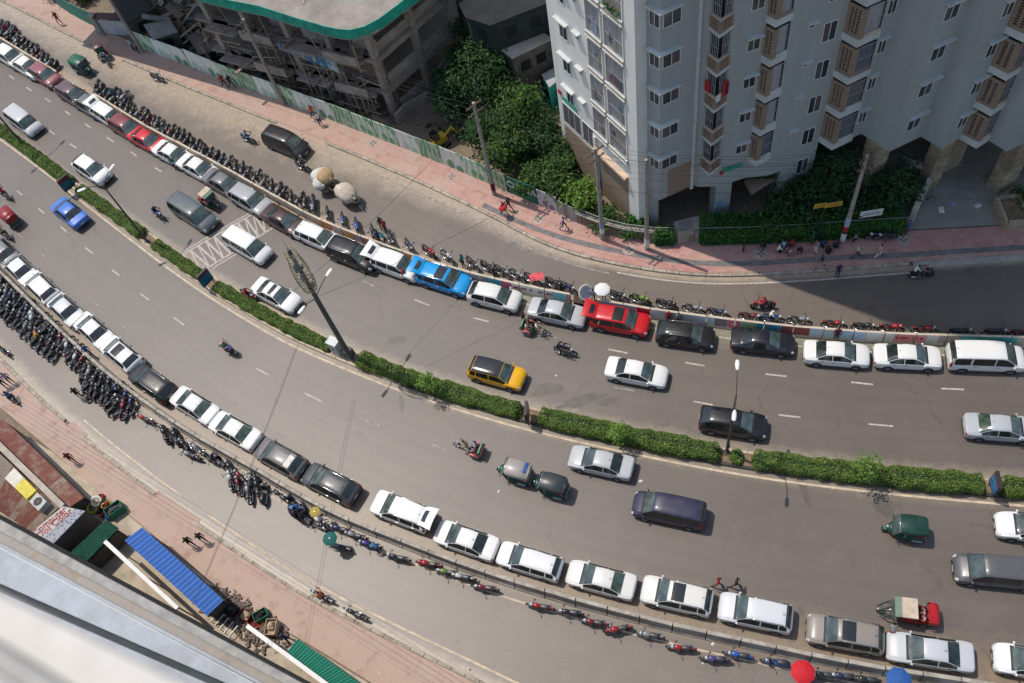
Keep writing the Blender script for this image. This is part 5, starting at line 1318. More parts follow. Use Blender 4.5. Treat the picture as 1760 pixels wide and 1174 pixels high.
ridden(20, 684, c_lowk, -1, 'black', 'commuter', 'blue', 'black', 'black', 'black motorcycle on the lower pavement at the left edge', 'rider in blue on the lower pavement')
moto(270, 134, 'black', 'motorcycle standing against the far kerb', c_topkerb, 4, 1)
moto(76, 478, 'black', 'black motorcycle beside the white hatchback of the lower row', c_bar, 0, -1, lean=4)
moto(5, 600, 'black', 'dark motorcycle near the lower kerb at the left edge', c_lowk, 0, -1)
moto(16, 738, 'maroon', 'red motorcycle in the drain strip beside the rusty roof', c_lowk, 0, -1)
moto(1520, 412, 'black', 'black motorcycle parked on the pavement by the ivy wall', c_fence, 0, -1, z=.16)
moto(1505, 410, 'black', 'second black motorcycle parked on the pavement by the ivy wall', c_fence, 5, -1, z=.16)
for o in COL.objects:
    if o.get('label', '').endswith('on the pavement by the ivy wall'): o.location.z = .17
# ------------------------------------------------------------------ apartment tower
V2 = lambda a: Vector((a[0], a[1], 0))
M_wwhite = N('white rendered wall'); P = M_wwhite.pos()
M_wwhite.set(M_wwhite.mix(M_wwhite.math('MULTIPLY', M_wwhite.ramp(M_wwhite.noise(M_wwhite.mapping(P, (1, 1, .14)), 1.1, 5, .65), [(.42, 0.), (.75, 1.)]), .38), (.70, .70, .66), (.46, .46, .43)), .85); M_wwhite = M_wwhite.m
M_wshade = N('shaded white wall'); P = M_wshade.pos()  # white wall greyed: the shade on these sides is put into the colour
gc = M_wshade.mix(M_wshade.math('MULTIPLY', M_wshade.ramp(M_wshade.noise(M_wshade.mapping(P, (1, 1, .12)), 1.3, 6, .7), [(.4, 0.), (.75, 1.)]), .4), (.335, .355, .345), (.24, .25, .24))
wz = M_wshade.sep(P)[2]
jn = M_wshade.math('LESS_THAN', M_wshade.math('FRACT', M_wshade.math('DIVIDE', M_wshade.math('SUBTRACT', wz, 6.55), 3.2)), .012)
M_wshade.set(M_wshade.mix(M_wshade.math('MULTIPLY', jn, .35), gc, (.25, .26, .26)), .85); M_wshade = M_wshade.m
M_slabw = mat('pale ledge paint', (.52, .54, .52), .8, .14, 1.4)
def brickmat(name, c1, c2, mo):
    q = N(name); P = q.pos(); br = q.n('ShaderNodeTexBrick'); s_ = q.sep(P); cb = q.n('ShaderNodeCombineXYZ')
    q.l(q.math('ADD', s_[0], q.math('MULTIPLY', s_[1], -.7)), cb.inputs[0]); q.l(s_[2], cb.inputs[1]); q.l(cb.outputs[0], br.inputs['Vector'])
    br.inputs['Scale'].default_value = 1; br.inputs['Brick Width'].default_value = .3; br.inputs['Row Height'].default_value = .12; br.inputs['Mortar Size'].default_value = .012
    br.inputs['Color1'].default_value = (*c1, 1); br.inputs['Color2'].default_value = (*c2, 1); br.inputs['Mortar'].default_value = (*mo, 1)
    q.set(q.mix(q.math('MULTIPLY', q.noise(P, 1.5, 5, .7), .35), br.outputs['Color'], [x * .5 for x in c1]), .9); q.bump(br.outputs['Fac'], .4, .01)
    return q.m
M_brick = brickmat('buff brown brick', (.30, .215, .15), (.24, .165, .115), (.34, .28, .22))
M_sill = mat('peach sill paint', (.56, .42, .31), .85, .2, 1.5)
M_frame = mat('white window frame', (.6, .62, .62), .5, .1, 5); M_hole = mat('dark void', (.012, .012, .013), .95, .2, 2)
M_wglass = glass_mat('window glass', (.03, .038, .04), .12); M_curt = mat('drawn curtains', (.1, .085, .085), .9, .4, 1.6, streak=True); M_pgl = mat('balcony interior', (.36, .36, .37), .9, .35, 1.1, streak=True)
M_grille = mat('grey window grille', (.4, .41, .42), .5, .2, 5)
T = thing('apartment_tower', 'pale grey apartment tower with zigzag walls and brick balconies', 'building', (20, 46, 0))
TO = Vector((20, 46, 0))
TOP = 54.0
P0, P1, P2, A1, B1 = (8.47, 52.97), (12.25, 43.3), (12.95, 43.45), (13.55, 42.45), (16.35, 43.1)
b1L, b1A, b1R, b2L, b2A, b2R, b3L, b3A, b3R = (16.7, 42.75), (17.1, 41.8), (18.15, 42.3), (20.3, 42.45), (20.7, 41.8), (21.85, 42.1), (25.7, 42.45), (26.3, 41.4), (28.6, 41.85)
F1, F1r, F2, F2r, b4A, b4R, F3, F3r, F4, F4r = (29.7, 39.6), (32.4, 40.2), (33.2, 38.7), (34.8, 39.15), (35.45, 38.05), (36.5, 38.35), (37.15, 37.0), (39.6, 37.5), (40.6, 35.2), (43.4, 35.8)
_m = (V2(b3R) - V2(b3A)).normalized(); b3M = (b3A[0] + _m.x * 1.6, b3A[1] + _m.y * 1.6)
def loc2(poly): return [(p[0] - TO.x, p[1] - TO.y) for p in poly]
def tp(name, mb, m, parent=None, smooth=False): return obj(name, mb, m, parent or T, smooth)
b = MB(); b.prism(loc2([P0, P1, P2, (13.6, 45.6), (14.5, 60), (10.4, 62)]), 0, TOP); W1 = tp('wall', b, [M_wwhite])
b = MB(); b.prism(loc2([(12.953, 43.453), A1, B1, b1L, b1R, b2L, b2R, b3L, (27, 60), (14.51, 60), (13.61, 45.6)]), 4.3, TOP); W2 = tp('wall', b, [M_wshade])
b = MB(); b.prism(loc2([(25.703, 42.45), b3M, b3R, (28.7, 41.8), F1, F1r, F2, F2r, b4R, F3, F3r, F4, F4r, (44.3, 34.3), (52, 36), (52, 60), (27.01, 60)]), 6.6, TOP); W3 = tp('wall', b, [M_wshade])
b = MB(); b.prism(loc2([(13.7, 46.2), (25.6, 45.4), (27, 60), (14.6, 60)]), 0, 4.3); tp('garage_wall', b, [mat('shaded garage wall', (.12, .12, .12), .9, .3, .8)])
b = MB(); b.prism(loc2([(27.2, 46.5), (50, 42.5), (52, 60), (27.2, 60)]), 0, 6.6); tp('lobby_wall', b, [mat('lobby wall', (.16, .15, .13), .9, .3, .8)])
for pl in ([(18.0, 42.42), (19.3, 42.55), (19.3, 43.6), (18.0, 43.6)], [(23.0, 42.25), (25.68, 42.5), (25.68, 45), (23.0, 45)], [(13.0, 43.6), (13.7, 43.2), (13.9, 44.0), (13.2, 44.2)]):
    b = MB(); b.prism(loc2(pl), 0, 4.3); tp('pier', b, M_wshade)
def frame_of(A_, B_):
    a = V2(A_); bb = V2(B_); d = (bb - a).normalized(); n = Vector((d.y, -d.x, 0))
    if n.dot(-a) < 0: n = -n              # face the street
    return a - TO, d, n
def wbox(mb, fr, s, z, w_, h, dep, out, m=0):
    """box on a wall: centre s along, z height, width, height, depth; its front face `out` in front of the wall"""
    a, d, n = fr; c = a + d * s + n * (out - dep / 2); c.z = z
    return mb.box(c, (w_, dep, h), mat=Matrix((d, n, Vector((0, 0, 1)))).transposed(), m=m)
rw = random.Random(5)
def window(fr, s, z, w_, h, parent, panes=2, hood=None, glass=None, bars=False):
    f = MB(); t = .05
    for sx in (-1, 1): wbox(f, fr, s + sx * (w_ / 2 - t / 2), z, t, h, .07, .05)
    for sz in (-1, 1): wbox(f, fr, s, z + sz * (h / 2 - t / 2), w_ - 2 * t - .002, t, .07, .05)
    for k in range(1, panes): wbox(f, fr, s - w_ / 2 + w_ * k / panes, z, .045, h - 2 * t - .002, .06, .045)
    if bars:
        n_ = int(w_ / .16)
        for k in range(1, n_): wbox(f, fr, s - w_ / 2 + w_ * k / n_, z, .018, h - 2 * t - .004, .02, .055)
    o = tp('window', f, M_frame, parent)
    for k in range(panes):
        g = MB(); pw = (w_ - 2 * t) / panes
        wbox(g, fr, s - w_ / 2 + t + pw * (k + .5), z, pw - .03, h - 2 * t - .01, .05, .022); obj('pane', g, glass or rw.choice([M_wglass, M_wglass, M_curt]), o)
    if hood:
        g = MB(); wbox(g, fr, s + hood[1], z + h / 2 + hood[2], hood[0], .1, .32, .32); obj('hood', g, M_slabw, o)
    return o
def grille(fr, s0, s1, z0, z1, parent, out=.03, step=.15, inner=M_pgl):
    g = MB(); n_ = int((s1 - s0) / step)
    for k in range(n_ + 1): wbox(g, fr, s0 + (s1 - s0) * k / n_, (z0 + z1) / 2, .022, z1 - z0, .022, out)
    for z in (z0 + .02, (z0 + z1) / 2, z1 - .02): wbox(g, fr, (s0 + s1) / 2, z, s1 - s0, .03, .018, out + .001)
    return obj('grille', g, M_grille, parent)
LV = [6.6 + 3.2 * k for k in range(7)]
# white west front: two columns of grilled balconies, small hooded windows
frW = frame_of(P1, P0)
for z in [7.4 + 3.2 * k for k in range(6)]:
    for s0, s1 in ((1.28, 3.28), (3.72, 5.28)):
        bal = MB(); zt_ = z + 2.45
        wbox(bal, frW, (s0 + s1) / 2, z + 1.22, s1 - s0, 2.44, .02, .012); o = tp('balcony', bal, rw.choice([M_pgl, M_pgl, mat('balcony interior warm', (.4, .32, .27), .9, .4, 1.2, streak=True)]))
        e = MB()
        wbox(e, frW, s0 - .05, z + 1.22, .1, 2.46, .3, .16); obj('jamb', e, M_wwhite, o)
        e = MB(); wbox(e, frW, s1 + .05, z + 1.22, .1, 2.46, .3, .16); obj('jamb', e, M_wwhite, o)
        e = MB(); wbox(e, frW, (s0 + s1) / 2, z - .17, s1 - s0 + .2, .3, .3, .22); obj('sill', e, M_sill, o)
        e = MB(); wbox(e, frW, (s0 + s1) / 2, z - .4, s1 - s0 + .24, .1, .34, .28); wbox(e, frW, (s0 + s1) / 2, z - .03, s1 - s0 + .24, .06, .34, .26); obj('ledge', e, M_slabw, o)
        grille(frW, s0 + .03, s1 - .03, z + .02, zt_, o, .14)
        if rw.random() < .8:
            for _ in range(rw.randint(2, 5)):
                e = MB(); wd = rw.uniform(.2, .45); wbox(e, frW, rw.uniform(s0 + .3, s1 - .3), z + rw.uniform(.4, 1.6), wd, rw.uniform(.3, .9), .03, .06 + rw.uniform(0, .03)); obj('hung_cloth', e, cloth(rw.choice(['white', 'maroon', 'grey', 'navy', 'tan', 'teal', 'lblue'])), o)
        elif rw.random() < .6:
            e = MB()
            for _ in range(50): leaf(e, frW[0] + frW[1] * rw.uniform(s0 + .2, s1 - .2) + frW[2] * rw.uniform(.1, .3) + Vector((0, 0, z + rw.uniform(.05, .6))), (0, 0, 1), .2, rw)
            q_ = obj('pot_plants', e, M_mleaf, o); q_['kind'] = 'stuff'
for z in [8.3 + 3.2 * k for k in range(6)]:
    window(frW, 8.46, z, .95, 1.35, T, 2, (1.55, .1, .25)); window(frW, 6.7, z + .7, .42, .5, T, 1, (.8, 0, .15))
# lower two storeys of the west front: glazed room above a slatted brick base
for s0, s1 in ((7.35, 9.75), (5.5, 7.1)):
    window(frW, (s0 + s1) / 2, 5.9, s1 - s0, 2.2, T, 3 if s1 - s0 > 2 else 2, None, M_curt)
e = MB(); wbox(e, frW, 7.6, 2.35, 4.4, 4.3, .06, .05); tp('brick_base', e, M_brick)
e = MB()
for k in range(24): wbox(e, frW, 7.6, .3 + k * .18, 4.3, .05, .04, .085)
q_ = tp('slats', e, mat('brown slats', (.2, .15, .11), .9, .25, 3)); 
e = MB(); wbox(e, frW, 3.2, 2.7, 3.9, 5.2, .06, .045); tp('brick_base', e, M_brick)
e = MB(); wbox(e, frW, 5.4, 3.3, .3, 6.6, .25, .2); tp('pilaster', e, M_wwhite)
e = MB(); wbox(e, frW, .62, 27, 1.22, 53.9, .12, .1); tp('pilaster', e, M_wwhite)
e = MB(); wbox(e, frW, 3.3, 5.4, 4.1, .22, .5, .45); tp('ledge', e, M_sill)
# corner bay with two-sided windows under pointed ledges
frL = frame_of(P2, A1); frR = frame_of(A1, B1)
for z in [6.0 + 3.2 * k for k in range(7)]:
    window(frL, .68, z + 2.34, .86, 1.3, T, 2); window(frR, .78, z + 2.34, 1.3, 1.3, T, 2)
    e = MB(); pts = [V2(P2) - TO + frL[2] * .0, V2(A1) - TO, V2(A1) - TO + frR[1] * 1.45]
    nl, nr = frL[2], frR[2]; tipo = V2(A1) - TO + (nl + nr).normalized() * .42
    poly = [V2(A1) - TO - frL[1] * .95, V2(A1) - TO - frL[1] * .95 + nl * .3, tipo, V2(A1) - TO + frR[1] * 1.4 + nr * .3, V2(A1) - TO + frR[1] * 1.4, V2(A1) - TO + (frR[1] - frL[1]) * .2]
    e.prism([(p.x, p.y) for p in poly], z + 3.02, z + 3.14); tp('window_ledge', e, M_slabw)
e = MB(); pl = V2(B1) - TO; wbox(e, frR, 2.74, 29, .26, 50, .14, .12); tp('pilaster', e, M_slabw)
e = MB(); wbox(e, frR, 1.75, 5.75, 2.1, 2.9, .05, .04); tp('brick_panel', e, M_brick)
# pointed balconies
def screen(fr, s0, s1, z0, z1, parent, cols, rows, name='brick_screen', out=.0, th=.11):
    """pierced brick screen: real bars round real holes"""
    g = MB(); w_ = s1 - s0; h = z1 - z0; mx, mz = w_ * .16, h * .1
    cw = (w_ - 2 * mx) / cols; rh = (h - 2 * mz) / rows
    wbox(g, fr, s0 + mx / 2, (z0 + z1) / 2, mx, h, th, out); wbox(g, fr, s1 - mx / 2, (z0 + z1) / 2, mx, h, th, out)
    wbox(g, fr, (s0 + s1) / 2, z0 + mz / 2, w_ - 2 * mx - .002, mz, th - .004, out); wbox(g, fr, (s0 + s1) / 2, z1 - mz / 2, w_ - 2 * mx - .002, mz, th - .004, out)
    for k in range(rows):
        zz = z0 + mz + rh * (k + .5)
        wbox(g, fr, (s0 + s1) / 2, zz - rh * .36, w_ - 2 * mx - .003, rh * .28, th - .01, out)
        for c_ in range(cols + 1): wbox(g, fr, s0 + mx + cw * c_, zz + rh * .14, cw * .42, rh * .72 - .004, th - .02, out - .004)
    return obj(name, g, M_brick, parent)
def pointed_balcony(Lp, Ap, Rp, z, style, hcol, hrow):
    frl = frame_of(Lp, Ap); frr = frame_of(Ap, Rp); ll = (V2(Ap) - V2(Lp)).length; lr = (V2(Rp) - V2(Ap)).length
    a = [V2(Lp) - TO, V2(Ap) - TO, V2(Rp) - TO]; ctr = (a[0] + a[1] + a[2]) / 3
    big = [a[0] + (a[0] - ctr) * .06, a[1] + (a[1] - ctr) * .22, a[2] + (a[2] - ctr) * .06]
    e = MB(); th = .2 if style == 'low' else .55
    e.prism([(p.x, p.y) for p in big], z - th / 2 - .08, z + th / 2 - .08); o = tp('balcony', e, M_slabw)
    room = MB(); frb = frame_of(Lp, Rp); lb = (V2(Rp) - V2(Lp)).length
    wbox(room, frb, lb / 2, z + 1.5, lb - .1, 2.4, .02, .015); obj('back_room', room, M_hole, o)
    if style == 'low':
        screen(frl, .04, ll - .02, z + .02, z + 1.0, o, 4, 3, 'parapet'); screen(frr, .05, lr - .04, z + .02, z + 1.0, o, 4, 3, 'parapet')
        cp = MB(); wbox(cp, frl, ll / 2, z + 1.05, ll + .06, .09, .17, .03); wbox(cp, frr, lr / 2, z + 1.05, lr, .088, .168, .03); obj('coping', cp, M_sill, o)
        grille(frr, .35, lr - .3, z + 1.1, z + 2.9, o, -.02, .12); grille(frl, .3, ll - .1, z + 1.1, z + 2.9, o, -.02, .14)
        for fr_, l_, s_ in ((frl, ll, .08), (frr, lr, lr - .1)):
            p_ = MB(); wbox(p_, fr_, s_, z + 2.0, .14, 1.8, .1, -.02); obj('post', p_, M_wshade, o)
    else:
        zt_ = z + 2.55
        screen(frl, .02, ll - .0, z + .2, zt_, o, hcol, hrow)
        p_ = MB(); wbox(p_, frr, .16, (z + .2 + zt_) / 2, .32, zt_ - z - .2, .1, .0); obj('brick_return', p_, M_brick, o)
        s_ = MB(); wbox(s_, frr, lr / 2 + .16, z + .32, lr - .34, .22, .12, .02); obj('sill', s_, rw.choice([M_sill, M_slabw, M_brick]), o)
        g_ = MB(); wbox(g_, frr, lr / 2 + .16, z + 1.5, lr - .36, 2.1, .02, -.08); obj('interior', g_, rw.choice([M_pgl, M_curt, mat('blue grey drape', (.06, .1, .14), .9, .4, 1.3, streak=True)]), o)
        grille(frr, .34, lr - .03, z + .44, zt_, o, -.02, .14)
    return o
for k in range(6):
    pointed_balcony(b1L, b1A, b1R, LV[k] + .1, 'low', 0, 0)
for k in range(6):
    pointed_balcony(b2L, b2A, b2R, LV[k] - .1, 'tall', 2, 9); pointed_balcony(b3L, b3A, b3M, LV[k] + .05, 'tall', 3, 9)
for k in range(6): pointed_balcony(F2r, b4A, b4R, LV[k] + .3, 'tall', 2, 10)
for k in range(4): pointed_balcony(F4r, (44.1, 34.3), (45.6, 34.8), LV[k] + .3, 'tall', 2, 10)
# red and white washing on the third-floor pointed balcony
fr = frame_of(b1A, b1R); frl = frame_of(b1L, b1A); zz = LV[2] + .1
for fr_, s_, z_, w_, h_, c_ in ((frl, .35, 1.75, .5, .95, 'red'), (fr, .75, 1.55, .42, 1.3, 'red'), (fr, .95, 1.4, .3, 1.1, 'maroon'), (fr, .18, 1.05, .4, .6, 'white')):
    e = MB(); wbox(e, fr_, s_, zz + z_, w_, h_, .03, .12); o = obj('washing', e, cloth(c_)); o.location = TO
    tag(o, ('red' if c_ in ('red', 'maroon') else 'white') + ' washing hung on the tower balcony, ' + {.35: 'left red piece', .75: 'long middle red piece', .95: 'dark red rightmost piece', .18: 'small pale piece'}[s_], 'laundry', 'washing on the balcony')
# windows of the flat walls
fr = frame_of(b1R, b2L)
for k in range(6): window(fr, 1.5, LV[k] + 2.0 + .05 - 1.2 + .4, .9, 1.0, T, 2, (1.15, 0, .2))
fr = frame_of(b2R, b3L)
for k in range(-1, 6):
    z = 6.6 + 3.2 * k
    window(fr, 2.87, z + .7, .98, 1.6, T, 2)
    if k >= 0: window(fr, 1.5, z + 1.35 + .35, .45, .4, T, 1, (.75, 0, .14))
fr = frame_of(F1, F1r)
for k in range(6): window(fr, 1.55, LV[k] + 2.05, 1.1, 1.15, T, 2, (1.7, .15, .3))
fr = frame_of(F2, F2r)
for k in range(6): window(fr, 1.15, LV[k] + 2.05, .85, 1.15, T, 2, (1.3, .1, .28))
fr = frame_of(F3, F3r)
for k in range(6): window(fr, 1.4, LV[k] + 2.05, 1.0, 1.15, T, 2, (1.5, .1, .28))
fr = frame_of(b3A, b3R)
for k in range(6): window(fr, 2.05, LV[k] + 2.0, .66, 1.25, T, 2, (.8, 0, .15))
# stone-clad piers under the fins, tile by tile
M_tile = mat('buff stone tile', (.36, .29, .2), .85, .28, 1.2); M_tile2 = mat('darker buff stone tile', (.28, .22, .15), .85, .28, 1.2)
def clad_pier(c, d, w_, dep, z1, nz):
    dx = Vector((d[0], d[1], 0)).normalized(); ny = Vector((dx.y, -dx.x, 0)); c = V2(c) - TO
    e = MB(); mt = Matrix((dx, ny, Vector((0, 0, 1)))).transposed(); e.box((c.x, c.y, z1 / 2), (w_ - .06, dep - .06, z1), mat=mt); o = tp('pier', e, mat('pier mortar', (.2, .17, .13), .9, .2, 2))
    hz = z1 / nz
    for k in range(nz):
        for sg, ln, nn, tt in ((1, w_, ny, dx), (-1, w_, ny, dx), (1, dep, dx, ny), (-1, dep, dx, ny)):
            off = (dep if nn is ny else w_) / 2
            q_ = MB(); cc = c + nn * sg * (off - .015); cc.z = hz * (k + .5)
            q_.box(cc, (ln - .03 - (.06 if nn is dx else 0), .05, hz - .03), mat=Matrix((tt, nn, Vector((0, 0, 1)))).transposed()); obj('tile', q_, rw.choice([M_tile, M_tile, M_tile2]), o)
clad_pier((30.0, 41.4), (1.0, .25), 1.3, 1.3, 6.6, 7); clad_pier((34.6, 40.4), (1, .25), 1.3, 1.0, 6.6, 7); clad_pier((39.6, 38.6), (1, .25), 1.5, 1.2, 6.6, 7); clad_pier((36.9, 42), (1, .25), 1.6, 1.4, 6.6, 7)
# banners and entrance canopy
e = MB(); wbox(e, frW, 8.6, 7.55, 1.9, .35, .03, .08); o = tp('name_banner', e, mat('green banner', (.03, .3, .2), .7, .3, 3)); e = MB(); wbox(e, frW, 9.9, 7.9, .4, .4, .05, .1); obj('red_mark', e, cloth('red'), o)
fr = frame_of(b1R, b2L); e = MB(); wbox(e, fr, .95, 6.05, 1.6, .42, .03, .08); o = tp('name_banner', e, MATS['green banner']); e = MB(); wbox(e, fr, .1, 5.85, .3, .3, .05, .1); obj('red_mark', e, cloth('red'), o)
can = MB(); can.prism([(p.x - TO.x, p.y - TO.y) for p in (G(1280, 308, 3.2), G(1292, 329, 3.2), G(1333, 304, 3.2), G(1326, 288, 3.2))], 2.75, 3.2); o = tp('entrance_canopy', can, M_brick)
e = MB()
for _ in range(620):
    p = G(rw.uniform(1282, 1330), rw.uniform(285, 308), 3.2) - TO; leaf(e, p + Vector((0, 0, rw.uniform(0, .7))), (rw.uniform(-.6, .6), rw.uniform(-.6, .6), 1), rw.uniform(.18, .3), rw)
q_ = obj('canopy_plants', e, M_ivy, o); q_['kind'] = 'stuff'
e = MB(); e.prism(loc2([(14.6, 41.0), (17.6, 41.0), (17.6, 42.2), (14.6, 42.2)]), 0.0, 1.5); tp('guard_booth', e, M_conc)
e = MB(); e.prism(loc2([(14.9, 41.2), (15.9, 41.2), (15.9, 42.0), (14.9, 42.0)]), 1.5, 1.56); tp('roof_sheet', e, M_galv)

# ------------------------------------------------------------------ forecourt, boundary walls
M_court = mat('forecourt concrete', (.27, .25, .215), .9, .22, .6)
fc = MB(); poly = [G(1535, 398), G(1760, 386), Vector((56, 33, 0)), Vector((58, 48, 0)), Vector((27, 47, 0)), G(1500, 330)]
fc.prism([(p.x, p.y) for p in poly], .0, .155); struct('forecourt', fc, M_court)
L_f = lengths(c_fence)
def fence_run(x0, x1, fn):
    """x range in the photograph -> list of (point, dir) metres along the fence line"""
    f_ = lambda X: nearest_s(c_fence, L_f, G(X, [y for x_, y in FENCE if x_ >= X][0] if X <= 1760 else 388))
    return f_(x0), f_(x1)
def px_on_fence(X):
    for (xa, ya), (xb, yb) in zip(FENCE, FENCE[1:]):
        if xa <= X <= xb: return G(X, ya + (yb - ya) * (X - xa) / (xb - xa))
    return G(X, 388)
def sf(X): return nearest_s(c_fence, L_f, px_on_fence(X))
# perforated garden wall
def garden_wall(x0, x1, label, pierced=True, h=1.25):
    s0, s1 = sf(x0), sf(x1); n = max(1, round((s1 - s0) / 2.6)); pm, _ = at_len(c_fence, L_f, (s0 + s1) / 2)
    root = thing('boundary_wall', label, 'wall', (pm.x, pm.y, 0), group='boundary walls of the tower')
    global TO
    keep = TO; TO = Vector((pm.x, pm.y, 0))
    for k in range(n):
        a, _ = at_len(c_fence, L_f, s0 + (s1 - s0) * k / n); c_, _ = at_len(c_fence, L_f, s0 + (s1 - s0) * (k + 1) / n)
        fr = frame_of(a, c_); ln = (c_ - a).length
        if pierced:
            q_ = screen(fr, .15, ln - .15, .2, h, root, 9, 5, 'pierced_panel', 0, .14)
            e = MB(); wbox(e, fr, ln / 2, .55, ln, .8, .02, -.16); obj('backing', e, M_hole, root)
        else:
            e = MB(); wbox(e, fr, ln / 2, h / 2 + .1, ln, h, .16, 0); obj('panel', e, M_brick, root)
        e = MB(); wbox(e, fr, .0, h / 2 + .08, .3, h + .16, .24, .05); obj('post', e, M_conc, root)
        e = MB(); wbox(e, fr, ln / 2, h + .06, ln - .31, .12, .3, .08); wbox(e, fr, ln / 2, .1, ln - .31, .2, .24, .04); obj('coping', e, M_conc, root)
        e = MB()
        for zz in (.35, .65): wbox(e, fr, ln / 2, h + zz, ln, .05, .05, -.05)
        wbox(e, fr, ln * .5, h + .38, .06, .62, .06, -.06); obj('railing', e, M_galv, root)
    TO = keep
    return root
garden_wall(990, 1123, 'pierced brick boundary wall at the bend of the pavement')
garden_wall(1124, 1196, 'pierced brick boundary wall with a hanging clump of creeper', h=1.2)
garden_wall(1197, 1555, 'boundary wall buried under green creeper', pierced=False, h=1.1)
def creeper(x0, x1, h, over, n, label, seed, m=None):
    rng = random.Random(seed); s0, s1 = sf(x0), sf(x1); pm, _ = at_len(c_fence, L_f, (s0 + s1) / 2)
    root = thing('creeper', label, 'plant', (pm.x, pm.y, .16), group='creeper on the boundary wall'); e = MB()
    for _ in range(n):
        p, d = at_len(c_fence, L_f, rng.uniform(s0, s1)); nn = Vector((-d.y, d.x, 0)); t = rng.random()
        if t < .55: q_ = p - nn * (.12 + .3 * math.sin(rng.random() * 1.5) ** 2); q_.z = rng.uniform(.05, h)
        else: q_ = p + nn * rng.uniform(-.3, over); q_.z = h + rng.uniform(-.15, .25)
        leaf(e, q_ - pm, (-nn * rng.uniform(.2, 1) + Vector((rng.uniform(-.5, .5), rng.uniform(-.5, .5), rng.uniform(0, 1)))).normalized(), rng.uniform(.14, .26), rng, long=1.9)
    q_ = obj('foliage', e, m or M_ivy, root); q_['kind'] = 'stuff'
    e = MB(); 
    for k in range(8):
        p, d = at_len(c_fence, L_f, s0 + (s1 - s0) * (k + .5) / 8); q_ = p - pm; nn = Vector((-d.y, d.x, 0)); e.tube([q_ - nn * .1, q_ - nn * .12 + Vector((0, 0, h * .5)), q_ + Vector((0, 0, h))], .02, 5)
    obj('stem', e, M_bark, root)
creeper(1202, 1548, 1.3, 1.6, 9000, 'bright green creeper mass over the shaded boundary wall', 31)
creeper(1126, 1158, 1.2, .5, 900, 'hanging clump of creeper on the pierced brick wall', 32)
# ------------------------------------------------------------------ hoarding of the building site
def poster(name, c1, c2, c3, sc):
    q = N(name); P = q.n('ShaderNodeTexCoord').outputs['Object']
    v = q.n('ShaderNodeTexVoronoi'); v.inputs['Scale'].default_value = sc; q.l(q.mapping(P, (1, 1, .7)), v.inputs['Vector'])
    w_ = q.n('ShaderNodeTexWave'); w_.inputs['Scale'].default_value = sc * .45; w_.inputs['Distortion'].default_value = 5; w_.inputs['Detail'].default_value = 3; q.l(P, w_.inputs['Vector'])
    c = q.mix(q.ramp(w_.outputs['Fac'], [(.45, 0.), (.55, 1.)]), c1, c2); c = q.mix(q.ramp(v.outputs['Distance'], [(.3, 1.), (.36, 0.)]), c, c3)
    q.set(q.mix(q.math('MULTIPLY', q.noise(P, 2.5, 5, .7), .14), c, (.42, .4, .33)), .7); return q.m
PG = [poster('poster pale green', (.62, .7, .55), (.38, .55, .38), (.14, .34, .17), 1.1), poster('poster white', (.74, .77, .74), (.62, .7, .62), (.42, .58, .43), .9), poster('poster leaf green', (.1, .28, .13), (.3, .46, .3), (.45, .5, .36), 1.4), poster('poster mixed', (.62, .68, .52), (.7, .73, .7), (.14, .3, .17), .8)]
M_teal = mat('teal hoarding sheet', (.015, .2, .15), .6, .35, 1.2, streak=True); M_hgreen = mat('dark green hoarding paint', (.02, .16, .09), .7, .3, 1.2); M_graf = poster('whitewashed graffiti', (.52, .5, .53), (.5, .5, .5), (.2, .16, .2), 1.2)
M_steel = mat('rusty steel', (.1, .075, .06), .7, .35, 4)
def text_mesh(txt, size, depth=.01):
    cu = bpy.data.curves.new('t', 'FONT'); cu.body = txt; cu.size = size; cu.extrude = depth; cu.align_x = 'CENTER'; cu.align_y = 'CENTER'
    o = bpy.data.objects.new('t', cu); COL.objects.link(o); dg = bpy.context.evaluated_depsgraph_get(); me = bpy.data.meshes.new_from_object(o.evaluated_get(dg)); bpy.data.objects.remove(o); me.materials.clear(); return me
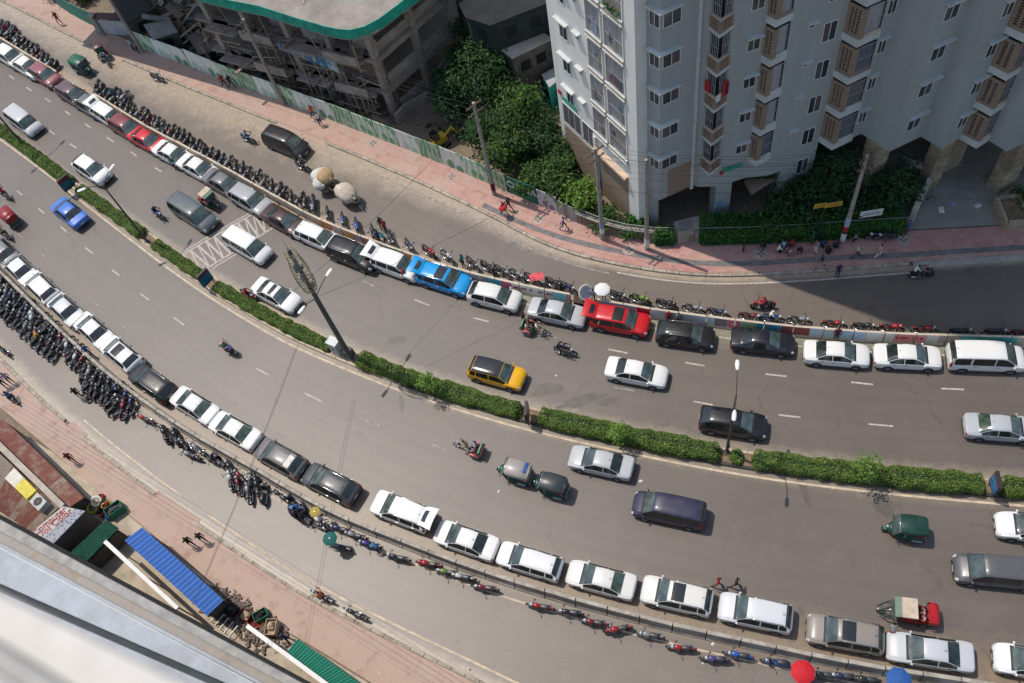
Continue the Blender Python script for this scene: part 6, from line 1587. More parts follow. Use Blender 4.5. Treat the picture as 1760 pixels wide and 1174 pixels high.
def hoarding(x0, x1, h, pw, mats_, label, text=None, posts=True):
    s0, s1 = sf(x0), sf(x1); n = max(1, round((s1 - s0) / pw)); pm, _ = at_len(c_fence, L_f, (s0 + s1) / 2)
    root = thing('hoarding_fence', label, 'fence', (pm.x, pm.y, 0), group='site hoarding along the far pavement'); rng = random.Random(int(x0))
    for k in range(n):
        a, _ = at_len(c_fence, L_f, s0 + (s1 - s0) * k / n); c_, _ = at_len(c_fence, L_f, s0 + (s1 - s0) * (k + 1) / n); d = (c_ - a); ln = d.length; rz = math.atan2(d.y, d.x)
        e = MB(); e.box((0, 0, 0), (ln - .04, .05, h)); o = obj('panel', e, mats_[(k * 7 + int(x0)) % len(mats_)] if len(mats_) > 1 else mats_[0], root)
        mid = (a + c_) / 2 - pm; o.location = (mid.x, mid.y, h / 2 + .14 + rng.uniform(-.03, .03)); o.rotation_euler = (rad(rng.uniform(-1.5, 1.5)), 0, rz + rad(rng.uniform(-1, 1)))
        if posts: e = MB(); p_ = c_ - pm; e.box((p_.x, p_.y + .06, h / 2 + .1), (.07, .07, h + .1), rz); obj('post', e, M_steel, root)
        e = MB(); nn = Vector((-d.y, d.x, 0)).normalized() * .06; e.beam(a - pm + nn + Vector((0, 0, h + .02)), c_ - pm + nn + Vector((0, 0, h + .02)), .06, .08); obj('rail', e, M_steel, root)
    if text:
        me = text_mesh(text, 1.05); me.materials.append(mat('white sign paint', (.6, .62, .58), .8, .2, 3)); o = bpy.data.objects.new('lettering', me); COL.objects.link(o); o.parent = root
        a, _ = at_len(c_fence, L_f, s0); c_, _ = at_len(c_fence, L_f, s1); d = c_ - a; p_ = (a + c_) / 2 - pm; nn = Vector((-d.y, d.x, 0)).normalized(); p_ -= nn * .06
        o.location = (p_.x, p_.y, h * .6 + .14); o.rotation_euler = (rad(90), 0, math.atan2(d.y, d.x))
    return root
hoarding(104, 178, 1.9, 2.2, [M_teal], 'teal sheet hoarding at the far upper left')
hoarding(246, 330, 2.2, 2.4, [PG[0], PG[1], PG[3]], 'pale green printed hoarding right of the site gate')
hoarding(331, 480, 2.3, 2.4, [PG[2], PG[0], PG[3], PG[1]], 'green patterned hoarding in front of the scaffolding')
hoarding(481, 650, 2.3, 2.4, [PG[1], PG[0], PG[2], PG[3]], 'white and green printed hoarding below the unfinished building')
hoarding(651, 842, 2.3, 2.4, [PG[3], PG[2], PG[1], PG[0]], 'printed hoarding between unfinished building and first pole')
hoarding(843, 873, 2.2, 1.4, [PG[2]], 'bright green poster panels right of the leaning pole')
hoarding(876, 925, 2.1, 2.2, [M_hgreen], 'dark green hoarding with white letters', 'ORNA')
hoarding(926, 960, 2.0, 2.4, [M_graf], 'whitewashed hoarding covered in graffiti')
hoarding(961, 988, 1.7, 1.0, [mat('grey tin sheet', (.26, .26, .25), .5, .35, 1.5, streak=True)], 'grey tin sheet gate at the end of the hoarding')
# gate in the hoarding at upper left
p = px_on_fence(205); root = thing('site_gate', 'white metal gate beside the teal hoarding', 'gate', p, math.atan2(-.42, .9))
e = MB(); e.box((0, .3, 1.0), (3.4, .1, 1.8)); obj('leaf', e, mat('white gate paint', (.5, .5, .5), .6, .3, 1.3), root); e = MB(); e.box((-2.0, .3, 1.3), (.6, .6, 2.6)); e.box((2.0, .3, 1.1), (.4, .5, 2.2)); obj('pillar', e, M_conc, root); e = MB(); e.box((0, .4, 2.35), (3.6, .9, .1)); obj('canopy', e, mat('maroon tin', (.1, .035, .035), .6, .3, 2), root)

# ------------------------------------------------------------------ unfinished concrete building
M_rawc = N('raw site concrete'); P = M_rawc.pos()
c = M_rawc.ramp(M_rawc.noise(P, .8, 6, .7), [(.3, (.2, .17, .145)), (.6, (.36, .31, .265)), (.8, (.46, .4, .34))]); M_rawc.set(c, .95); M_rawc.bump(M_rawc.noise(P, 6, 5), .4, .03); M_rawc = M_rawc.m
M_slabtop = mat('dusty slab top', (.27, .235, .205), .95, .3, .5); M_wood = mat('weathered shutter board', (.27, .21, .165), .9, .4, 2.5, streak=False); M_bamboo = mat('bamboo pole', (.36, .28, .18), .85, .3, 3); M_netg = mat('green safety net board', (.008, .28, .2), .6, .35, 1.3)
CB = thing('unfinished_building', 'unfinished concrete building with green edge boards and scaffolding', 'building', (-8, 66, 0)); CO = Vector((-8, 66, 0))
cA = Vector((-5.1, 62.9, 0)); dl = Vector((-.79, .61, 0)).normalized(); dr = Vector((.80, .60, 0)).normalized()
ZR = 10.9
roof_px = [(385, 0), (445, 12), (505, 31), (560, 47), (583, 52), (603, 53), (622, 49), (640, 42), (665, 24), (690, 5)]
rp_ = [G(x, y, ZR + .7) for x, y in roof_px]
rp_ = [rp_[0] + (rp_[0] - rp_[2]).normalized() * 30] + rp_ + [rp_[-1] + (rp_[-1] - rp_[-2]).normalized() * 9]
back_ = [rp_[-1] + Vector((-9, 14, 0)), rp_[0] + Vector((13, 16, 0))]
poly = [(p.x - CO.x, p.y - CO.y) for p in rp_ + back_]
def cb(n_, mb, m, parent=None): return obj(n_, mb, m, parent or CB)
e = MB(); e.prism(poly, ZR - .25, ZR); cb('roof_slab', e, M_slabtop)
# edge boards, one panel at a time
cv = resample(rp_, step=1.15); 
for a, b_ in zip(cv, cv[1:]):
    d = (b_ - a); ln = d.length; m_ = (a + b_) / 2 - CO
    if m_.length > 34: continue
    e = MB(); e.box((0, 0, 0), (ln - .015, .06, .95)); o = cb('edge_board', e, M_netg); o.location = (m_.x, m_.y, ZR + .33 + random.uniform(-.02, .02)); o.rotation_euler = (0, 0, math.atan2(d.y, d.x))
inner = [cA + dl * 19 - dr * .45, cA - (dl + dr) * .35, cA + dr * 15 - dl * .35]
back2 = [back_[0], cA + dl * 19 + dr * 14]
for z in (3.5, 7.1):
    e = MB(); pl = [(p.x - CO.x, p.y - CO.y) for p in inner + back2]; e.prism(pl, z - .22, z); cb('floor_slab', e, M_slabtop)
# columns and beams
cols_l = [cA + dl * k for k in (0, 4.4, 8.8, 13.2, 17.6)]; cols_r = [cA + dr * k for k in (4.6, 9.2, 13.8)]
colp = cols_l + cols_r + [cA + dl * a_ + dr * b_ for a_ in (4.4, 8.8, 13.2, 17.6) for b_ in (4.6, 9.2)]
for p in colp:
    q_ = p - CO; e = MB(); e.box((q_.x, q_.y, 5.3), (.5, .6, 10.7), math.atan2(dl.y, dl.x)); cb('column', e, M_rawc)
for z in (3.5, 7.1, ZR):
    for run in (cols_l, [cA] + cols_r):
        for a, b_ in zip(run, run[1:]):
            e = MB(); e.beam(a - CO + Vector((0, 0, z - .46)), b_ - CO + Vector((0, 0, z - .46)), .34, .5); cb('beam', e, M_rawc)
rc = random.Random(9)
# brick infill, shutter boards, props and bamboo
M_infill = brickmat('site brick infill', (.24, .14, .1), (.2, .12, .09), (.2, .18, .15))
for k, z0 in enumerate((0.1, 3.5, 7.1)):
    for i in range(4):
        if rc.random() < .5:
            a = cols_l[i] + dr * rc.uniform(.4, 2); b_ = a + dl * -rc.uniform(-2.0, -3.8); e = MB(); hh = rc.uniform(1.0, 2.8); e.beam(a - CO + Vector((0, 0, z0 + hh / 2)), b_ - CO + Vector((0, 0, z0 + hh / 2)), .15, hh); cb('infill_wall', e, rc.choice([M_infill, M_rawc]))
    a = cols_r[0] + Vector((0, 0, 0)); 
    if k < 3:
        e = MB(); hh = 1.0; q0 = cA + dr * .3 + dl * .2; q1 = cA + dr * 13; e.beam(q0 - CO + Vector((0, 0, z0 + .5)), q1 - CO + Vector((0, 0, z0 + .5)), .15, .9); cb('parapet', e, M_rawc)
for z in (3.5, 7.1):                                      # balconies thrust out toward the street
    for i in range(4):
        a = cols_l[i] + dl * .5; b_ = cols_l[i] + dl * 3.9; nn = Vector((-dr.x, -dr.y, 0)); o0 = 1.5
        pl = [a, b_, b_ + nn * o0, a + nn * o0]; e = MB(); e.prism([(p.x - CO.x, p.y - CO.y) for p in pl], z - .16, z); bo = cb('balcony_slab', e, M_slabtop)
        if i % 2 == 0:
            e = MB(); e.beam(a + nn * o0 - CO + Vector((0, 0, z + .45)), b_ + nn * o0 - CO + Vector((0, 0, z + .45)), .12, .85); obj('parapet', e, M_rawc, bo)
        for _ in range(7):
            p = a.lerp(b_, rc.random()) + nn * rc.uniform(-.6, o0); L_ = rc.uniform(.9, 2.6); an = math.atan2(dl.y, dl.x) + rc.choice([0, 1.57]) + rc.uniform(-.3, .3); q_ = p - CO
            e = MB(); e.box((q_.x, q_.y, z + .05 + rc.uniform(0, .2)), (L_, rc.uniform(.18, .4), .05), an); cb('shutter_board', e, M_wood)
for _ in range(46):                                      # bamboo props and scaffold poles in front
    t = rc.uniform(-.5, 20); a = cA + dl * t - dr * rc.uniform(.3, max(.5, 2.2 - t * .1)) - CO; z0 = rc.choice([.1, 3.5, 7.1]) if rc.random() < .55 else .1; hh = rc.uniform(2.6, 3.4) if z0 > .2 else rc.uniform(3, 8)
    e = MB(); e.cyl((a.x, a.y, z0), (a.x + rc.uniform(-.5, .5), a.y + rc.uniform(-.4, .4), z0 + hh), .045, .035, 5); cb('bamboo_prop', e, rc.choice([M_bamboo, M_bamboo, M_steel]))
for z in (1.8, 2.9, 5.2, 6.2):
    for k in range(4):
        a = cA + dl * (k * 4.5 + rc.uniform(-1, 1)) - dr * rc.uniform(.9, 1.5) - CO; e = MB(); b_ = a + dl * rc.uniform(2, 4.5); e.cyl((a.x, a.y, z + rc.uniform(-.3, .3)), (b_.x, b_.y, z + rc.uniform(-.4, .4)), .04, n=5); cb('scaffold_rail', e, M_bamboo)
for _ in range(60):                                      # loose boards and tin sheets on the floors and ground
    t = rc.uniform(0, 19); a = cA + dl * t + dr * rc.uniform(-1.9 + t * .09, 1.0) - CO; z = rc.choice([.15, .15, .2, 3.55, 7.15]) if True else 0
    if z > 1 and (a + CO - cA).dot(dr) < -1.2: z = .15
    e = MB(); e.box((0, 0, 0), (rc.uniform(.8, 2.6), rc.uniform(.3, 1.1), .05)); o = cb('loose_board', e, rc.choice([M_wood, M_wood, M_rawc, MATS['grey tin sheet'], M_bamboo])); o.location = (a.x, a.y, z + rc.uniform(.05, .5)); o.rotation_euler = (rc.uniform(-.5, .5), rc.uniform(-.5, .5), rc.uniform(0, 3.1))
for k in range(9):
    p = cA + dl * rc.uniform(1, 12) + dr * rc.uniform(.5, 7) - CO; e = MB()
    e.box((p.x, p.y, ZR + .45), (.3, .35, .9), .6); cb('column_stub', e, M_rawc)
for _ in range(24):
    p = cA + dl * rc.uniform(0, 14) + dr * rc.uniform(-.6, 6) - CO; e = MB(); e.box((p.x, p.y, ZR + .04), (rc.uniform(.4, 1.6), rc.uniform(.1, .4), .06), rc.uniform(0, 3)); cb('roof_litter', e, rc.choice([M_wood, M_rawc]))
# blue and white banner tied to the first-floor edge
a, b_ = G(478, 84, 5.6), G(584, 126, 5.0); d = b_ - a; d.z = 0; root = thing('site_banner', 'torn blue and white banner on the unfinished building', 'banner', a)
npc = 6
for k in range(npc):
    e = MB(); p0_ = a.lerp(b_, k / npc) - a; p1_ = a.lerp(b_, (k + 1) / npc) - a; hh = (.9, 1.1, .7, 1.0, 1.3, 1.2)[k]
    e.add([p0_, p1_, p1_ + Vector((0, .05, hh)), p0_ + Vector((0, .05, hh)), p0_ + Vector((0, .03, 0)), p1_ + Vector((0, .03, 0)), p1_ + Vector((0, .08, hh)), p0_ + Vector((0, .08, hh))], [(0, 1, 2, 3), (7, 6, 5, 4), (3, 2, 6, 7), (4, 5, 1, 0), (0, 3, 7, 4), (1, 5, 6, 2)])
    obj('cloth_panel', e, poster('banner %d' % k, *[((.02, .13, .28), (.3, .36, .4), (.45, .3, .3)), ((.02, .13, .28), (.03, .2, .36), (.4, .42, .4)), ((.3, .34, .36), (.02, .14, .3), (.3, .2, .15)), ((.02, .17, .33), (.02, .12, .28), (.4, .45, .45)), ((.02, .15, .32), (.03, .2, .36), (.3, .4, .42)), ((.42, .47, .48), (.36, .42, .45), (.2, .3, .3))][k], 1.6), root)
# sheds and walls on the site's right and left
def shed(px_roof, z, label, mroof, mwall, name='shed', base=0.0, teal=False):
    pts = [G(x, y, z) for x, y in px_roof]; c_ = sum(pts, Vector()) / len(pts); c0 = Vector((c_.x, c_.y, 0)); root = thing(name, label, 'building' if name != 'shed' else 'shed', c0)
    wl = [(p - c0) * .93 for p in pts]; e = MB(); e.prism([(p.x, p.y) for p in wl], base, z - .12); wo = obj('wall', e, mwall, root)
    e = MB(); e.prism([((p - c0).x, (p - c0).y) for p in pts], z - .12, z); obj('roof', e, mroof, root)
    for i in range(len(pts)):
        a, b_ = wl[i], wl[(i + 1) % len(wl)]; a = Vector((a.x, a.y, 0)); b_ = Vector((b_.x, b_.y, 0)); ln = (b_ - a).length
        if ln < 1.5: continue
        d = (b_ - a).normalized(); n_ = Vector((d.y, -d.x, 0)); n_ = n_ if n_.dot((a + b_) / 2) > 0 else -n_
        if n_.dot(-(c0 + (a + b_) / 2)) < 0: continue
        for t in ((.3, .7) if ln > 3 else (.5,)):
            q_ = a.lerp(b_, t) + n_ * .02; f = MB(); q_.z = max(1.4, z - 1.5); f.box(q_, (.9, .06, 1.0), mat=Matrix((d, n_, Vector((0, 0, 1)))).transposed()); wn = obj('window', f, M_hole, root)
            f = MB(); q2 = q_ + Vector((0, 0, -.55)); f.box(q2, (1.1, .16, .08), mat=Matrix((d, n_, Vector((0, 0, 1)))).transposed()); obj('sill', f, mwall, wn)
    return root
M_dkwall = mat('dark mouldy wall', (.1, .09, .08), .95, .4, 1.2); M_gryroof = mat('grey concrete roof', (.3, .29, .28), .9, .22, .8); M_tealw = mat('teal painted wall', (.02, .3, .27), .8, .25, 1.5)
shed([(843, 72), (912, 42), (950, 66), (880, 100)], 6.0, 'small dark house with flat grey roof beside the tower', M_gryroof, M_dkwall, 'house')
shed([(931, 128), (956, 114), (966, 132), (944, 150)], 3.2, 'tiny teal shack tucked against the tower', mat('grey tin roof', (.33, .35, .36), .6, .3, 2), M_tealw)
shed([(888, 148), (925, 136), (935, 152), (893, 172)], 1.9, 'low teal lean-to under the grey-roofed house', mat('dark tin', (.06, .07, .07), .8, .3, 2), M_tealw)
shed([(770, -30), (955, -70), (955, 0), (842, 44), (800, 30)], 9.0, 'dark building in shade at the top centre', mat('shade-dark roof', (.018, .02, .02), .9, .4, .7), mat('shade-dark green wall', (.02, .03, .03), .9, .4, 1), 'dark_building')  # roof and walls near-black: shade put into their colour, though sun reaches them
shed([(185, -12), (245, -20), (262, 18), (212, 42)], 2.6, 'dark tin shed behind the white gate', mat('black tin roof', (.035, .035, .037), .8, .4, 1.2), M_dkwall)
shed([(246, 42), (292, 34), (306, 54), (262, 68)], 2.4, 'grey tin shed behind the pale hoarding', MATS['grey tin sheet'], M_dkwall)
shed([(322, 62), (362, 54), (384, 80), (342, 94)], 2.2, 'rusty tin shed behind the green hoarding', mat('rusty tin roof', (.17, .13, .115), .8, .4, 1.5), M_dkwall)
# rubble wall on the right of the site
root = thing('site_wall', 'broken concrete wall along the right side of the building site', 'wall', G(720, 190)); o0 = root.location.copy()
pl = [G(683, 214), G(700, 196), G(745, 172), G(800, 128)]
for a, b_ in zip(pl, pl[1:]):
    e = MB(); e.beam(a - o0 + Vector((0, 0, .6)), b_ - o0 + Vector((0, 0, .6)), .2, 1.2); obj('panel', e, M_rawc, root)

# ------------------------------------------------------------------ trees and shrubs
def tree(x, y, h, r, label, m, seed, n=1500, rz=None, zlow=.35, lsize=(.16, .32), cat='tree', name='tree', multi=1, group=None, loc=None, dark=None, z=0.0):
    rng = random.Random(seed); p = loc or G(x, y, z); root = thing(name, label, cat, p, group=group)
    t = MB(); tips = []
    for s_ in range(multi):
        bx, by = (rng.uniform(-.4, .4), rng.uniform(-.4, .4)) if multi > 1 else (0, 0)
        lean = Vector((rng.uniform(-.12, .12), rng.uniform(-.12, .12), 0)) * h; tr = .035 * h / multi ** .5
        trunk = [Vector((bx, by, -.05)), Vector((bx, by, h * .3)) + lean * .3, Vector((bx, by, h * .6)) + lean * .7, Vector((bx, by, h * .88)) + lean]
        t.tube(trunk, [tr, tr * .75, tr * .5, tr * .15], 7)
        nb = 9
        for k in range(nb):
            f = zlow + (.92 - zlow) * k / nb; base_ = trunk[0].lerp(trunk[3], f); a = k * 2.4 + rng.uniform(-.4, .4); rr = r * (.55 + .45 * math.sin(math.pi * min(1, (f - zlow) / (1 - zlow) * .85 + .1))) * rng.uniform(.7, 1.05)
            e_ = base_ + Vector((math.cos(a) * rr, math.sin(a) * rr, rng.uniform(.05, .3) * h * .5)); mid = base_.lerp(e_, .5) + Vector((0, 0, .1 * h * .2))
            t.tube([base_, mid, e_], [tr * .35, tr * .22, tr * .08], 5); tips += [e_, mid.lerp(e_, .5), mid]
        tips.append(trunk[3])
    obj('trunk', t, M_bark, root)
    f = MB(); per = max(6, int(n * 1.7) // len(tips))
    for tp_ in tips:
        sc = r * rng.uniform(.2, .36)
        for _ in range(int(per * rng.uniform(.6, 1.4))):
            v = Vector((rng.gauss(0, 1), rng.gauss(0, 1), rng.gauss(0, .7))) * sc
            if v.length > 2.2 * sc: continue
            q_ = tp_ + v
            if q_.z < .1: q_.z = rng.uniform(.1, .4)
            nn = (v.normalized() * .6 + Vector((rng.uniform(-.6, .6), rng.uniform(-.6, .6), rng.uniform(.2, 1)))).normalized()
            leaf(f, q_, nn, rng.uniform(*lsize), rng)
    c_ = obj('crown', f, m, root); c_['kind'] = 'stuff'
    return root
GT = 'trees between the building site and the tower'
for a in ((846, 112, 8.5, 2.0, 'tall dark tree beside the grey-roofed house', M_dleaf, 41, 2400), (815, 172, 6.5, 2.4, 'dark broad tree right of the unfinished building', M_dleaf, 42, 2600), (858, 190, 6.5, 2.6, 'large dark green tree in the middle of the thicket', M_dleaf, 43, 3000), (790, 205, 4.2, 2.0, 'low dark tree left of the leaning pole', M_dleaf, 44, 1600), (905, 235, 5.5, 2.3, 'mid green tree below the teal lean-to', M_mleaf, 45, 2400), (872, 290, 4.2, 1.9, 'bright green tree right of the leaning pole', M_mleaf, 46, 1900), (945, 262, 4.0, 1.7, 'dark tree against the white tower front', M_dleaf, 47, 1500), (915, 330, 2.6, 1.5, 'scrubby tree behind the graffiti hoarding', M_mleaf, 48, 1100), (962, 330, 3.4, 1.7, 'dusty green tree near the tin sheet gate', M_mleaf, 49, 1700), (998, 358, 3.0, 1.4, 'yellowish green tree inside the pierced wall', M_yleaf, 50, 1100), (812, 135, 7.0, 2.0, 'dark tree close to the unfinished building side', M_dleaf, 52, 2200), (775, 182, 3.6, 1.7, 'low dark scrub tree at the broken site wall', M_dleaf, 53, 1500), (835, 245, 3.4, 1.8, 'dark bushy tree behind the leaning-looking pole', M_dleaf, 54, 1600), (965, 292, 3.0, 1.3, 'small olive tree beside the tower base', M_mleaf, 51, 900)):
    tree(*a, group=GT)
GS = 'shrubs in front of the tower'
for a in ((1040, 385, 1.6, 1.0, 'shrub inside the pierced wall left of the second pole', M_mleaf, 61, 700), (1088, 398, 1.5, 1.0, 'shrub between the two upright poles', M_ivy, 62, 700), (1362, 372, 3.6, 2.0, 'shaded shrub left of the yellow signs', M_dleaf, 63, 2000), (1418, 345, 5.0, 2.3, 'dark tree behind the yellow signs', M_dleaf, 64, 2600), (1392, 390, 2.0, 1.5, 'dark bush just above the squatting people', M_dleaf, 65, 1100), (1525, 352, 4.0, 1.9, 'dark tree right of the postered pole', M_dleaf, 66, 2000), (1325, 398, 2.2, 1.3, 'shaded bush at the left of the creeper wall', M_mleaf, 67, 900), (1465, 380, 2.0, 1.4, 'dark bush behind the postered pole', M_dleaf, 68, 1000), (1755, 352, 1.5, .9, 'small bush in the planter at the right edge', M_ivy, 69, 500)):
    tree(*a, group=GS, name='shrub', cat='shrub', multi=3, zlow=.2, lsize=(.16, .32))
tree(148, -4, 2.4, 1.3, 'bush behind the teal hoarding', M_mleaf, 71, 800, name='shrub', cat='shrub', multi=3, zlow=.2)
tree(100, -10, 2.6, 1.5, 'bush at the very top left behind the pavement', M_mleaf, 72, 800, name='shrub', cat='shrub', multi=3, zlow=.2)
# weeds and rubble on the waste ground
rg = random.Random(77)
e = MB()
for _ in range(2600):
    px_ = rg.uniform(700, 1010); py_ = rg.uniform(215, 350)
    if py_ > 205 + (px_ - 690) * .40 or py_ < 150 + (px_ - 690) * .25: continue
    p = G(px_, py_); leaf(e, p + Vector((0, 0, rg.uniform(.02, .3))), (rg.uniform(-.8, .8), rg.uniform(-.8, .8), 1), rg.uniform(.12, .3), rg)
tag(obj('weeds', e, M_mleaf), 'patchy weeds on the waste ground behind the hoarding', 'weeds', kind='stuff')
e = MB()
for _ in range(420):
    px_ = rg.uniform(260, 1000); py_ = rg.uniform(100, 345)
    lo = 75 + (px_ - 260) * .34
    if py_ > lo + 22 or py_ < lo - 25: continue
    p = G(px_, py_); s_ = rg.uniform(.08, .32); e.box((p.x, p.y, s_ * .3), (s_ * 1.6, s_, s_ * .7), rg.uniform(0, 3), top=.7)
tag(obj('rubble', e, M_rawc), 'broken concrete rubble on the building site', 'rubble', kind='stuff')

for lb, x0, x1, n_ in (('jumbled boards and tin heaped at the left of the building site', 255, 400, 260), ('jumbled shuttering timber stacked behind the green hoarding', 400, 640, 240)):
    e = MB()
    for _ in range(n_):
        px_ = rg.uniform(x0, x1); lo = 78 + (px_ - 260) * .335; py_ = lo - rg.uniform(20, 95 if x0 < 300 else 38)
        if py_ < -30: continue
        p = G(px_, py_); zz = rg.uniform(.1, 1.6 if rg.random() < .6 else 3.0)
        mt = Matrix.Rotation(rg.uniform(0, 3.1), 3, 'Z') @ Matrix.Rotation(rg.uniform(-.6, .6), 3, 'X') @ Matrix.Rotation(rg.uniform(-.5, .5), 3, 'Y')
        e.box((p.x, p.y, zz), (rg.uniform(.8, 3.0), rg.uniform(.1, .9), .06), mat=mt, m=rg.choice([0, 0, 1, 2, 2, 3]))
    tag(obj('board_heap', e, [M_wood, M_rawc, MATS['grey tin sheet'], M_bamboo]), lb, 'timber', kind='stuff')

root = thing('yellow_loader', 'small yellow machine parked behind the printed hoarding', 'machine', G(757, 250), .4)
e = MB(); e.box((0, 0, .75), (1.5, .9, .7), top=.85); obj('body', e, cloth('yellow'), root); e = MB(); e.box((-.3, 0, 1.4), (.6, .8, .6)); obj('cab', e, M_side, root); e = MB(); e.beam((.6, 0, .8), (1.5, 0, 1.2), .2, .2); e.beam((1.5, 0, 1.2), (1.9, 0, .4), .6, .2); obj('arm', e, cloth('yellow'), root)
for sg in (-1, 1): e = MB(); e.box((0, sg * .5, .25), (1.5, .3, .45)); obj('track', e, M_tyre, root)
# ------------------------------------------------------------------ three wheelers, carts
M_hoodcl = MATS.get('x') or paint_mat(); M_hoodcl.name = 'coach cloth'
M_hoodcl.node_tree.nodes['Principled BSDF'].inputs['Coat Weight'].default_value = 0.0
M_green = mat('dark green enamel', (.008, .06, .042), .4, .25, 3, local=True); M_seatred = mat('red seat vinyl', (.3, .02, .02), .5, .25, 6, local=True)
def build_cng():
    root = thing('auto_rickshaw', None, None); a = lambda n, mb, m, s=True: obj(n, mb, m, root, s)
    a('body', loft_secs([(-1.28, .5, .32, .8), (-1.15, .62, .28, .86), (-.5, .64, .26, .8), (.2, .62, .26, .72), (.55, .5, .28, .9), (.85, .34, .32, 1.0), (1.0, .18, .4, .9)], 14), M_green)
    rows = []
    for x, w_, zt_, zs in ((-1.24, .56, 1.5, 1.0), (-1.12, .63, 1.66, 1.22), (-.5, .66, 1.74, 1.36), (.1, .66, 1.74, 1.38), (.42, .62, 1.68, 1.36)):
        rows.append([(x, -w_, zs), (x, -w_ * .97, zt_ - .12), (x, -w_ * .8, zt_ - .02), (x, 0, zt_ + .03), (x, w_ * .8, zt_ - .02), (x, w_ * .97, zt_ - .12), (x, w_, zs)])
    g = MB(); g.grid(rows); g.f.append((0, 1, 2, 3, 4, 5, 6)); g.m.append(0); a('canopy', g, M_hoodcl)
    g = MB(); g.add([(-1.26, -.5, .8), (-1.26, .5, .8), (-1.25, .52, 1.45), (-1.25, -.52, 1.45)], [(0, 1, 2, 3)]); a('rear_panel', g, M_hoodcl)
    g = MB(); g.add([(.78, -.5, 1.0), (.78, .5, 1.0), (.46, .56, 1.62), (.46, -.56, 1.62), (.76, -.5, .99), (.76, .5, .99), (.44, .56, 1.61), (.44, -.56, 1.61)], [(0, 1, 2, 3), (7, 6, 5, 4)]); a('windscreen', g, M_ws, False)
    g = MB(); g.tube([(.8, -.54, .9), (.46, -.62, 1.66), (.46, .62, 1.66), (.8, .54, .9)], .03, 6); a('screen_frame', g, M_chrome)
    for sg in (-1, 1):
        g = MB(); g.tube([(.1, sg * .64, .72), (.1, sg * .65, 1.4)], .022); g.tube([(-1.1, sg * .62, .82), (-1.1, sg * .63, 1.3)], .022); a('side_bar', g, M_chrome)
        g = MB(); g.box((-.75, sg * .66, .42), (.6, .06, .2)); a('mudguard', g, mat('pale mudguard', (.3, .34, .34), .5, .2, 5, local=True), False)
        g = MB(); g.ball((.72, sg * .66, 1.1), (.03, .09, .06), 8, 5); a('wing_mirror', g, M_trim)
    g = MB(); g.box((-.85, 0, .85), (.5, 1.1, .16)); g.box((-1.1, 0, 1.1), (.1, 1.1, .5)); a('rear_seat', g, M_seatred, False)
    g = MB(); g.box((.1, 0, .78), (.34, .6, .14)); a('driver_seat', g, M_trim, False)
    g = MB(); g.ball((1.02, 0, .82), (.07, .09, .09), 10, 6); a('headlight', g, M_lamp)
    g = MB(); g.box((-1.32, 0, .4), (.06, 1.1, .1)); a('bumper', g, M_chrome, False)
    for sg in (-1, 1): g = MB(); g.box((-1.3, sg * .5, .62), (.04, .12, .12)); a('tail_light', g, M_tail, False)
    tm, rm = wheel_mesh(.24, .12)
    for x, y in ((1.05, 0), (-.78, .56), (-.78, -.56)): w_ = obj('wheel', tm, M_tyre, root, True, loc=(x, y, .24)); obj('rim', rm, M_rim, w_)
    g = MB(); g.grid([[(1.05 + .3 * math.cos(t), y, .24 + .3 * math.sin(t)) for y in (-.1, 0, .1)] for t in [rad(d_) for d_ in (10, 50, 90, 130, 160)]]); a('front_mudguard', g, M_green)
    return freeze(root)
CNG = [build_cng(), False]
def cng(x, y, col, label, cv, sgn, turn=0, scale=None):
    p = G(x, y, .9); p.z = .006
    return put_tree(CNG, p, along(cv, p, sgn) + rad(turn), label, 'three wheeler', 'covered three wheelers', (*col, 1), scale)
cng(882, 809, (.3, .27, .25), 'grey canopied three wheeler in front, with a blue bundle at its rear', c_line, -1)
cng(943, 833, (.035, .045, .05), 'dark canopied three wheeler right behind the grey canopied one', c_line, -1)
cng(1556, 907, (.01, .045, .033), 'dark green three wheeler alone on the near carriageway', c_line, -1)
cng(141, 113, (.012, .1, .06), 'green three wheeler on the far frontage road', c_topkerb, 1)
cng(12, 370, (.25, .02, .025), 'red roofed three wheeler at the left edge, near carriageway', c_line, -1, scale=(.9, .9, .95))
e = MB(); e.box((0, 0, 0), (.25, .9, .3), top=.8); o = obj('cloth_bundle', e, cloth('blue')); p = G(903, 805, 1.62); o.location = p; o.rotation_euler = (0, 0, along(c_line, p, -1)); tag(o, 'blue cloth bundle on the grey three wheeler', 'bundle')
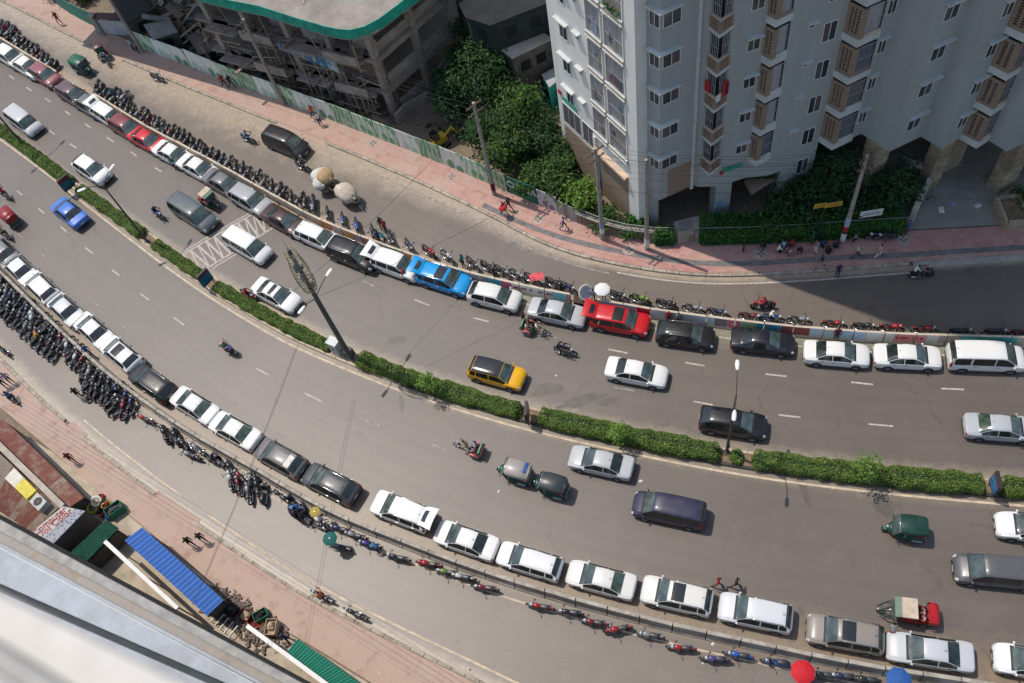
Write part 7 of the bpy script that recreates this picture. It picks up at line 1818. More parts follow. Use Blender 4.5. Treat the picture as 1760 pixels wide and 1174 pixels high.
def build_rick(kind):
    """cycle rickshaw with folding hood, or a flat cart"""
    root = thing('cycle_rickshaw' if kind != 'van' else 'rickshaw_van', None, None); a = lambda n, mb, m, s=True: obj(n, mb, m, root, s)
    tm, rm = ring_wheel(.34, .03)
    xr = -.35; wy = .5
    for x, y in ((1.15, 0), (xr, wy), (xr, -wy)): w_ = obj('wheel', tm, M_tyre, root, True, loc=(x, y, .34)); obj('rim', rm, M_rim, w_)
    f = MB()
    f.tube([(1.15, -.05, .34), (1.0, 0, .95)], .02); f.tube([(1.15, .05, .34), (1.0, 0, .95)], .02); f.tube([(1.02, 0, .85), (.5, 0, .36), (.35, 0, .8)], .022); f.tube([(1.02, 0, .88), (.35, 0, .78)], .022); f.tube([(.5, 0, .36), (xr, 0, .34)], .025); f.tube([(xr, -wy, .34), (xr, wy, .34)], .025)
    for s_ in (-1, 1): f.tube([(.35, 0, .6), (-.2, s_ * .38, .5), (-.9, s_ * .4, .5)], .02)
    a('frame', f, M_green)
    h = MB(); h.tube([(.82, -.28, 1.05), (1.0, -.05, 1.0), (1.0, .05, 1.0), (.82, .28, 1.05)], .015); a('handlebar', h, M_chrome)
    s_ = MB(); s_.ball((.33, 0, .86), (.13, .09, .05), 10, 6); a('saddle', s_, M_trim)
    if kind != 'van':
        b = MB(); b.box((-.45, 0, .58), (.8, .86, .14)); b.box((-.75, 0, .86), (.12, .86, .5)); b.box((-.05, 0, .45), (.35, .7, .06)); a('passenger_body', b, mat('painted rickshaw body', (.06, .22, .1), .5, .5, 7, local=True), False)
        b = MB(); b.box((-.42, 0, .68), (.5, .78, .1)); a('seat', b, M_seatred, False)
        for s_ in (-1, 1):
            g = MB(); g.grid([[(xr + .4 * math.cos(t), s_ * wy + y, .34 + .4 * math.sin(t)) for y in (-.07, .07)] for t in [rad(d_) for d_ in (20, 60, 100, 140, 175)]]); a('mudguard', g, M_hoodcl)
        rows = []; top_ = 1.75 if kind == 'hood' else 1.3
        for k, t in enumerate([rad(d_) for d_ in ((180, 155, 130, 105, 80, 60) if kind == 'hood' else (185, 172, 160, 150))]):
            cx_, cz_ = -.45, .8; r_ = .62 if kind == 'hood' else .5
            xx = cx_ + r_ * math.cos(t); zz = cz_ + (top_ - .8) * math.sin(t) + (.1 if k == 0 else 0)
            rows.append([(xx, y * .48, zz - .12 * abs(y) ** 3) for y in (-1, -.8, -.4, 0, .4, .8, 1)])
        g = MB(); g.grid(rows); g.grid([[(p[0] + .015, p[1], p[2] - .02) for p in r] for r in rows], flip=True)
        for sd in (0, -1):
            g.add([(-.45, rows[0][sd][1], .8)] + [r[sd] for r in rows], [tuple(range(len(rows) + 1))])
        a('hood', g, M_hoodcl)
    else:
        b = MB()
        for k in range(7): b.box((-.5, -.48 + k * .16, .6), (1.5, .14, .04))
        b.box((-.5, 0, .55), (1.4, .9, .05)); a('deck', b, M_wood, False)
    return freeze(root)
RK = {k: [build_rick(k), False] for k in ('hood', 'folded', 'van')}
def rick(kind, x, y, col, label, cv, sgn, turn=0, driver=None, pax=(), cat='rickshaw'):
    p = G(x, y, .6); p.z = .006; rz = along(cv, p, sgn) + rad(turn)
    o = put_tree(RK[kind], p, rz, label, cat, None, (*col, 1)); f = Vector((math.cos(rz), math.sin(rz), 0)); n_ = Vector((-f.y, f.x, 0))
    if driver: person(0, 0, 'ride', driver[0], driver[1], driver[2], rz, loc=p + f * .42 + Vector((0, 0, .0)))
    for k, q_ in enumerate(pax): person(0, 0, 'sit', q_[0], q_[1], q_[2], rz, loc=p + f * -.28 + n_ * (-.2 + .4 * k) + Vector((0, 0, .32)))
    return o, p, rz
rick('folded', 915, 563, (.5, .13, .13), 'cycle rickshaw with folded pink hood below the silver sedan', c_far, 1, driver=('white', 'khaki', 'rickshaw puller in white below the silver sedan'), pax=(('white', 'grey', 'passenger in white in the rickshaw with folded hood'), ('maroon', 'black', 'passenger in dark red in the rickshaw with folded hood')))
rick('folded', 810, 770, (.6, .14, .15), 'cycle rickshaw with pink red hood on the near carriageway', c_line, -1, driver=('tan', 'khaki', 'rickshaw puller in tan ahead of the grey three wheeler'), pax=(('lblue', 'white', 'passenger in light blue under the pink red hood'), ('pink', 'jeans', 'passenger in pink under the pink red hood')))
rick('hood', 178, 97, (.12, .05, .05), 'loaded cycle rickshaw with dark hood at the far kerb', c_topkerb, 1, turn=-25, driver=('lblue', 'navy', 'rickshaw puller in light blue at the far kerb'))
def sack(p, r, col, label, seed, rz=0):
    rng = random.Random(seed); b = MB(); b.ball((0, 0, 0), r, 14, 9, jit=.07, rng=rng); o = obj('sack', b, col, None, True); o.location = p; o.rotation_euler = (rng.uniform(-.2, .2), rng.uniform(-.2, .2), rz); tag(o, label, 'sack', 'bulging sacks on the rickshaw carts')
    t = MB(); t.ball((r[0] * .98, 0, r[2] * .15), (.12, .12, .1), 8, 5, jit=.2, rng=rng); obj('knot', t, col, o, True)
M_sackw = mat('white woven sack', (.56, .54, .5), .85, .25, 2.5, bump=.6, local=True); M_sackt = mat('tan jute sack', (.42, .29, .15), .9, .3, 2.5, bump=.6, local=True); M_sackc = mat('cream cloth bundle', (.52, .44, .35), .9, .28, 2.2, bump=.8, local=True)
o, p, rz = rick('van', 566, 322, (.1, .1, .1), 'rickshaw van piled with three big sacks', c_topkerb, 1, turn=-8, driver=('black', 'dgrey', 'cart puller in black pushing past the sack piles'), cat='cart')
f = Vector((math.cos(rz), math.sin(rz), 0)); n_ = Vector((-f.y, f.x, 0))
sack(p + f * -1.15 + n_ * .35 + Vector((0, 0, 1.15)), (.95, .75, .6), M_sackw, 'long dirty white sack at the back of the sack cart', 1, rz + .7); sack(p + f * -.3 + n_ * .25 + Vector((0, 0, 1.62)), (.75, .75, .62), M_sackt, 'tan jute sack on top of the sack cart', 2, rz); sack(p + f * -.55 + n_ * -.45 + Vector((0, 0, 1.15)), (.62, .55, .55), M_sackw, 'rounded white sack on the road side of the sack cart', 3, rz)
o, p, rz = rick('van', 604, 343, (.1, .1, .1), 'rickshaw van with one huge cream bundle', c_topkerb, 1, turn=-8, driver=('teal', 'dgrey', 'cart puller in dark teal ahead of the cream bundle'), cat='cart')
f = Vector((math.cos(rz), math.sin(rz), 0)); sack(p + f * -.45 + Vector((0, 0, 1.2)), (1.15, .85, .72), M_sackc, 'huge lumpy cream bundle on the second cart', 4, rz)
# battery rickshaws: open front cab, flat canvas roof
def build_batt(rear_hood):
    root = thing('battery_rickshaw', None, None); a = lambda n, mb, m, s=True: obj(n, mb, m, root, s)
    f = MB()
    for s_ in (-1, 1):
        f.tube([(1.75, s_ * .18, .5), (1.3, s_ * .45, .62), (.2, s_ * .58, .5), (-1.5, s_ * .58, .5)], .03); f.tube([(1.5, s_ * .35, .58), (1.0, s_ * .52, 1.05), (.75, s_ * .55, 1.62)], .025); f.tube([(1.75, s_ * .18, .5), (1.55, s_ * .3, .95), (1.0, s_ * .52, 1.05)], .022); f.tube([(-.25, s_ * .58, .5), (-.25, s_ * .58, 1.62)], .025)
    for x in (1.5, 1.0, .2, -.25, -1.4): f.tube([(x, -.5 if x < 1.2 else -.32, .56), (x, .5 if x < 1.2 else .32, .56)], .022)
    a('frame', f, M_green)
    g = MB(); g.add([(1.02, -.52, 1.05), (1.02, .52, 1.05), (.78, .54, 1.6), (.78, -.54, 1.6)], [(0, 1, 2, 3)]); a('windscreen', g, M_ws, False)
    g = MB(); g.add([(.95, -.6, 1.6), (.95, .6, 1.6), (.55, .6, 1.68), (.55, -.6, 1.68), (.95, -.6, 1.57), (.95, .6, 1.57), (.55, .6, 1.65), (.55, -.6, 1.65)], [(0, 1, 2, 3), (7, 6, 5, 4), (0, 4, 5, 1)]); a('visor', g, mat('grey green visor', (.13, .19, .14), .6, .2, 4, local=True), False)
    g = MB(); g.box((.12, 0, 1.68), (.9, 1.24, .07), top=.97); a('roof', g, mat('tan canvas', (.5, .41, .31), .85, .2, 3, local=True), False)
    g = MB(); g.box((.35, 0, .72), (.4, .9, .14)); g.box((.12, 0, .95), (.1, .9, .4)); a('driver_seat', g, M_seatred, False)
    g = MB(); g.box((-.95, 0, .72), (.6, 1.0, .14)); g.box((-.45, 0, .5), (.5, 1.0, .06)); a('passenger_seat', g, M_seatred, False)
    g = MB(); g.box((-.6, 0, .48), (1.9, 1.1, .2)); a('body', g, M_hoodcl, False)
    if rear_hood:
        rows = []
        for t in [rad(d_) for d_ in (180, 158, 136, 115, 96)]: rows.append([(-1.0 + .75 * math.cos(t), y * .62, .75 + .75 * math.sin(t) - .15 * abs(y) ** 3) for y in (-1, -.8, -.4, 0, .4, .8, 1)])
        g = MB(); g.grid(rows); g.grid([[(p[0] + .02, p[1], p[2] - .02) for p in r] for r in rows], flip=True)
        for sd in (0, -1): g.add([(-1.0, rows[0][sd][1], .75)] + [r[sd] for r in rows], [tuple(range(len(rows) + 1))])
        a('hood', g, M_hoodcl)
    h = MB(); h.tube([(.75, -.25, 1.05), (1.0, 0, .98), (.75, .25, 1.05)], .016); h.tube([(1.0, 0, .98), (1.55, 0, .3)], .025); a('handlebar', h, M_chrome)
    l = MB(); l.ball((1.72, 0, .66), (.06, .08, .08), 8, 5); a('headlight', l, M_lamp)
    tm, rm = ring_wheel(.27, .045)
    for x, y in ((1.5, 0), (-.9, .6), (-.9, -.6)): w_ = obj('wheel', tm, M_tyre, root, True, loc=(x, y, .27)); obj('rim', rm, M_rim, w_)
    return freeze(root)
BT = {True: [build_batt(True), False], False: [build_batt(False), False]}
p = G(1562, 1052, .8); p.z = .006; rz = along(c_line, p, -1); o = put_tree(BT[True], p, rz, 'green framed rickshaw with tan roof and red rear hood', 'rickshaw', None, (.5, .012, .015, 1))
f = Vector((math.cos(rz), math.sin(rz), 0)); n_ = Vector((-f.y, f.x, 0))
person(0, 0, 'sit', 'orange', 'dgrey', 'driver in orange under the tan roof', rz, loc=p + f * .35 + Vector((0, 0, .28)))
for k, (t_, b_, lb) in enumerate((('pink', 'maroon', 'passenger in pink before the red hood'), ('grey', 'black', 'passenger in grey before the red hood'))): person(0, 0, 'sit', t_, b_, lb, rz, loc=p + f * -.75 + n_ * (.24 if k == 0 else -.24) + Vector((0, 0, .28)))
p = G(357, 340, .9); p.z = .006; rz = along(c_far, p, 1); o = put_tree(BT[False], p, rz, 'dark three wheeler with a tan flat roof above the dark grey minivan', 'rickshaw', None, (.16, .02, .02, 1), scale=(.72, .9, 1.05))
person(0, 0, 'sit', 'black', 'dgrey', 'driver of the tan roofed three wheeler', rz, loc=p + Vector((math.cos(rz), math.sin(rz), 0)) * .3 + Vector((0, 0, .3)))

# ------------------------------------------------------------------ poles and wires
M_cpole = mat('concrete pole', (.3, .27, .23), .9, .25, 2); M_wire = mat('black wire', (.02, .02, .02), .6, .2, 4); M_ins = mat('insulator', (.3, .14, .08), .4, .2, 6)
def upole(base, top, label, h=None, posters=(), arms=True, z=.16):
    b_ = G(*base, z); hh = h or (hgt(base, top) - z); root = thing('utility_pole', label, 'utility pole', b_, group='utility poles along the far pavement')
    p = MB(); p.tube([(0, 0, -.1), (0, 0, hh)], [.19, .12], 10); obj('shaft', p, M_cpole, root)
    if arms:
        for zz in (hh - .3, hh - 1.1):
            e = MB(); e.box((0, 0, zz), (1.5, .09, .09), .5); ar = obj('crossarm', e, M_steel, root)
            for k in (-.65, -.3, .3, .65): e = MB(); e.lathe([(.01, 0), (.05, .02), (.035, .08), (.05, .12), (.0, .16)], 8, c=(k * math.cos(.5), k * math.sin(.5), zz + .05)); obj('insulator', e, M_ins, ar)
    for k, (z0, z1, c_) in enumerate(posters):
        e = MB(); e.cyl((0, 0, z0), (0, 0, z1), .2 - .02 * z0 / 5 + .004 * k, n=10); obj('poster', e, cloth(c_), root)
    return b_ + Vector((0, 0, hh))
T1 = upole((245, 90), (192, 0), 'utility pole in front of the white site gate', h=9.5)
T2 = upole((488, 180), (440, 64), 'utility pole at the green hoarding below the unfinished building', h=10)
T3 = upole((850, 334), (805, 176), 'leaning-looking utility pole at the printed hoarding', posters=((.6, 1.5, 'maroon'),))
T4 = upole((1036, 411), (1030, 252), 'utility pole with pink and blue posters at the pierced wall', posters=((.9, 1.9, 'white'), (1.5, 2.1, 'lilac')))
T5 = upole((1112, 428), (1116, 272), 'thick pale utility pole before the garage opening', posters=((.4, 1.3, 'white'),), arms=False)
T6 = upole((1447, 416), (1490, 264), 'utility pole plastered with posters among the seated people', posters=((.3, 1.2, 'white'), (1.2, 1.45, 'black'), (1.5, 2.0, 'red'), (2.1, 3.0, 'lblue')))
T7 = upole((560, 158), (520, 60), 'thin pole inside the building site', h=5, arms=False, z=0)
e = MB(); e.box((.35, 0, 5.2), (.5, .4, .7)); e.box((-.3, 0, 6.4), (.35, .35, .5)); 
def wires(a, b_, offs, label, sag=.5, r=.008, group='overhead wires'):
    root = thing('overhead_wires', label, 'wires', a, group=group)
    for (dx, dz) in offs:
        o1 = Vector((dx * math.cos(.5), dx * math.sin(.5), dz)); m_ = MB(); pts = []
        for k in range(13): t = k / 12; q_ = (b_ - a) * t + o1; q_.z -= sag * 4 * t * (1 - t); pts.append(q_)
        m_.tube(pts, r, 4, caps=False); obj('wire', m_, M_wire, root)
OF = [(-.65, .05), (-.3, .05), (.3, .05), (.65, .05), (-.6, -.9), (.1, -.9), (.6, -.9), (0, -2.2)]
wires(T1 + (T1 - T2) * 1.2, T1, OF, 'overhead wires leaving the first pole to the upper left')
wires(T1, T2, OF, 'overhead wires between the two left poles'); wires(T2, T3, OF, 'overhead wires along the printed hoarding', .9); wires(T3, T4, OF, 'overhead wires over the thicket', .5)
wires(T4, T5, OF + [(0, -3.6), (.1, -3.8)], 'sagging wires between the two poles at the bend', .2); wires(T5, T6, OF + [(0, -3.2), (.1, -3.5)], 'overhead wires across the tower front', .5); wires(T6, T6 + (T6 - T5) * 1.0 + Vector((0, -1.5, 0)), OF + [(0, -3.4)], 'overhead wires over the forecourt', .6)
LW0, LW1 = G(120, 760, 6.5), G(800, 1185, 6.5)
d_ = (LW1 - LW0)
root_off = [(-.0, 0), (-.35, .1), (.3, -.1), (.6, .0), (-.7, .05), (0.9, -.3)]
wires(LW0 - d_ * .4, LW1 + d_ * .3, root_off, 'bundle of overhead wires above the lower pavement', .6, .007)
wires(G(509, 596, 6.0), G(330, 1040, 9.0), [(0, 0), (.25, .1)], 'two wires crossing the near carriageway', .3, .012)
wires(G(505, 500, 9.6), T3 + Vector((0, 0, -1)), [(0, 0)], 'wire from the mast to the pole at the printed hoarding', .6, .012)
wires(G(520, 520, 9.0), T4 + Vector((0, 0, -1)), [(0, 0)], 'wire from the mast to the pole at the pierced wall', .8, .012)

# ------------------------------------------------------------------ umbrellas and small street things
def umbrella(x, y, z, r, col, label, tilt=(0, 0), pole=True, cat='umbrella', c2=None):
    p = G(x, y, z); root = thing('umbrella', label, cat, (p.x, p.y, .01), group='umbrellas')
    c_ = MB(); n = 8; rows = [[(0, 0, .28 * r)] * (n + 1)]
    for rr, zz in ((.35, .24), (.7, .13), (1.0, -.02)):
        rows.append([(rr * r * math.cos(2 * math.pi * k / n), rr * r * math.sin(2 * math.pi * k / n), zz * r - (.04 * r if k % 1 else 0)) for k in range(n + 1)])
    c_.grid(rows); c_.grid([[(q_[0] * .99, q_[1] * .99, q_[2] - .012) for q_ in rw_] for rw_ in rows], flip=True)
    o = obj('canopy', c_, mat('umbrella ' + label[:18], col, .75, .12, 4, local=True), root); o.location = (0, 0, z); o.rotation_euler = (tilt[0], tilt[1], 0)
    rb = MB()
    for k in range(n): a = 2 * math.pi * k / n; rb.tube([(0, 0, .26 * r), (.7 * r * math.cos(a), .7 * r * math.sin(a), .115 * r), (r * math.cos(a), r * math.sin(a), -.035 * r)], .008, 4)
    obj('ribs', rb, M_chrome, o)
    if pole: e = MB(); e.tube([(0, 0, 0), (0, 0, z + .28 * r)], .018, 6); obj('pole', e, M_chrome, root)
umbrella(1035, 497, 1.9, .62, (.68, .68, .66), 'white umbrella behind the divider wall gap')
umbrella(1380, 1155, 1.8, .72, (.5, .01, .02), 'red umbrella among motorcycles at the bottom right')
umbrella(1545, 1168, 1.8, .72, (.02, .09, .3), 'blue umbrella at the bottom edge')
umbrella(567, 926, 1.8, .52, (.01, .1, .09), 'dark green umbrella over a parked motorcycle')
umbrella(541, 880, 1.9, .4, (.36, .27, .05), 'small mustard yellow umbrella in the crowd by the barriers')
p = G(1007, 503, 1.2); root = thing('round_parasol', 'round grey panel with cream rim tilted in the wall gap', 'parasol', (p.x, p.y, .01))
mt = Matrix.Rotation(.5, 3, 'Z') @ Matrix.Rotation(rad(52), 3, 'X'); e = MB(); e.lathe([(.0, .03), (.5, .03), (.52, 0)], 22, mt=mt, c=(0, 0, 1.2)); obj('disc', e, mat('slate disc', (.2, .24, .3), .7, .25, 4), root); e = MB(); e.lathe([(.5, .04), (.62, .05), (.66, .0), (.62, -.04), (.5, -.02)], 22, mt=mt, c=(0, 0, 1.2)); obj('rim', e, mat('cream rim', (.6, .55, .45), .7, .12, 4), root); e = MB(); e.tube([(0, 0, 0), (0, 0, 1.15)], .03, 6); e.box((0, 0, .03), (.5, .5, .05)); obj('stand', e, M_steel, root)
p = G(996, 521, .4); root = thing('dark_crate', 'dark brown slatted crate in the wall gap', 'crate', (p.x, p.y, .01), along(c_wall, p)); 
for k in range(6): e = MB(); e.box((-.4 + k * .16, -.25, .4), (.13, .03, .78)); obj('slat', e, mat('dark crate wood', (.06, .035, .03), .8, .3, 4), root)
e = MB(); e.box((0, .08, .38), (.95, .6, .7)); obj('box', e, MATS['dark crate wood'], root)
p = G(922, 476, 1.0); e = MB(); rows = []
for i in range(6): rows.append([(-.55 + i * .22, -.35 + j * .175, .12 * math.cos((j - 2) * .7) + .05 * math.sin(i * 1.7 + j)) for j in range(5)])
e.grid(rows); e.grid([[(q_[0], q_[1], q_[2] - .015) for q_ in r] for r in rows], flip=True); o = obj('dust_cover', e, mat('pink red cover', (.6, .08, .1), .7, .15, 3, local=True), None, True); o.location = (p.x, p.y, 1.02); o.rotation_euler = (0, 0, along(c_wall, p) + .5); tag(o, 'pink red cover thrown over a motorcycle', 'cover')
# litter
for k, (x, y, s_, c_) in enumerate(((1101, 827, .25, 'white'), (857, 845, .2, 'white'), (956, 646, .16, 'white'), (1735, 903, .18, 'white'), (1617, 363, .6, 'white'), (1637, 352, .5, 'lilac'), (1680, 356, .5, 'white'), (806, 1150, .14, 'white'), (653, 1158, .12, 'white'), (1225, 1107, .22, 'white'), (1208, 1140, .14, 'white'))):
    p = G(x, y, 0); onp = .165 if y < 400 or (x < 810 and y > 1140) else .012; e = MB(); e.add([(-s_ / 2, -s_ / 3, 0), (s_ / 2, -s_ / 3, .02), (s_ / 2, s_ / 3, .0), (-s_ / 2, s_ / 3, .03), (0, 0, .05)], [(0, 1, 4), (1, 2, 4), (2, 3, 4), (3, 0, 4)]); o = obj('scrap', e, cloth(c_)); o.location = (p.x, p.y, onp); o.rotation_euler = (0, 0, k * 1.1)
    tag(o, 'scrap of litter ' + ['behind the silver sedan', 'beside the dark three wheeler', 'left of the lone white sedan', 'near the right edge of the near carriageway', 'on the forecourt, left pale sheet', 'on the forecourt, lilac piece', 'on the forecourt, right pale sheet', 'on the lower pavement, right piece', 'on the lower pavement, left piece', 'by the barriers below the pearl suv', 'below the purple motorcycle'][k], 'litter')

# ------------------------------------------------------------------ forecourt things
def boxthing(name, label, cat, px0, z, dims, m, rz, parts=()):
    p = G(*px0, z); root = thing(name, label, cat, p, rz); e = MB(); e.box((0, 0, dims[2] / 2), dims, top=.99); obj('panel', e, m, root)
    for n_, c_, d_, mm in parts: e = MB(); e.box(c_, d_); obj(n_, e, mm, root)
    return root
a, b_ = G(1567, 377, .16), G(1594, 322, .16); d_ = b_ - a; rz = math.atan2(d_.y, d_.x); mid = (a + b_) / 2
root = thing('gate_wall', 'cream gate wall running back from the pavement to the tower', 'wall', mid, rz)
e = MB(); e.box((0, 0, .8), (d_.length, .25, 1.6)); obj('wall', e, M_conc, root); e = MB(); e.box((0, 0, 1.66), (d_.length + .1, .4, .14)); obj('coping', e, mat('cream coping', (.55, .5, .42), .85, .15, 2), root)
for sx in (-.5, .5): e = MB(); e.box((sx * d_.length, 0, 1.0), (.4, .42, 2.0)); obj('pillar', e, mat('cream pillar', (.5, .46, .38), .85, .2, 2), root)
e = MB(); e.box((d_.length * .5, 1.2, 2.05), (.35, 2.6, .35)); obj('lintel', e, MATS['cream pillar'], root)
for k, (c_, w_) in enumerate((('red', .5), ('teal', 1.1), ('red', .5))): e = MB(); e.box((-d_.length * .3 + k * .85, .16, 1.0), (w_ * .75, .05, .8)); obj('sign_panel', e, cloth(c_), root)
p = G(1735, 372, .16); root = thing('planter', 'buff stone planter box at the right edge of the forecourt', 'planter', p, -.2)
for k, (cx_, cy_, sx, sy) in enumerate(((0, -1.2, 1.6, .2), (0, 1.2, 1.6, .2), (-.8, 0, .2, 2.6), (.8, 0, .2, 2.6))): e = MB(); e.box((cx_, cy_, .5), (sx, sy, 1.0)); obj('side', e, M_tile, root)
e = MB(); e.box((0, 0, .4), (1.4, 2.2, .8)); obj('soil', e, M_soil, root)
a = G(1520, 302, 2.4); root = thing('entrance_canopy', 'dark flat canopy slab under the tower fins', 'canopy', (a.x, a.y, .16)); e = MB(); pl = [G(x, y, 2.4) for x, y in ((1495, 285), (1535, 268), (1568, 288), (1515, 313))]; e.prism([((q_ - a).x, (q_ - a).y) for q_ in pl], 2.3, 2.5); obj('slab', e, mat('grey canopy', (.24, .22, .2), .9, .2, 1.5), root)
for q_ in pl[1:]: e = MB(); v = (q_ - a) * .85; e.cyl((v.x, v.y, 0), (v.x, v.y, 2.3), .08); obj('post', e, M_steel, root)
for k, (x, y, w_, c_, lb) in enumerate(((1409, 356, .9, 'yellow', 'left yellow sign hanging over the creeper'), (1432, 354, 1.3, 'yellow', 'right and wider yellow sign hanging over the creeper'), (1497, 369, 1.7, 'white', 'white banner tied to the railing right of the postered pole'), (1157, 408, .75, 'lblue', 'pale blue notice on the pierced wall'), (1237, 354, .45, 'skyblue', 'small blue notice on the tower pier'))):
    zz = 3.6 if k < 2 else 2.3 if k == 2 else .7 if k == 3 else 1.8
    p = G(x, y, zz); root = thing('notice_board', lb, 'sign', (p.x, p.y, .16), math.atan2(-.12, .99)); e = MB(); e.box((0, 0, zz), (w_, .04, .5 if k != 2 else .75)); obj('board', e, cloth(c_), root)
    for sx in (-1, 1): e = MB(); e.cyl((sx * w_ * .45, .04, 0), (sx * w_ * .45, .04, zz), .02); obj('stake', e, M_steel, root)
    e = MB()
    for r_ in range(2): e.box((0, -.025, zz + .1 - r_ * .2), (w_ * .75, .01, .05))
    obj('print_line', e, cloth('red' if k < 2 else 'navy'), root)
# ------------------------------------------------------------------ people on foot
UPH = lambda x, y: along(c_topkerb, G(x, y), 1)
PV = .165
def at(x, y, ps, t, b_, lb, turn=0, z=0.0, head=None, cv=None, **kw): return person(x, y, ps, t, b_, lb, along(cv or c_topkerb, G(x, y), 1) + rad(turn), z, head, **kw)
at(105, 42, 'walk', 'maroon', 'maroon', 'person in maroon walking on the upper left pavement', 180, PV)
at(232, 88, 'stand', 'lblue', 'navy', 'person in light blue leaning by the site gate', 90, PV); at(241, 92, 'stand', 'grey', 'black', 'person in grey beside the pole at the site gate', 0, PV)
at(388, 150, 'walk', 'red', 'black', 'person in red walking along the green hoarding', 0, PV); at(400, 151, 'walk', 'black', 'black', 'person in black right of the one in red at the hoarding', 10, PV)
at(541, 203, 'walk', 'orange', 'dgrey', 'person in an orange shirt at the white hoarding', 180, PV); at(552, 215, 'stand', 'white', 'black', 'person in a white shirt and black trousers before the hoarding', 170, PV)
at(868, 369, 'walk', 'red', 'dgrey', 'person wrapped in a red cloth on the far pavement', 180, PV); at(876, 361, 'walk', 'dgrey', 'black', 'dark clothed person walking beside the one in red cloth', 180, PV)
at(969, 394, 'walk', 'lilac', 'dgrey', 'person in grey blue walking by the tin sheet gate', 20, PV)
e = MB(); e.ball((0, 0, 0), (.34, .3, .2), 10, 6, jit=.12); p = G(864, 358, 1.3); o = obj('carried_bundle', e, cloth('red'), None, True); o.location = p; tag(o, 'red and white bundle carried on the far pavement', 'bundle')
at(1277, 432, 'stand', 'black', 'black', 'person in black standing at the creeper, left of the seated group', 0, PV); at(1312, 427, 'squat', 'black', 'dgrey', 'person in black squatting left of the seated group', 200, PV)
SQ = [(1338, 433, 'white', 'black', 'left squatting person in white'), (1346, 427, 'lblue', 'navy', 'squatting person in pale blue behind the one in white'), (1361, 424, 'red', 'jeans', 'squatting person in red in the seated group'), (1357, 437, 'pink', 'grey', 'squatting person in pale pink at the front of the group'), (1373, 434, 'black', 'black', 'squatting person in black at the right of the group'), (1412, 424, 'blue', 'black', 'squatting person in blue left of the postered pole'), (1421, 436, 'black', 'black', 'squatting person in black before the one in blue'), (1437, 427, 'navy', 'navy', 'squatting person in navy at the foot of the postered pole'), (1469, 413, 'grey', 'black', 'squatting person in grey right of the postered pole')]
for k, (x, y, t, b_, lb) in enumerate(SQ): at(x, y, 'squat', t, b_, lb, k * 67, PV)
at(1394, 418, 'stand', 'green', 'jeans', 'person in dark green standing at the creeper', 180, PV); at(1401, 436, 'stand', 'grey', 'white', 'person with white trousers standing in the seated group', 200, PV)
at(1410, 460, 'walk', 'black', 'grey', 'person in black walking on the shaded pavement edge', 180, PV); at(1438, 476, 'stand', 'navy', 'jeans', 'person in navy stepping off the kerb', -90, .0)
at(1470, 443, 'walk', 'lgreen', 'dgrey', 'person in a light green shirt on the shaded pavement', 0, PV, 'orange'); at(1508, 442, 'walk', 'pink', 'white', 'person in white robe on the shaded pavement', 10, PV)
at(1533, 392, 'squat', 'pink', 'black', 'person seated on the low ledge near the gate wall', -90, .3); at(1557, 402, 'stand', 'blue', 'jeans', 'person in blue standing at the gate wall', 150, PV); at(1601, 305, 'stand', 'white', 'grey', 'person in white deep under the tower', 0, .16)
at(652, 190, 'stand', 'white', 'grey', 'worker in white on the building site', 30, 0); at(610, 168, 'squat', 'lblue', 'navy', 'worker in pale blue bending on the building site', 30, 0); at(538, 168, 'stand', 'maroon', 'dgrey', 'worker in rust red behind the hoarding', 30, 0); at(932, 335, 'squat', 'orange', 'navy', 'person in orange red in the scrub behind the hoarding', 0, 0)
# around the upper parked row
W_ = dict(cv=c_wall)
at(304, 291, 'stand', 'green', 'dgrey', 'person in green standing beside a white sedan', -60, **W_)
at(652, 412, 'bend', 'blue', 'dgrey', 'man in a blue shirt bending over the motorcycles', -90, **W_); at(665, 400, 'stand', 'red', 'dgrey', 'person in red behind the man in blue', 180, **W_); at(658, 394, 'stand', 'dgrey', 'black', 'dark person at the top of the group by the wall', 160, **W_); at(666, 421, 'bend', 'teal', 'dgrey', 'person in green blue bending below the man in blue', 180, **W_)
at(692, 480, 'bend', 'red', 'maroon', 'person in red at the raised tailgate of the white suv', 10, **W_)
at(797, 458, 'stand', 'teal', 'black', 'person in turquoise behind the divider wall', 0, **W_); at(1020, 517, 'stand', 'lblue', 'dgrey', 'person in pale blue in the divider wall gap', 90, **W_); at(1038, 514, 'stand', 'maroon', 'black', 'seller under the white umbrella', -90, **W_)
at(902, 556, 'stand', 'maroon', 'dgrey', 'person in maroon standing behind the rickshaw by the silver sedan', 0, **W_); at(1024, 566, 'bend', 'lgreen', 'dgrey', 'person in pale green at the raised tailgate of the red suv', 10, **W_)
at(1149, 555, 'stand', 'red', 'maroon', 'person in red standing between wall and black hatchback', -90, **W_); at(1166, 558, 'stand', 'grey', 'black', 'person in grey right of the one in red by the wall', -60, **W_); at(1200, 566, 'squat', 'maroon', 'black', 'person in dark red behind the black hatchback', -90, **W_)
at(1436, 584, 'stand', 'maroon', 'black', 'person in dark red standing at the grey white wall panel', -90, **W_); at(10, 70, 'stand', 'white', 'black', 'person in white in the far left motorcycle cluster', 0, **W_); at(20, 62, 'stand', 'red', 'dgrey', 'person in red in the far left motorcycle cluster', 0, **W_); at(203, 172, 'stand', 'teal', 'dgrey', 'person in teal among the far motorcycles', 0, **W_)
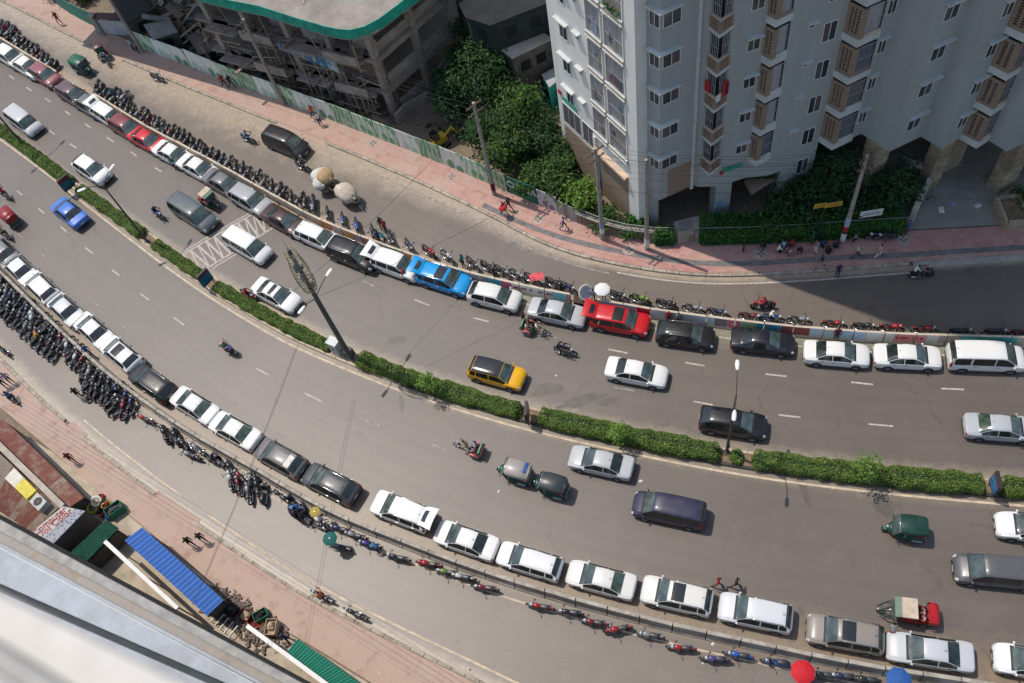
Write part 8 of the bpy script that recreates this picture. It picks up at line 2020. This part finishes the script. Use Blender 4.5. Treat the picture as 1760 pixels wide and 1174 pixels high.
# lower side
B_ = dict(cv=c_bar)
at(158, 612, 'walk', 'blue', 'dgrey', 'person in blue between barriers and white hatchback', 10, **B_); at(141, 684, 'walk', 'black', 'black', 'person in black walking out from the packed motorcycles', 180, **B_); at(152, 690, 'squat', 'grey', 'dgrey', 'person squatting by the dense motorcycle block', 150, **B_)
at(72, 590, 'bend', 'yellow', 'dgrey', 'person in mustard bending at the packed motorcycles', 90, **B_)
CR = [(508, 888, 'navy', 'black'), (516, 896, 'black', 'black'), (521, 884, 'blue', 'navy'), (528, 897, 'navy', 'dgrey'), (512, 878, 'skyblue', 'black'), (534, 890, 'black', 'navy'), (556, 902, 'white', 'black')]
CLB = ['person in navy at the left of the crowd by the barriers', 'front person in black in the crowd by the barriers', 'person in bright blue in the crowd by the barriers', 'person in navy with grey trousers in the crowd by the barriers', 'person in sky blue at the back of the crowd', 'person in black under the mustard umbrella', 'person in white at the right of the crowd by the barriers']
for k, (x, y, t, b_) in enumerate(CR): at(x, y, 'stand' if k % 2 else 'bend', t, b_, CLB[k], k * 70, **B_)
at(653, 948, 'bend', 'skyblue', 'navy', 'person in blue bending beside the purple black motorcycle', 180, **B_); at(727, 910, 'squat', 'lilac', 'dgrey', 'person in lilac squatting behind the white suv of the lower row', 180, **B_)
at(731, 897, 'bend', 'maroon', 'black', 'person in dark red at the raised tailgate in the lower row', 180, **B_)
at(1233, 1008, 'walk', 'red', 'dgrey', 'person in orange red walking beside the pearl suv', 180, **B_); at(1264, 1009, 'walk', 'black', 'black', 'person in black walking behind the one in orange red', 180, **B_)
at(1529, 1092, 'bend', 'grey', 'red', 'person in grey and red between taupe suv and silver sedan', 90, **B_); at(1384, 1170, 'stand', 'maroon', 'black', 'person under the red umbrella', 90, **B_); at(570, 936, 'stand', 'white', 'dgrey', 'person under the dark green umbrella', 180, **B_)
K_ = dict(cv=c_lowk)
at(333, 938, 'walk', 'black', 'black', 'left of two people in black on the lower pavement', 180, PV, **K_); at(353, 931, 'walk', 'black', 'dgrey', 'right of two people in black on the lower pavement', 180, PV, **K_); at(130, 795, 'walk', 'maroon', 'maroon', 'person in maroon walking on the lower pavement', 180, PV, **K_)
at(22, 658, 'stand', 'lilac', 'black', 'person in lilac on the lower pavement at the left edge', 180, PV, **K_); at(12, 664, 'stand', 'black', 'black', 'person in black beside the one in lilac at the left edge', 180, PV, **K_); at(500, 1102, 'bend', 'navy', 'navy', 'person in navy bending at the end of the green roof', 180, PV, **K_)

# ------------------------------------------------------------------ shops below the camera
def rust(name, c1, c2, th=.5):
    q = N(name); P = q.pos(); n1 = q.noise(P, 1.1, 6, .75); n2 = q.noise(P, 7, 4, .7)
    q.set(q.mix(q.math('MULTIPLY', n2, .4), q.mix(q.ramp(n1, [(th - .08, 0.), (th + .08, 1.)]), c1, c2), (.16, .08, .06)), .8, spec=.25); return q.m
M_rust = rust('rusted red tin', (.26, .1, .075), (.36, .26, .2), .56); M_rust2 = rust('dusty pale tin', (.38, .32, .26), (.26, .12, .09), .55); M_blue = rust('blue coated tin', (.03, .17, .55), (.05, .2, .5), .9); M_gtin = rust('green coated tin', (.0, .26, .18), (.02, .22, .15), .9)
def corr_roof(px4, z, nsheets, mats_, label, name='tin_roof', waves=5, legs=True, slope=0.0, cat='roof', amp=.035):
    """corrugated sheets laid side by side; px4 = a,b,c,d with sheets along a->b and running a->d"""
    q4 = [G(x, y, z) for x, y in px4]; q4[0].z += slope; q4[1].z += slope; c_ = sum(q4, Vector()) / 4; base = Vector((c_.x, c_.y, .16 if False else 0)); root = thing(name, label, cat, base)
    q4 = [v - base for v in q4]; rng = random.Random(nsheets * 7 + int(px4[0][0]))
    for k in range(nsheets):
        t0, t1 = k / nsheets, (k + 1) / nsheets + .004; e = MB(); rows = []; nw = waves * 4; dz = rng.uniform(-.015, .015) + .01 * (k % 2)
        for i in range(nw + 1):
            t = t0 + (t1 - t0) * i / nw; a = q4[0].lerp(q4[1], t); d = q4[3].lerp(q4[2], t); zz = amp * math.sin(2 * math.pi * i / 4) + dz
            ex = rng.uniform(-.01, .01) if i == 0 else 0
            rows.append([a + Vector((0, 0, zz)), a.lerp(d, .5) + Vector((0, 0, zz)), d + Vector((0, 0, zz))])
        e.grid(rows); e.grid([[p_ - Vector((0, 0, .012)) for p_ in r] for r in rows], flip=True); obj('roof_sheet', e, mats_[k % len(mats_)] if len(mats_) < 3 else rng.choice(mats_), root)
    if legs:
        for v in q4: e = MB(); u = v * .9; e.cyl((u.x, u.y, .1), (u.x, u.y, v.z - .04), .05); obj('post', e, M_steel, root)
        e = MB(); pl = [(v.x * .88, v.y * .88) for v in q4]; e.prism(pl, .0, z - .35); obj('stall_wall', e, mat('dim shop wall', (.12, .1, .085), .9, .3, 1.5), root)
    return root
M_dirtpave = mat('cream trodden paving', (.42, .35, .26), .95, .28, .8)
e = MB(); pl = [G(x, y) for x, y in ((-60, 690), (90, 777), (222, 886), (300, 952), (390, 1022), (480, 1080), (640, 1178), (560, 1260), (-100, 940))]
e.prism([(p.x, p.y) for p in pl], 0, .12); struct('shop_forecourt', e, M_dirtpave)
e = MB(); 
corr_roof([(0, 716), (140, 852), (116, 873), (-16, 742)], 2.6, 16, [M_rust, M_rust, M_rust2, M_rust, M_rust], 'rusty red awning roof along the shop front', waves=3, slope=-.3)
corr_roof([(-30, 752), (100, 872), (54, 915), (-60, 840)], 3.2, 12, [M_rust, M_rust2, M_rust, M_rust, M_rust2], 'wide rusty shop roof carrying the yellow sign', waves=4)
root = thing('roof_gutter', 'grey gutter between the two rusty roofs', 'gutter', G(50, 800)); o0 = root.location.copy()
e = MB(); e.beam(G(-25, 742, 2.95) - o0, G(108, 871, 2.95) - o0, .42, .2); obj('channel', e, mat('gutter cement', (.42, .37, .31), .9, .2, 1.5), root); e = MB(); e.beam(G(-25, 742, 1.4) - o0, G(108, 871, 1.4) - o0, .2, 2.8); obj('wall', e, M_dkwall, root)
pa, pb, pc_, pd = [G(x, y, 3.62) for x, y in ((8, 822), (24, 804), (62, 843), (46, 858))]
root = thing('roof_sign', 'white and yellow sign box lying on the rusty roof', 'sign', Vector((pa.x, pa.y, 3.3)) ); o0 = root.location.copy()
def quadbox(pts, th, m, name, parent, o0):
    e = MB(); v = [p - o0 for p in pts]; e.add([p for p in v] + [p - Vector((0, 0, th)) for p in v], [(0, 1, 2, 3), (7, 6, 5, 4), (0, 4, 5, 1), (1, 5, 6, 2), (2, 6, 7, 3), (3, 7, 4, 0)]); return obj(name, e, m, parent)
quadbox([pa, pb, pb.lerp(pc_, .45), pa.lerp(pd, .45)], .3, mat('sign white', (.6, .57, .5), .6, .15, 3), 'white_panel', root, o0); quadbox([pa.lerp(pd, .455), pb.lerp(pc_, .455), pc_, pd], .3, mat('sign yellow', (.6, .5, .05), .6, .2, 2.5), 'yellow_panel', root, o0)
pa2, pb2, pc2, pd2 = [G(x, y, 3.9) for x, y in ((50, 862), (64, 846), (80, 862), (66, 878))]; root = thing('air_conditioner', 'grey air conditioner box on the rusty roof', 'air conditioner', Vector((pa2.x, pa2.y, 3.25))); o0 = root.location.copy(); quadbox([pa2, pb2, pc2, pd2], .6, mat('ac casing', (.42, .42, .4), .6, .15, 3), 'casing', root, o0)
cc = (pa2 + pb2 + pc2 + pd2) / 4 - o0; e = MB(); e.lathe([(.05, .01), (.3, .012), (.32, .0)], 14, c=(cc.x, cc.y, cc.z + .005)); obj('fan_grille', e, M_trim, root)
# shop front boards with lettering
pa, pb, pc_, pd = G(52, 916, 3.4), G(108, 870, 3.4), G(146, 878, 3.05), G(88, 938, 3.05)
root = thing('shop_board', 'large pale shop board with red lettering', 'sign', Vector((pa.x, pa.y, .1))); o0 = root.location.copy()
quadbox([pa, pb, pb.lerp(pc_, .55), pa.lerp(pd, .55)], .1, mat('pale sign board', (.5, .5, .47), .7, .2, 2), 'board', root, o0); quadbox([pa.lerp(pd, .56), pb.lerp(pc_, .56), pc_, pd], .1, poster('blue printed strip', (.32, .34, .42), (.4, .4, .44), (.1, .12, .25), 5), 'printed_strip', root, o0)
xd = (pb - pa).normalized(); yd0 = (pa - pd); nz_ = xd.cross(yd0).normalized(); yd = nz_.cross(xd)
for k, (tx, f_) in enumerate((('Computer', .16), ('Dot Color', .4))):
    me = text_mesh(tx, .62, .01); me.materials.append(mat('red sign lettering', (.4, .01, .05), .6, .15, 4)); o = bpy.data.objects.new('lettering', me); COL.objects.link(o); o.parent = root
    c_ = pa.lerp(pb, .48).lerp(pd.lerp(pc_, .48), f_) - o0 + nz_ * .02; o.matrix_local = Matrix.Translation(c_) @ Matrix((xd, yd, nz_)).transposed().to_4x4()
e = MB(); v = [(p - o0) for p in (pa, pb, pc_, pd)]; e.prism([(p.x, p.y) for p in v], 0, 2.8); obj('shop_wall', e, MATS['dim shop wall'], root)
corr_roof([(112, 958), (182, 893), (204, 908), (146, 968)], 2.1, 9, [mat('dark green tarpaulin', (.012, .075, .05), .75, .4, 3)], 'dark green tarpaulin roof beside the shop board', waves=2, amp=.05)
# goods in front of the shop
M_ytyre = mat('white painted tyre', (.6, .6, .56), .7, .15, 4)
for k, (x, y, z, m_, lb) in enumerate(((165, 862, .5, M_ytyre, 'white painted tyre before the shop'), (158, 874, .35, cloth('yellow'), 'yellow tyre before the shop'), (180, 868, .3, M_tyre, 'black tyre before the shop'))):
    p = G(x, y, z); e = MB(); e.lathe([(.22 + .12 + .1 * math.cos(a), .1 * math.sin(a)) for a in [2 * math.pi * i / 8 for i in range(9)]], 18); o = obj('tyre', e, m_, None, True); o.location = (p.x, p.y, z); o.rotation_euler = (.3, .2, 0); tag(o, lb, 'tyre')
for k, (x, y, c_, d_, lb) in enumerate(((188, 872, 'yellow', (.6, .5, .5), 'yellow crate among the goods'), (192, 886, 'blue', (.7, .5, .45), 'blue crate among the goods'), (180, 884, 'maroon', (.5, .5, .6), 'dark red crate among the goods'), (203, 880, 'green', (1.2, .7, .8), 'green net bale at the right of the goods'), (176, 856, 'red', (.4, .3, .3), 'small red box at the top of the goods'), (426, 1060, 'maroon', (.8, .6, .6), 'dark red crate at the foot of the blue roof'), (452, 1060, 'green', (.9, .6, .6), 'dark green sack heap on the lower pavement'), (472, 1082, 'tan', (1.0, .7, .8), 'open wooden box before the green roof'), (400, 1048, 'black', (1.0, .6, .5), 'black heap of scrap beside the blue roof'), (440, 1072, 'orange', (.9, .7, .25), 'pile of rust coloured bricks between the two roofs'))):
    p = G(x, y, .14); root = thing('crate', lb, 'crate', p, .6 + k); e = MB(); t = .04; X, Y, Z = d_
    for cx_, cy_, sx, sy in ((0, -Y / 2, X, t), (0, Y / 2, X, t), (-X / 2, 0, t, Y - t), (X / 2, 0, t, Y - t)): e.box((cx_, cy_, Z / 2), (sx, sy, Z))
    obj('sides', e, cloth(c_), root); e = MB(); e.box((0, 0, Z * .35), (X - .1, Y - .1, Z * .6)); e.ball((.1, .05, Z * .75), (X * .35, Y * .35, Z * .35), 8, 5, jit=.2); obj('contents', e, cloth(random.Random(k).choice(['black', 'dgrey', 'tan', 'maroon'])), root)
corr_roof([(214, 929), (355, 1058), (384, 1031), (244, 906)], 2.6, 12, [M_blue], 'bright blue corrugated roof on the lower pavement', waves=2, amp=.05)
corr_roof([(492, 1122), (600, 1205), (640, 1190), (512, 1098)], 2.5, 9, [M_gtin], 'bright green corrugated roof at the bottom edge', waves=3, amp=.05)
M_beam = mat('white painted beam', (.72, .71, .68), .6, .1, 2)
for (a, b_, lb) in (((181, 931), (306, 1046), 'long white beam between the shops and the blue roof'), ((425, 1076), (580, 1190), 'long white beam beside the green roof')):
    p0_, p1_ = G(*a, 3.0), G(*b_, 3.0); root = thing('white_beam', lb, 'beam', (p0_.x, p0_.y, .12)); o0 = root.location.copy(); e = MB(); e.beam(p0_ - o0, p1_ - o0, .26, .2); obj('bar', e, M_beam, root)
    for t in (.05, .5, .95): e = MB(); q_ = p0_.lerp(p1_, t) - o0; e.cyl((q_.x, q_.y, 0), (q_.x, q_.y, q_.z - .1), .05); obj('post', e, M_galv, root)
p = G(390, 1075, .12); root = thing('metal_rack', 'row of white metal frames beside the ledge', 'rack', p, -.85)
for k in range(5): e = MB(); e.box((k * .45 - .9, 0, .5), (.06, .9, .06)); e.box((k * .45 - .9, -.42, .25), (.05, .05, .5)); e.box((k * .45 - .9, .42, .25), (.05, .05, .5)); obj('frame', e, M_beam, root)
e = MB(); rg = random.Random(5)
for _ in range(520):
    t = rg.random(); x, y = (360 + 110 * t, 1025 + 80 * t); p = G(x + rg.uniform(-26, 30), y + rg.uniform(-26, 22), .14); s_ = rg.uniform(.05, .3); e.box((p.x, p.y, .14 + s_ * .3), (s_ * 2, s_ * .7, s_ * .6), rg.uniform(0, 3), top=.8)
tag(obj('scrap_heap', e, mat('mixed scrap', (.14, .11, .09), .9, .6, 6)), 'scrap heap between the blue and the green roofs', 'scrap', kind='stuff')

# ------------------------------------------------------------------ the building the picture is taken from
NBm = thing('office_block', 'near building whose ledge and white parapet fill the lower left corner', 'building', G(0, 950, 0)); NO = NBm.location.copy()
def nb(name, px, z, th, m):
    pts = [G(x, y, z) - NO for x, y in px]; e = MB(); n = len(pts); e.prism([(p.x, p.y) for p in pts], z - th, z); return obj(name, e, m, NBm)
M_ledge = N('weathered grey metal ledge'); P = M_ledge.pos()
M_ledge.set(M_ledge.mix(M_ledge.ramp(M_ledge.noise(P, 2.2, 6, .75), [(.4, 0.), (.7, 1.)]), (.33, .36, .40), (.24, .25, .27)), .6); M_ledge = M_ledge.m
M_ledge2 = rust('rust stained ledge rim', (.36, .34, .31), (.28, .22, .16), .6)
def ln_(c0, s_, xs): return [(x, c0 + s_ * x) for x in xs]
X2 = (-260, 700)
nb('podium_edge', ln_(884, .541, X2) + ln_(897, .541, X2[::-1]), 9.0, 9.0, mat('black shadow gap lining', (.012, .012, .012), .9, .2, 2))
nb('ledge_rim', ln_(893, .541, X2) + ln_(913, .536, X2[::-1]), 44.0, .35, mat('grey ledge rim', (.3, .29, .27), .8, .3, 4))
nb('ledge_gutter', ln_(913.6, .536, X2) + ln_(932, .534, X2[::-1]), 43.9, .35, M_ledge2)
nb('ledge_sheet', ln_(932.6, .534, X2) + ln_(941, .533, X2[::-1]), 43.96, .3, M_ledge)
nb('ledge_sheet', ln_(943, .533, X2) + ln_(1003, .44, X2[::-1]), 44.0, .3, M_ledge)
nb('ledge_seam', ln_(941, .533, X2) + ln_(943, .533, X2[::-1]), 44.02, .3, mat('pale seam', (.52, .54, .54), .6, .1, 3))
nb('ledge_groove', ln_(1003.5, .44, X2) + ln_(1017, .44, X2[::-1]), 43.8, .3, mat('dark ledge groove', (.05, .065, .075), .8, .2, 3))
nb('ledge_sheet', ln_(1017.5, .44, X2) + ln_(1130, .44, X2[::-1]), 44.05, .3, M_ledge)
M_par = rust('chipped white parapet', (.72, .70, .65), (.5, .45, .4), .62)
nb('parapet', ln_(1022, .49, (-200, 360)) + ln_(1110, .62, (360, -200)), 57.0, .25, M_par)
nb('parapet_step', ln_(1112, .62, (-200, 300)) + ln_(1160, .68, (300, -200)), 57.1, .3, mat('grey parapet joint', (.4, .39, .37), .8, .2, 6))
nb('parapet', ln_(1162, .68, (-200, 260)) + ln_(1400, .7, (260, -200)), 57.15, .3, mat('warm grey coping', (.5, .46, .43), .8, .15, 6))

# the body of that building: a wall under the ledge and one under the parapet, set back beneath their overhangs
qa, qb = G(-260, 893 - 260 * .541, 44.0), G(700, 893 + 700 * .541, 44.0); ud = (qb - qa); ud.z = 0; ud.normalize(); bk = Vector((-ud.y, ud.x, 0))
if bk.y > 0: bk = -bk
for nm, o_1, z0, z1 in (('lower_wall', qa + bk * .1, 0.0, 43.6), ('upper_wall', bk * .95 + ud * -9, 44.1, 56.7)):
    w0 = Vector((o_1.x, o_1.y, 0)); w1 = w0 + ud * (26 if z0 else (qb - qa).length); e = MB(); e.prism([((p - NO).x, (p - NO).y) for p in (w0, w1, w1 + bk * 12, w0 + bk * 12)], z0, z1); obj(nm, e, M_wwhite, NBm)
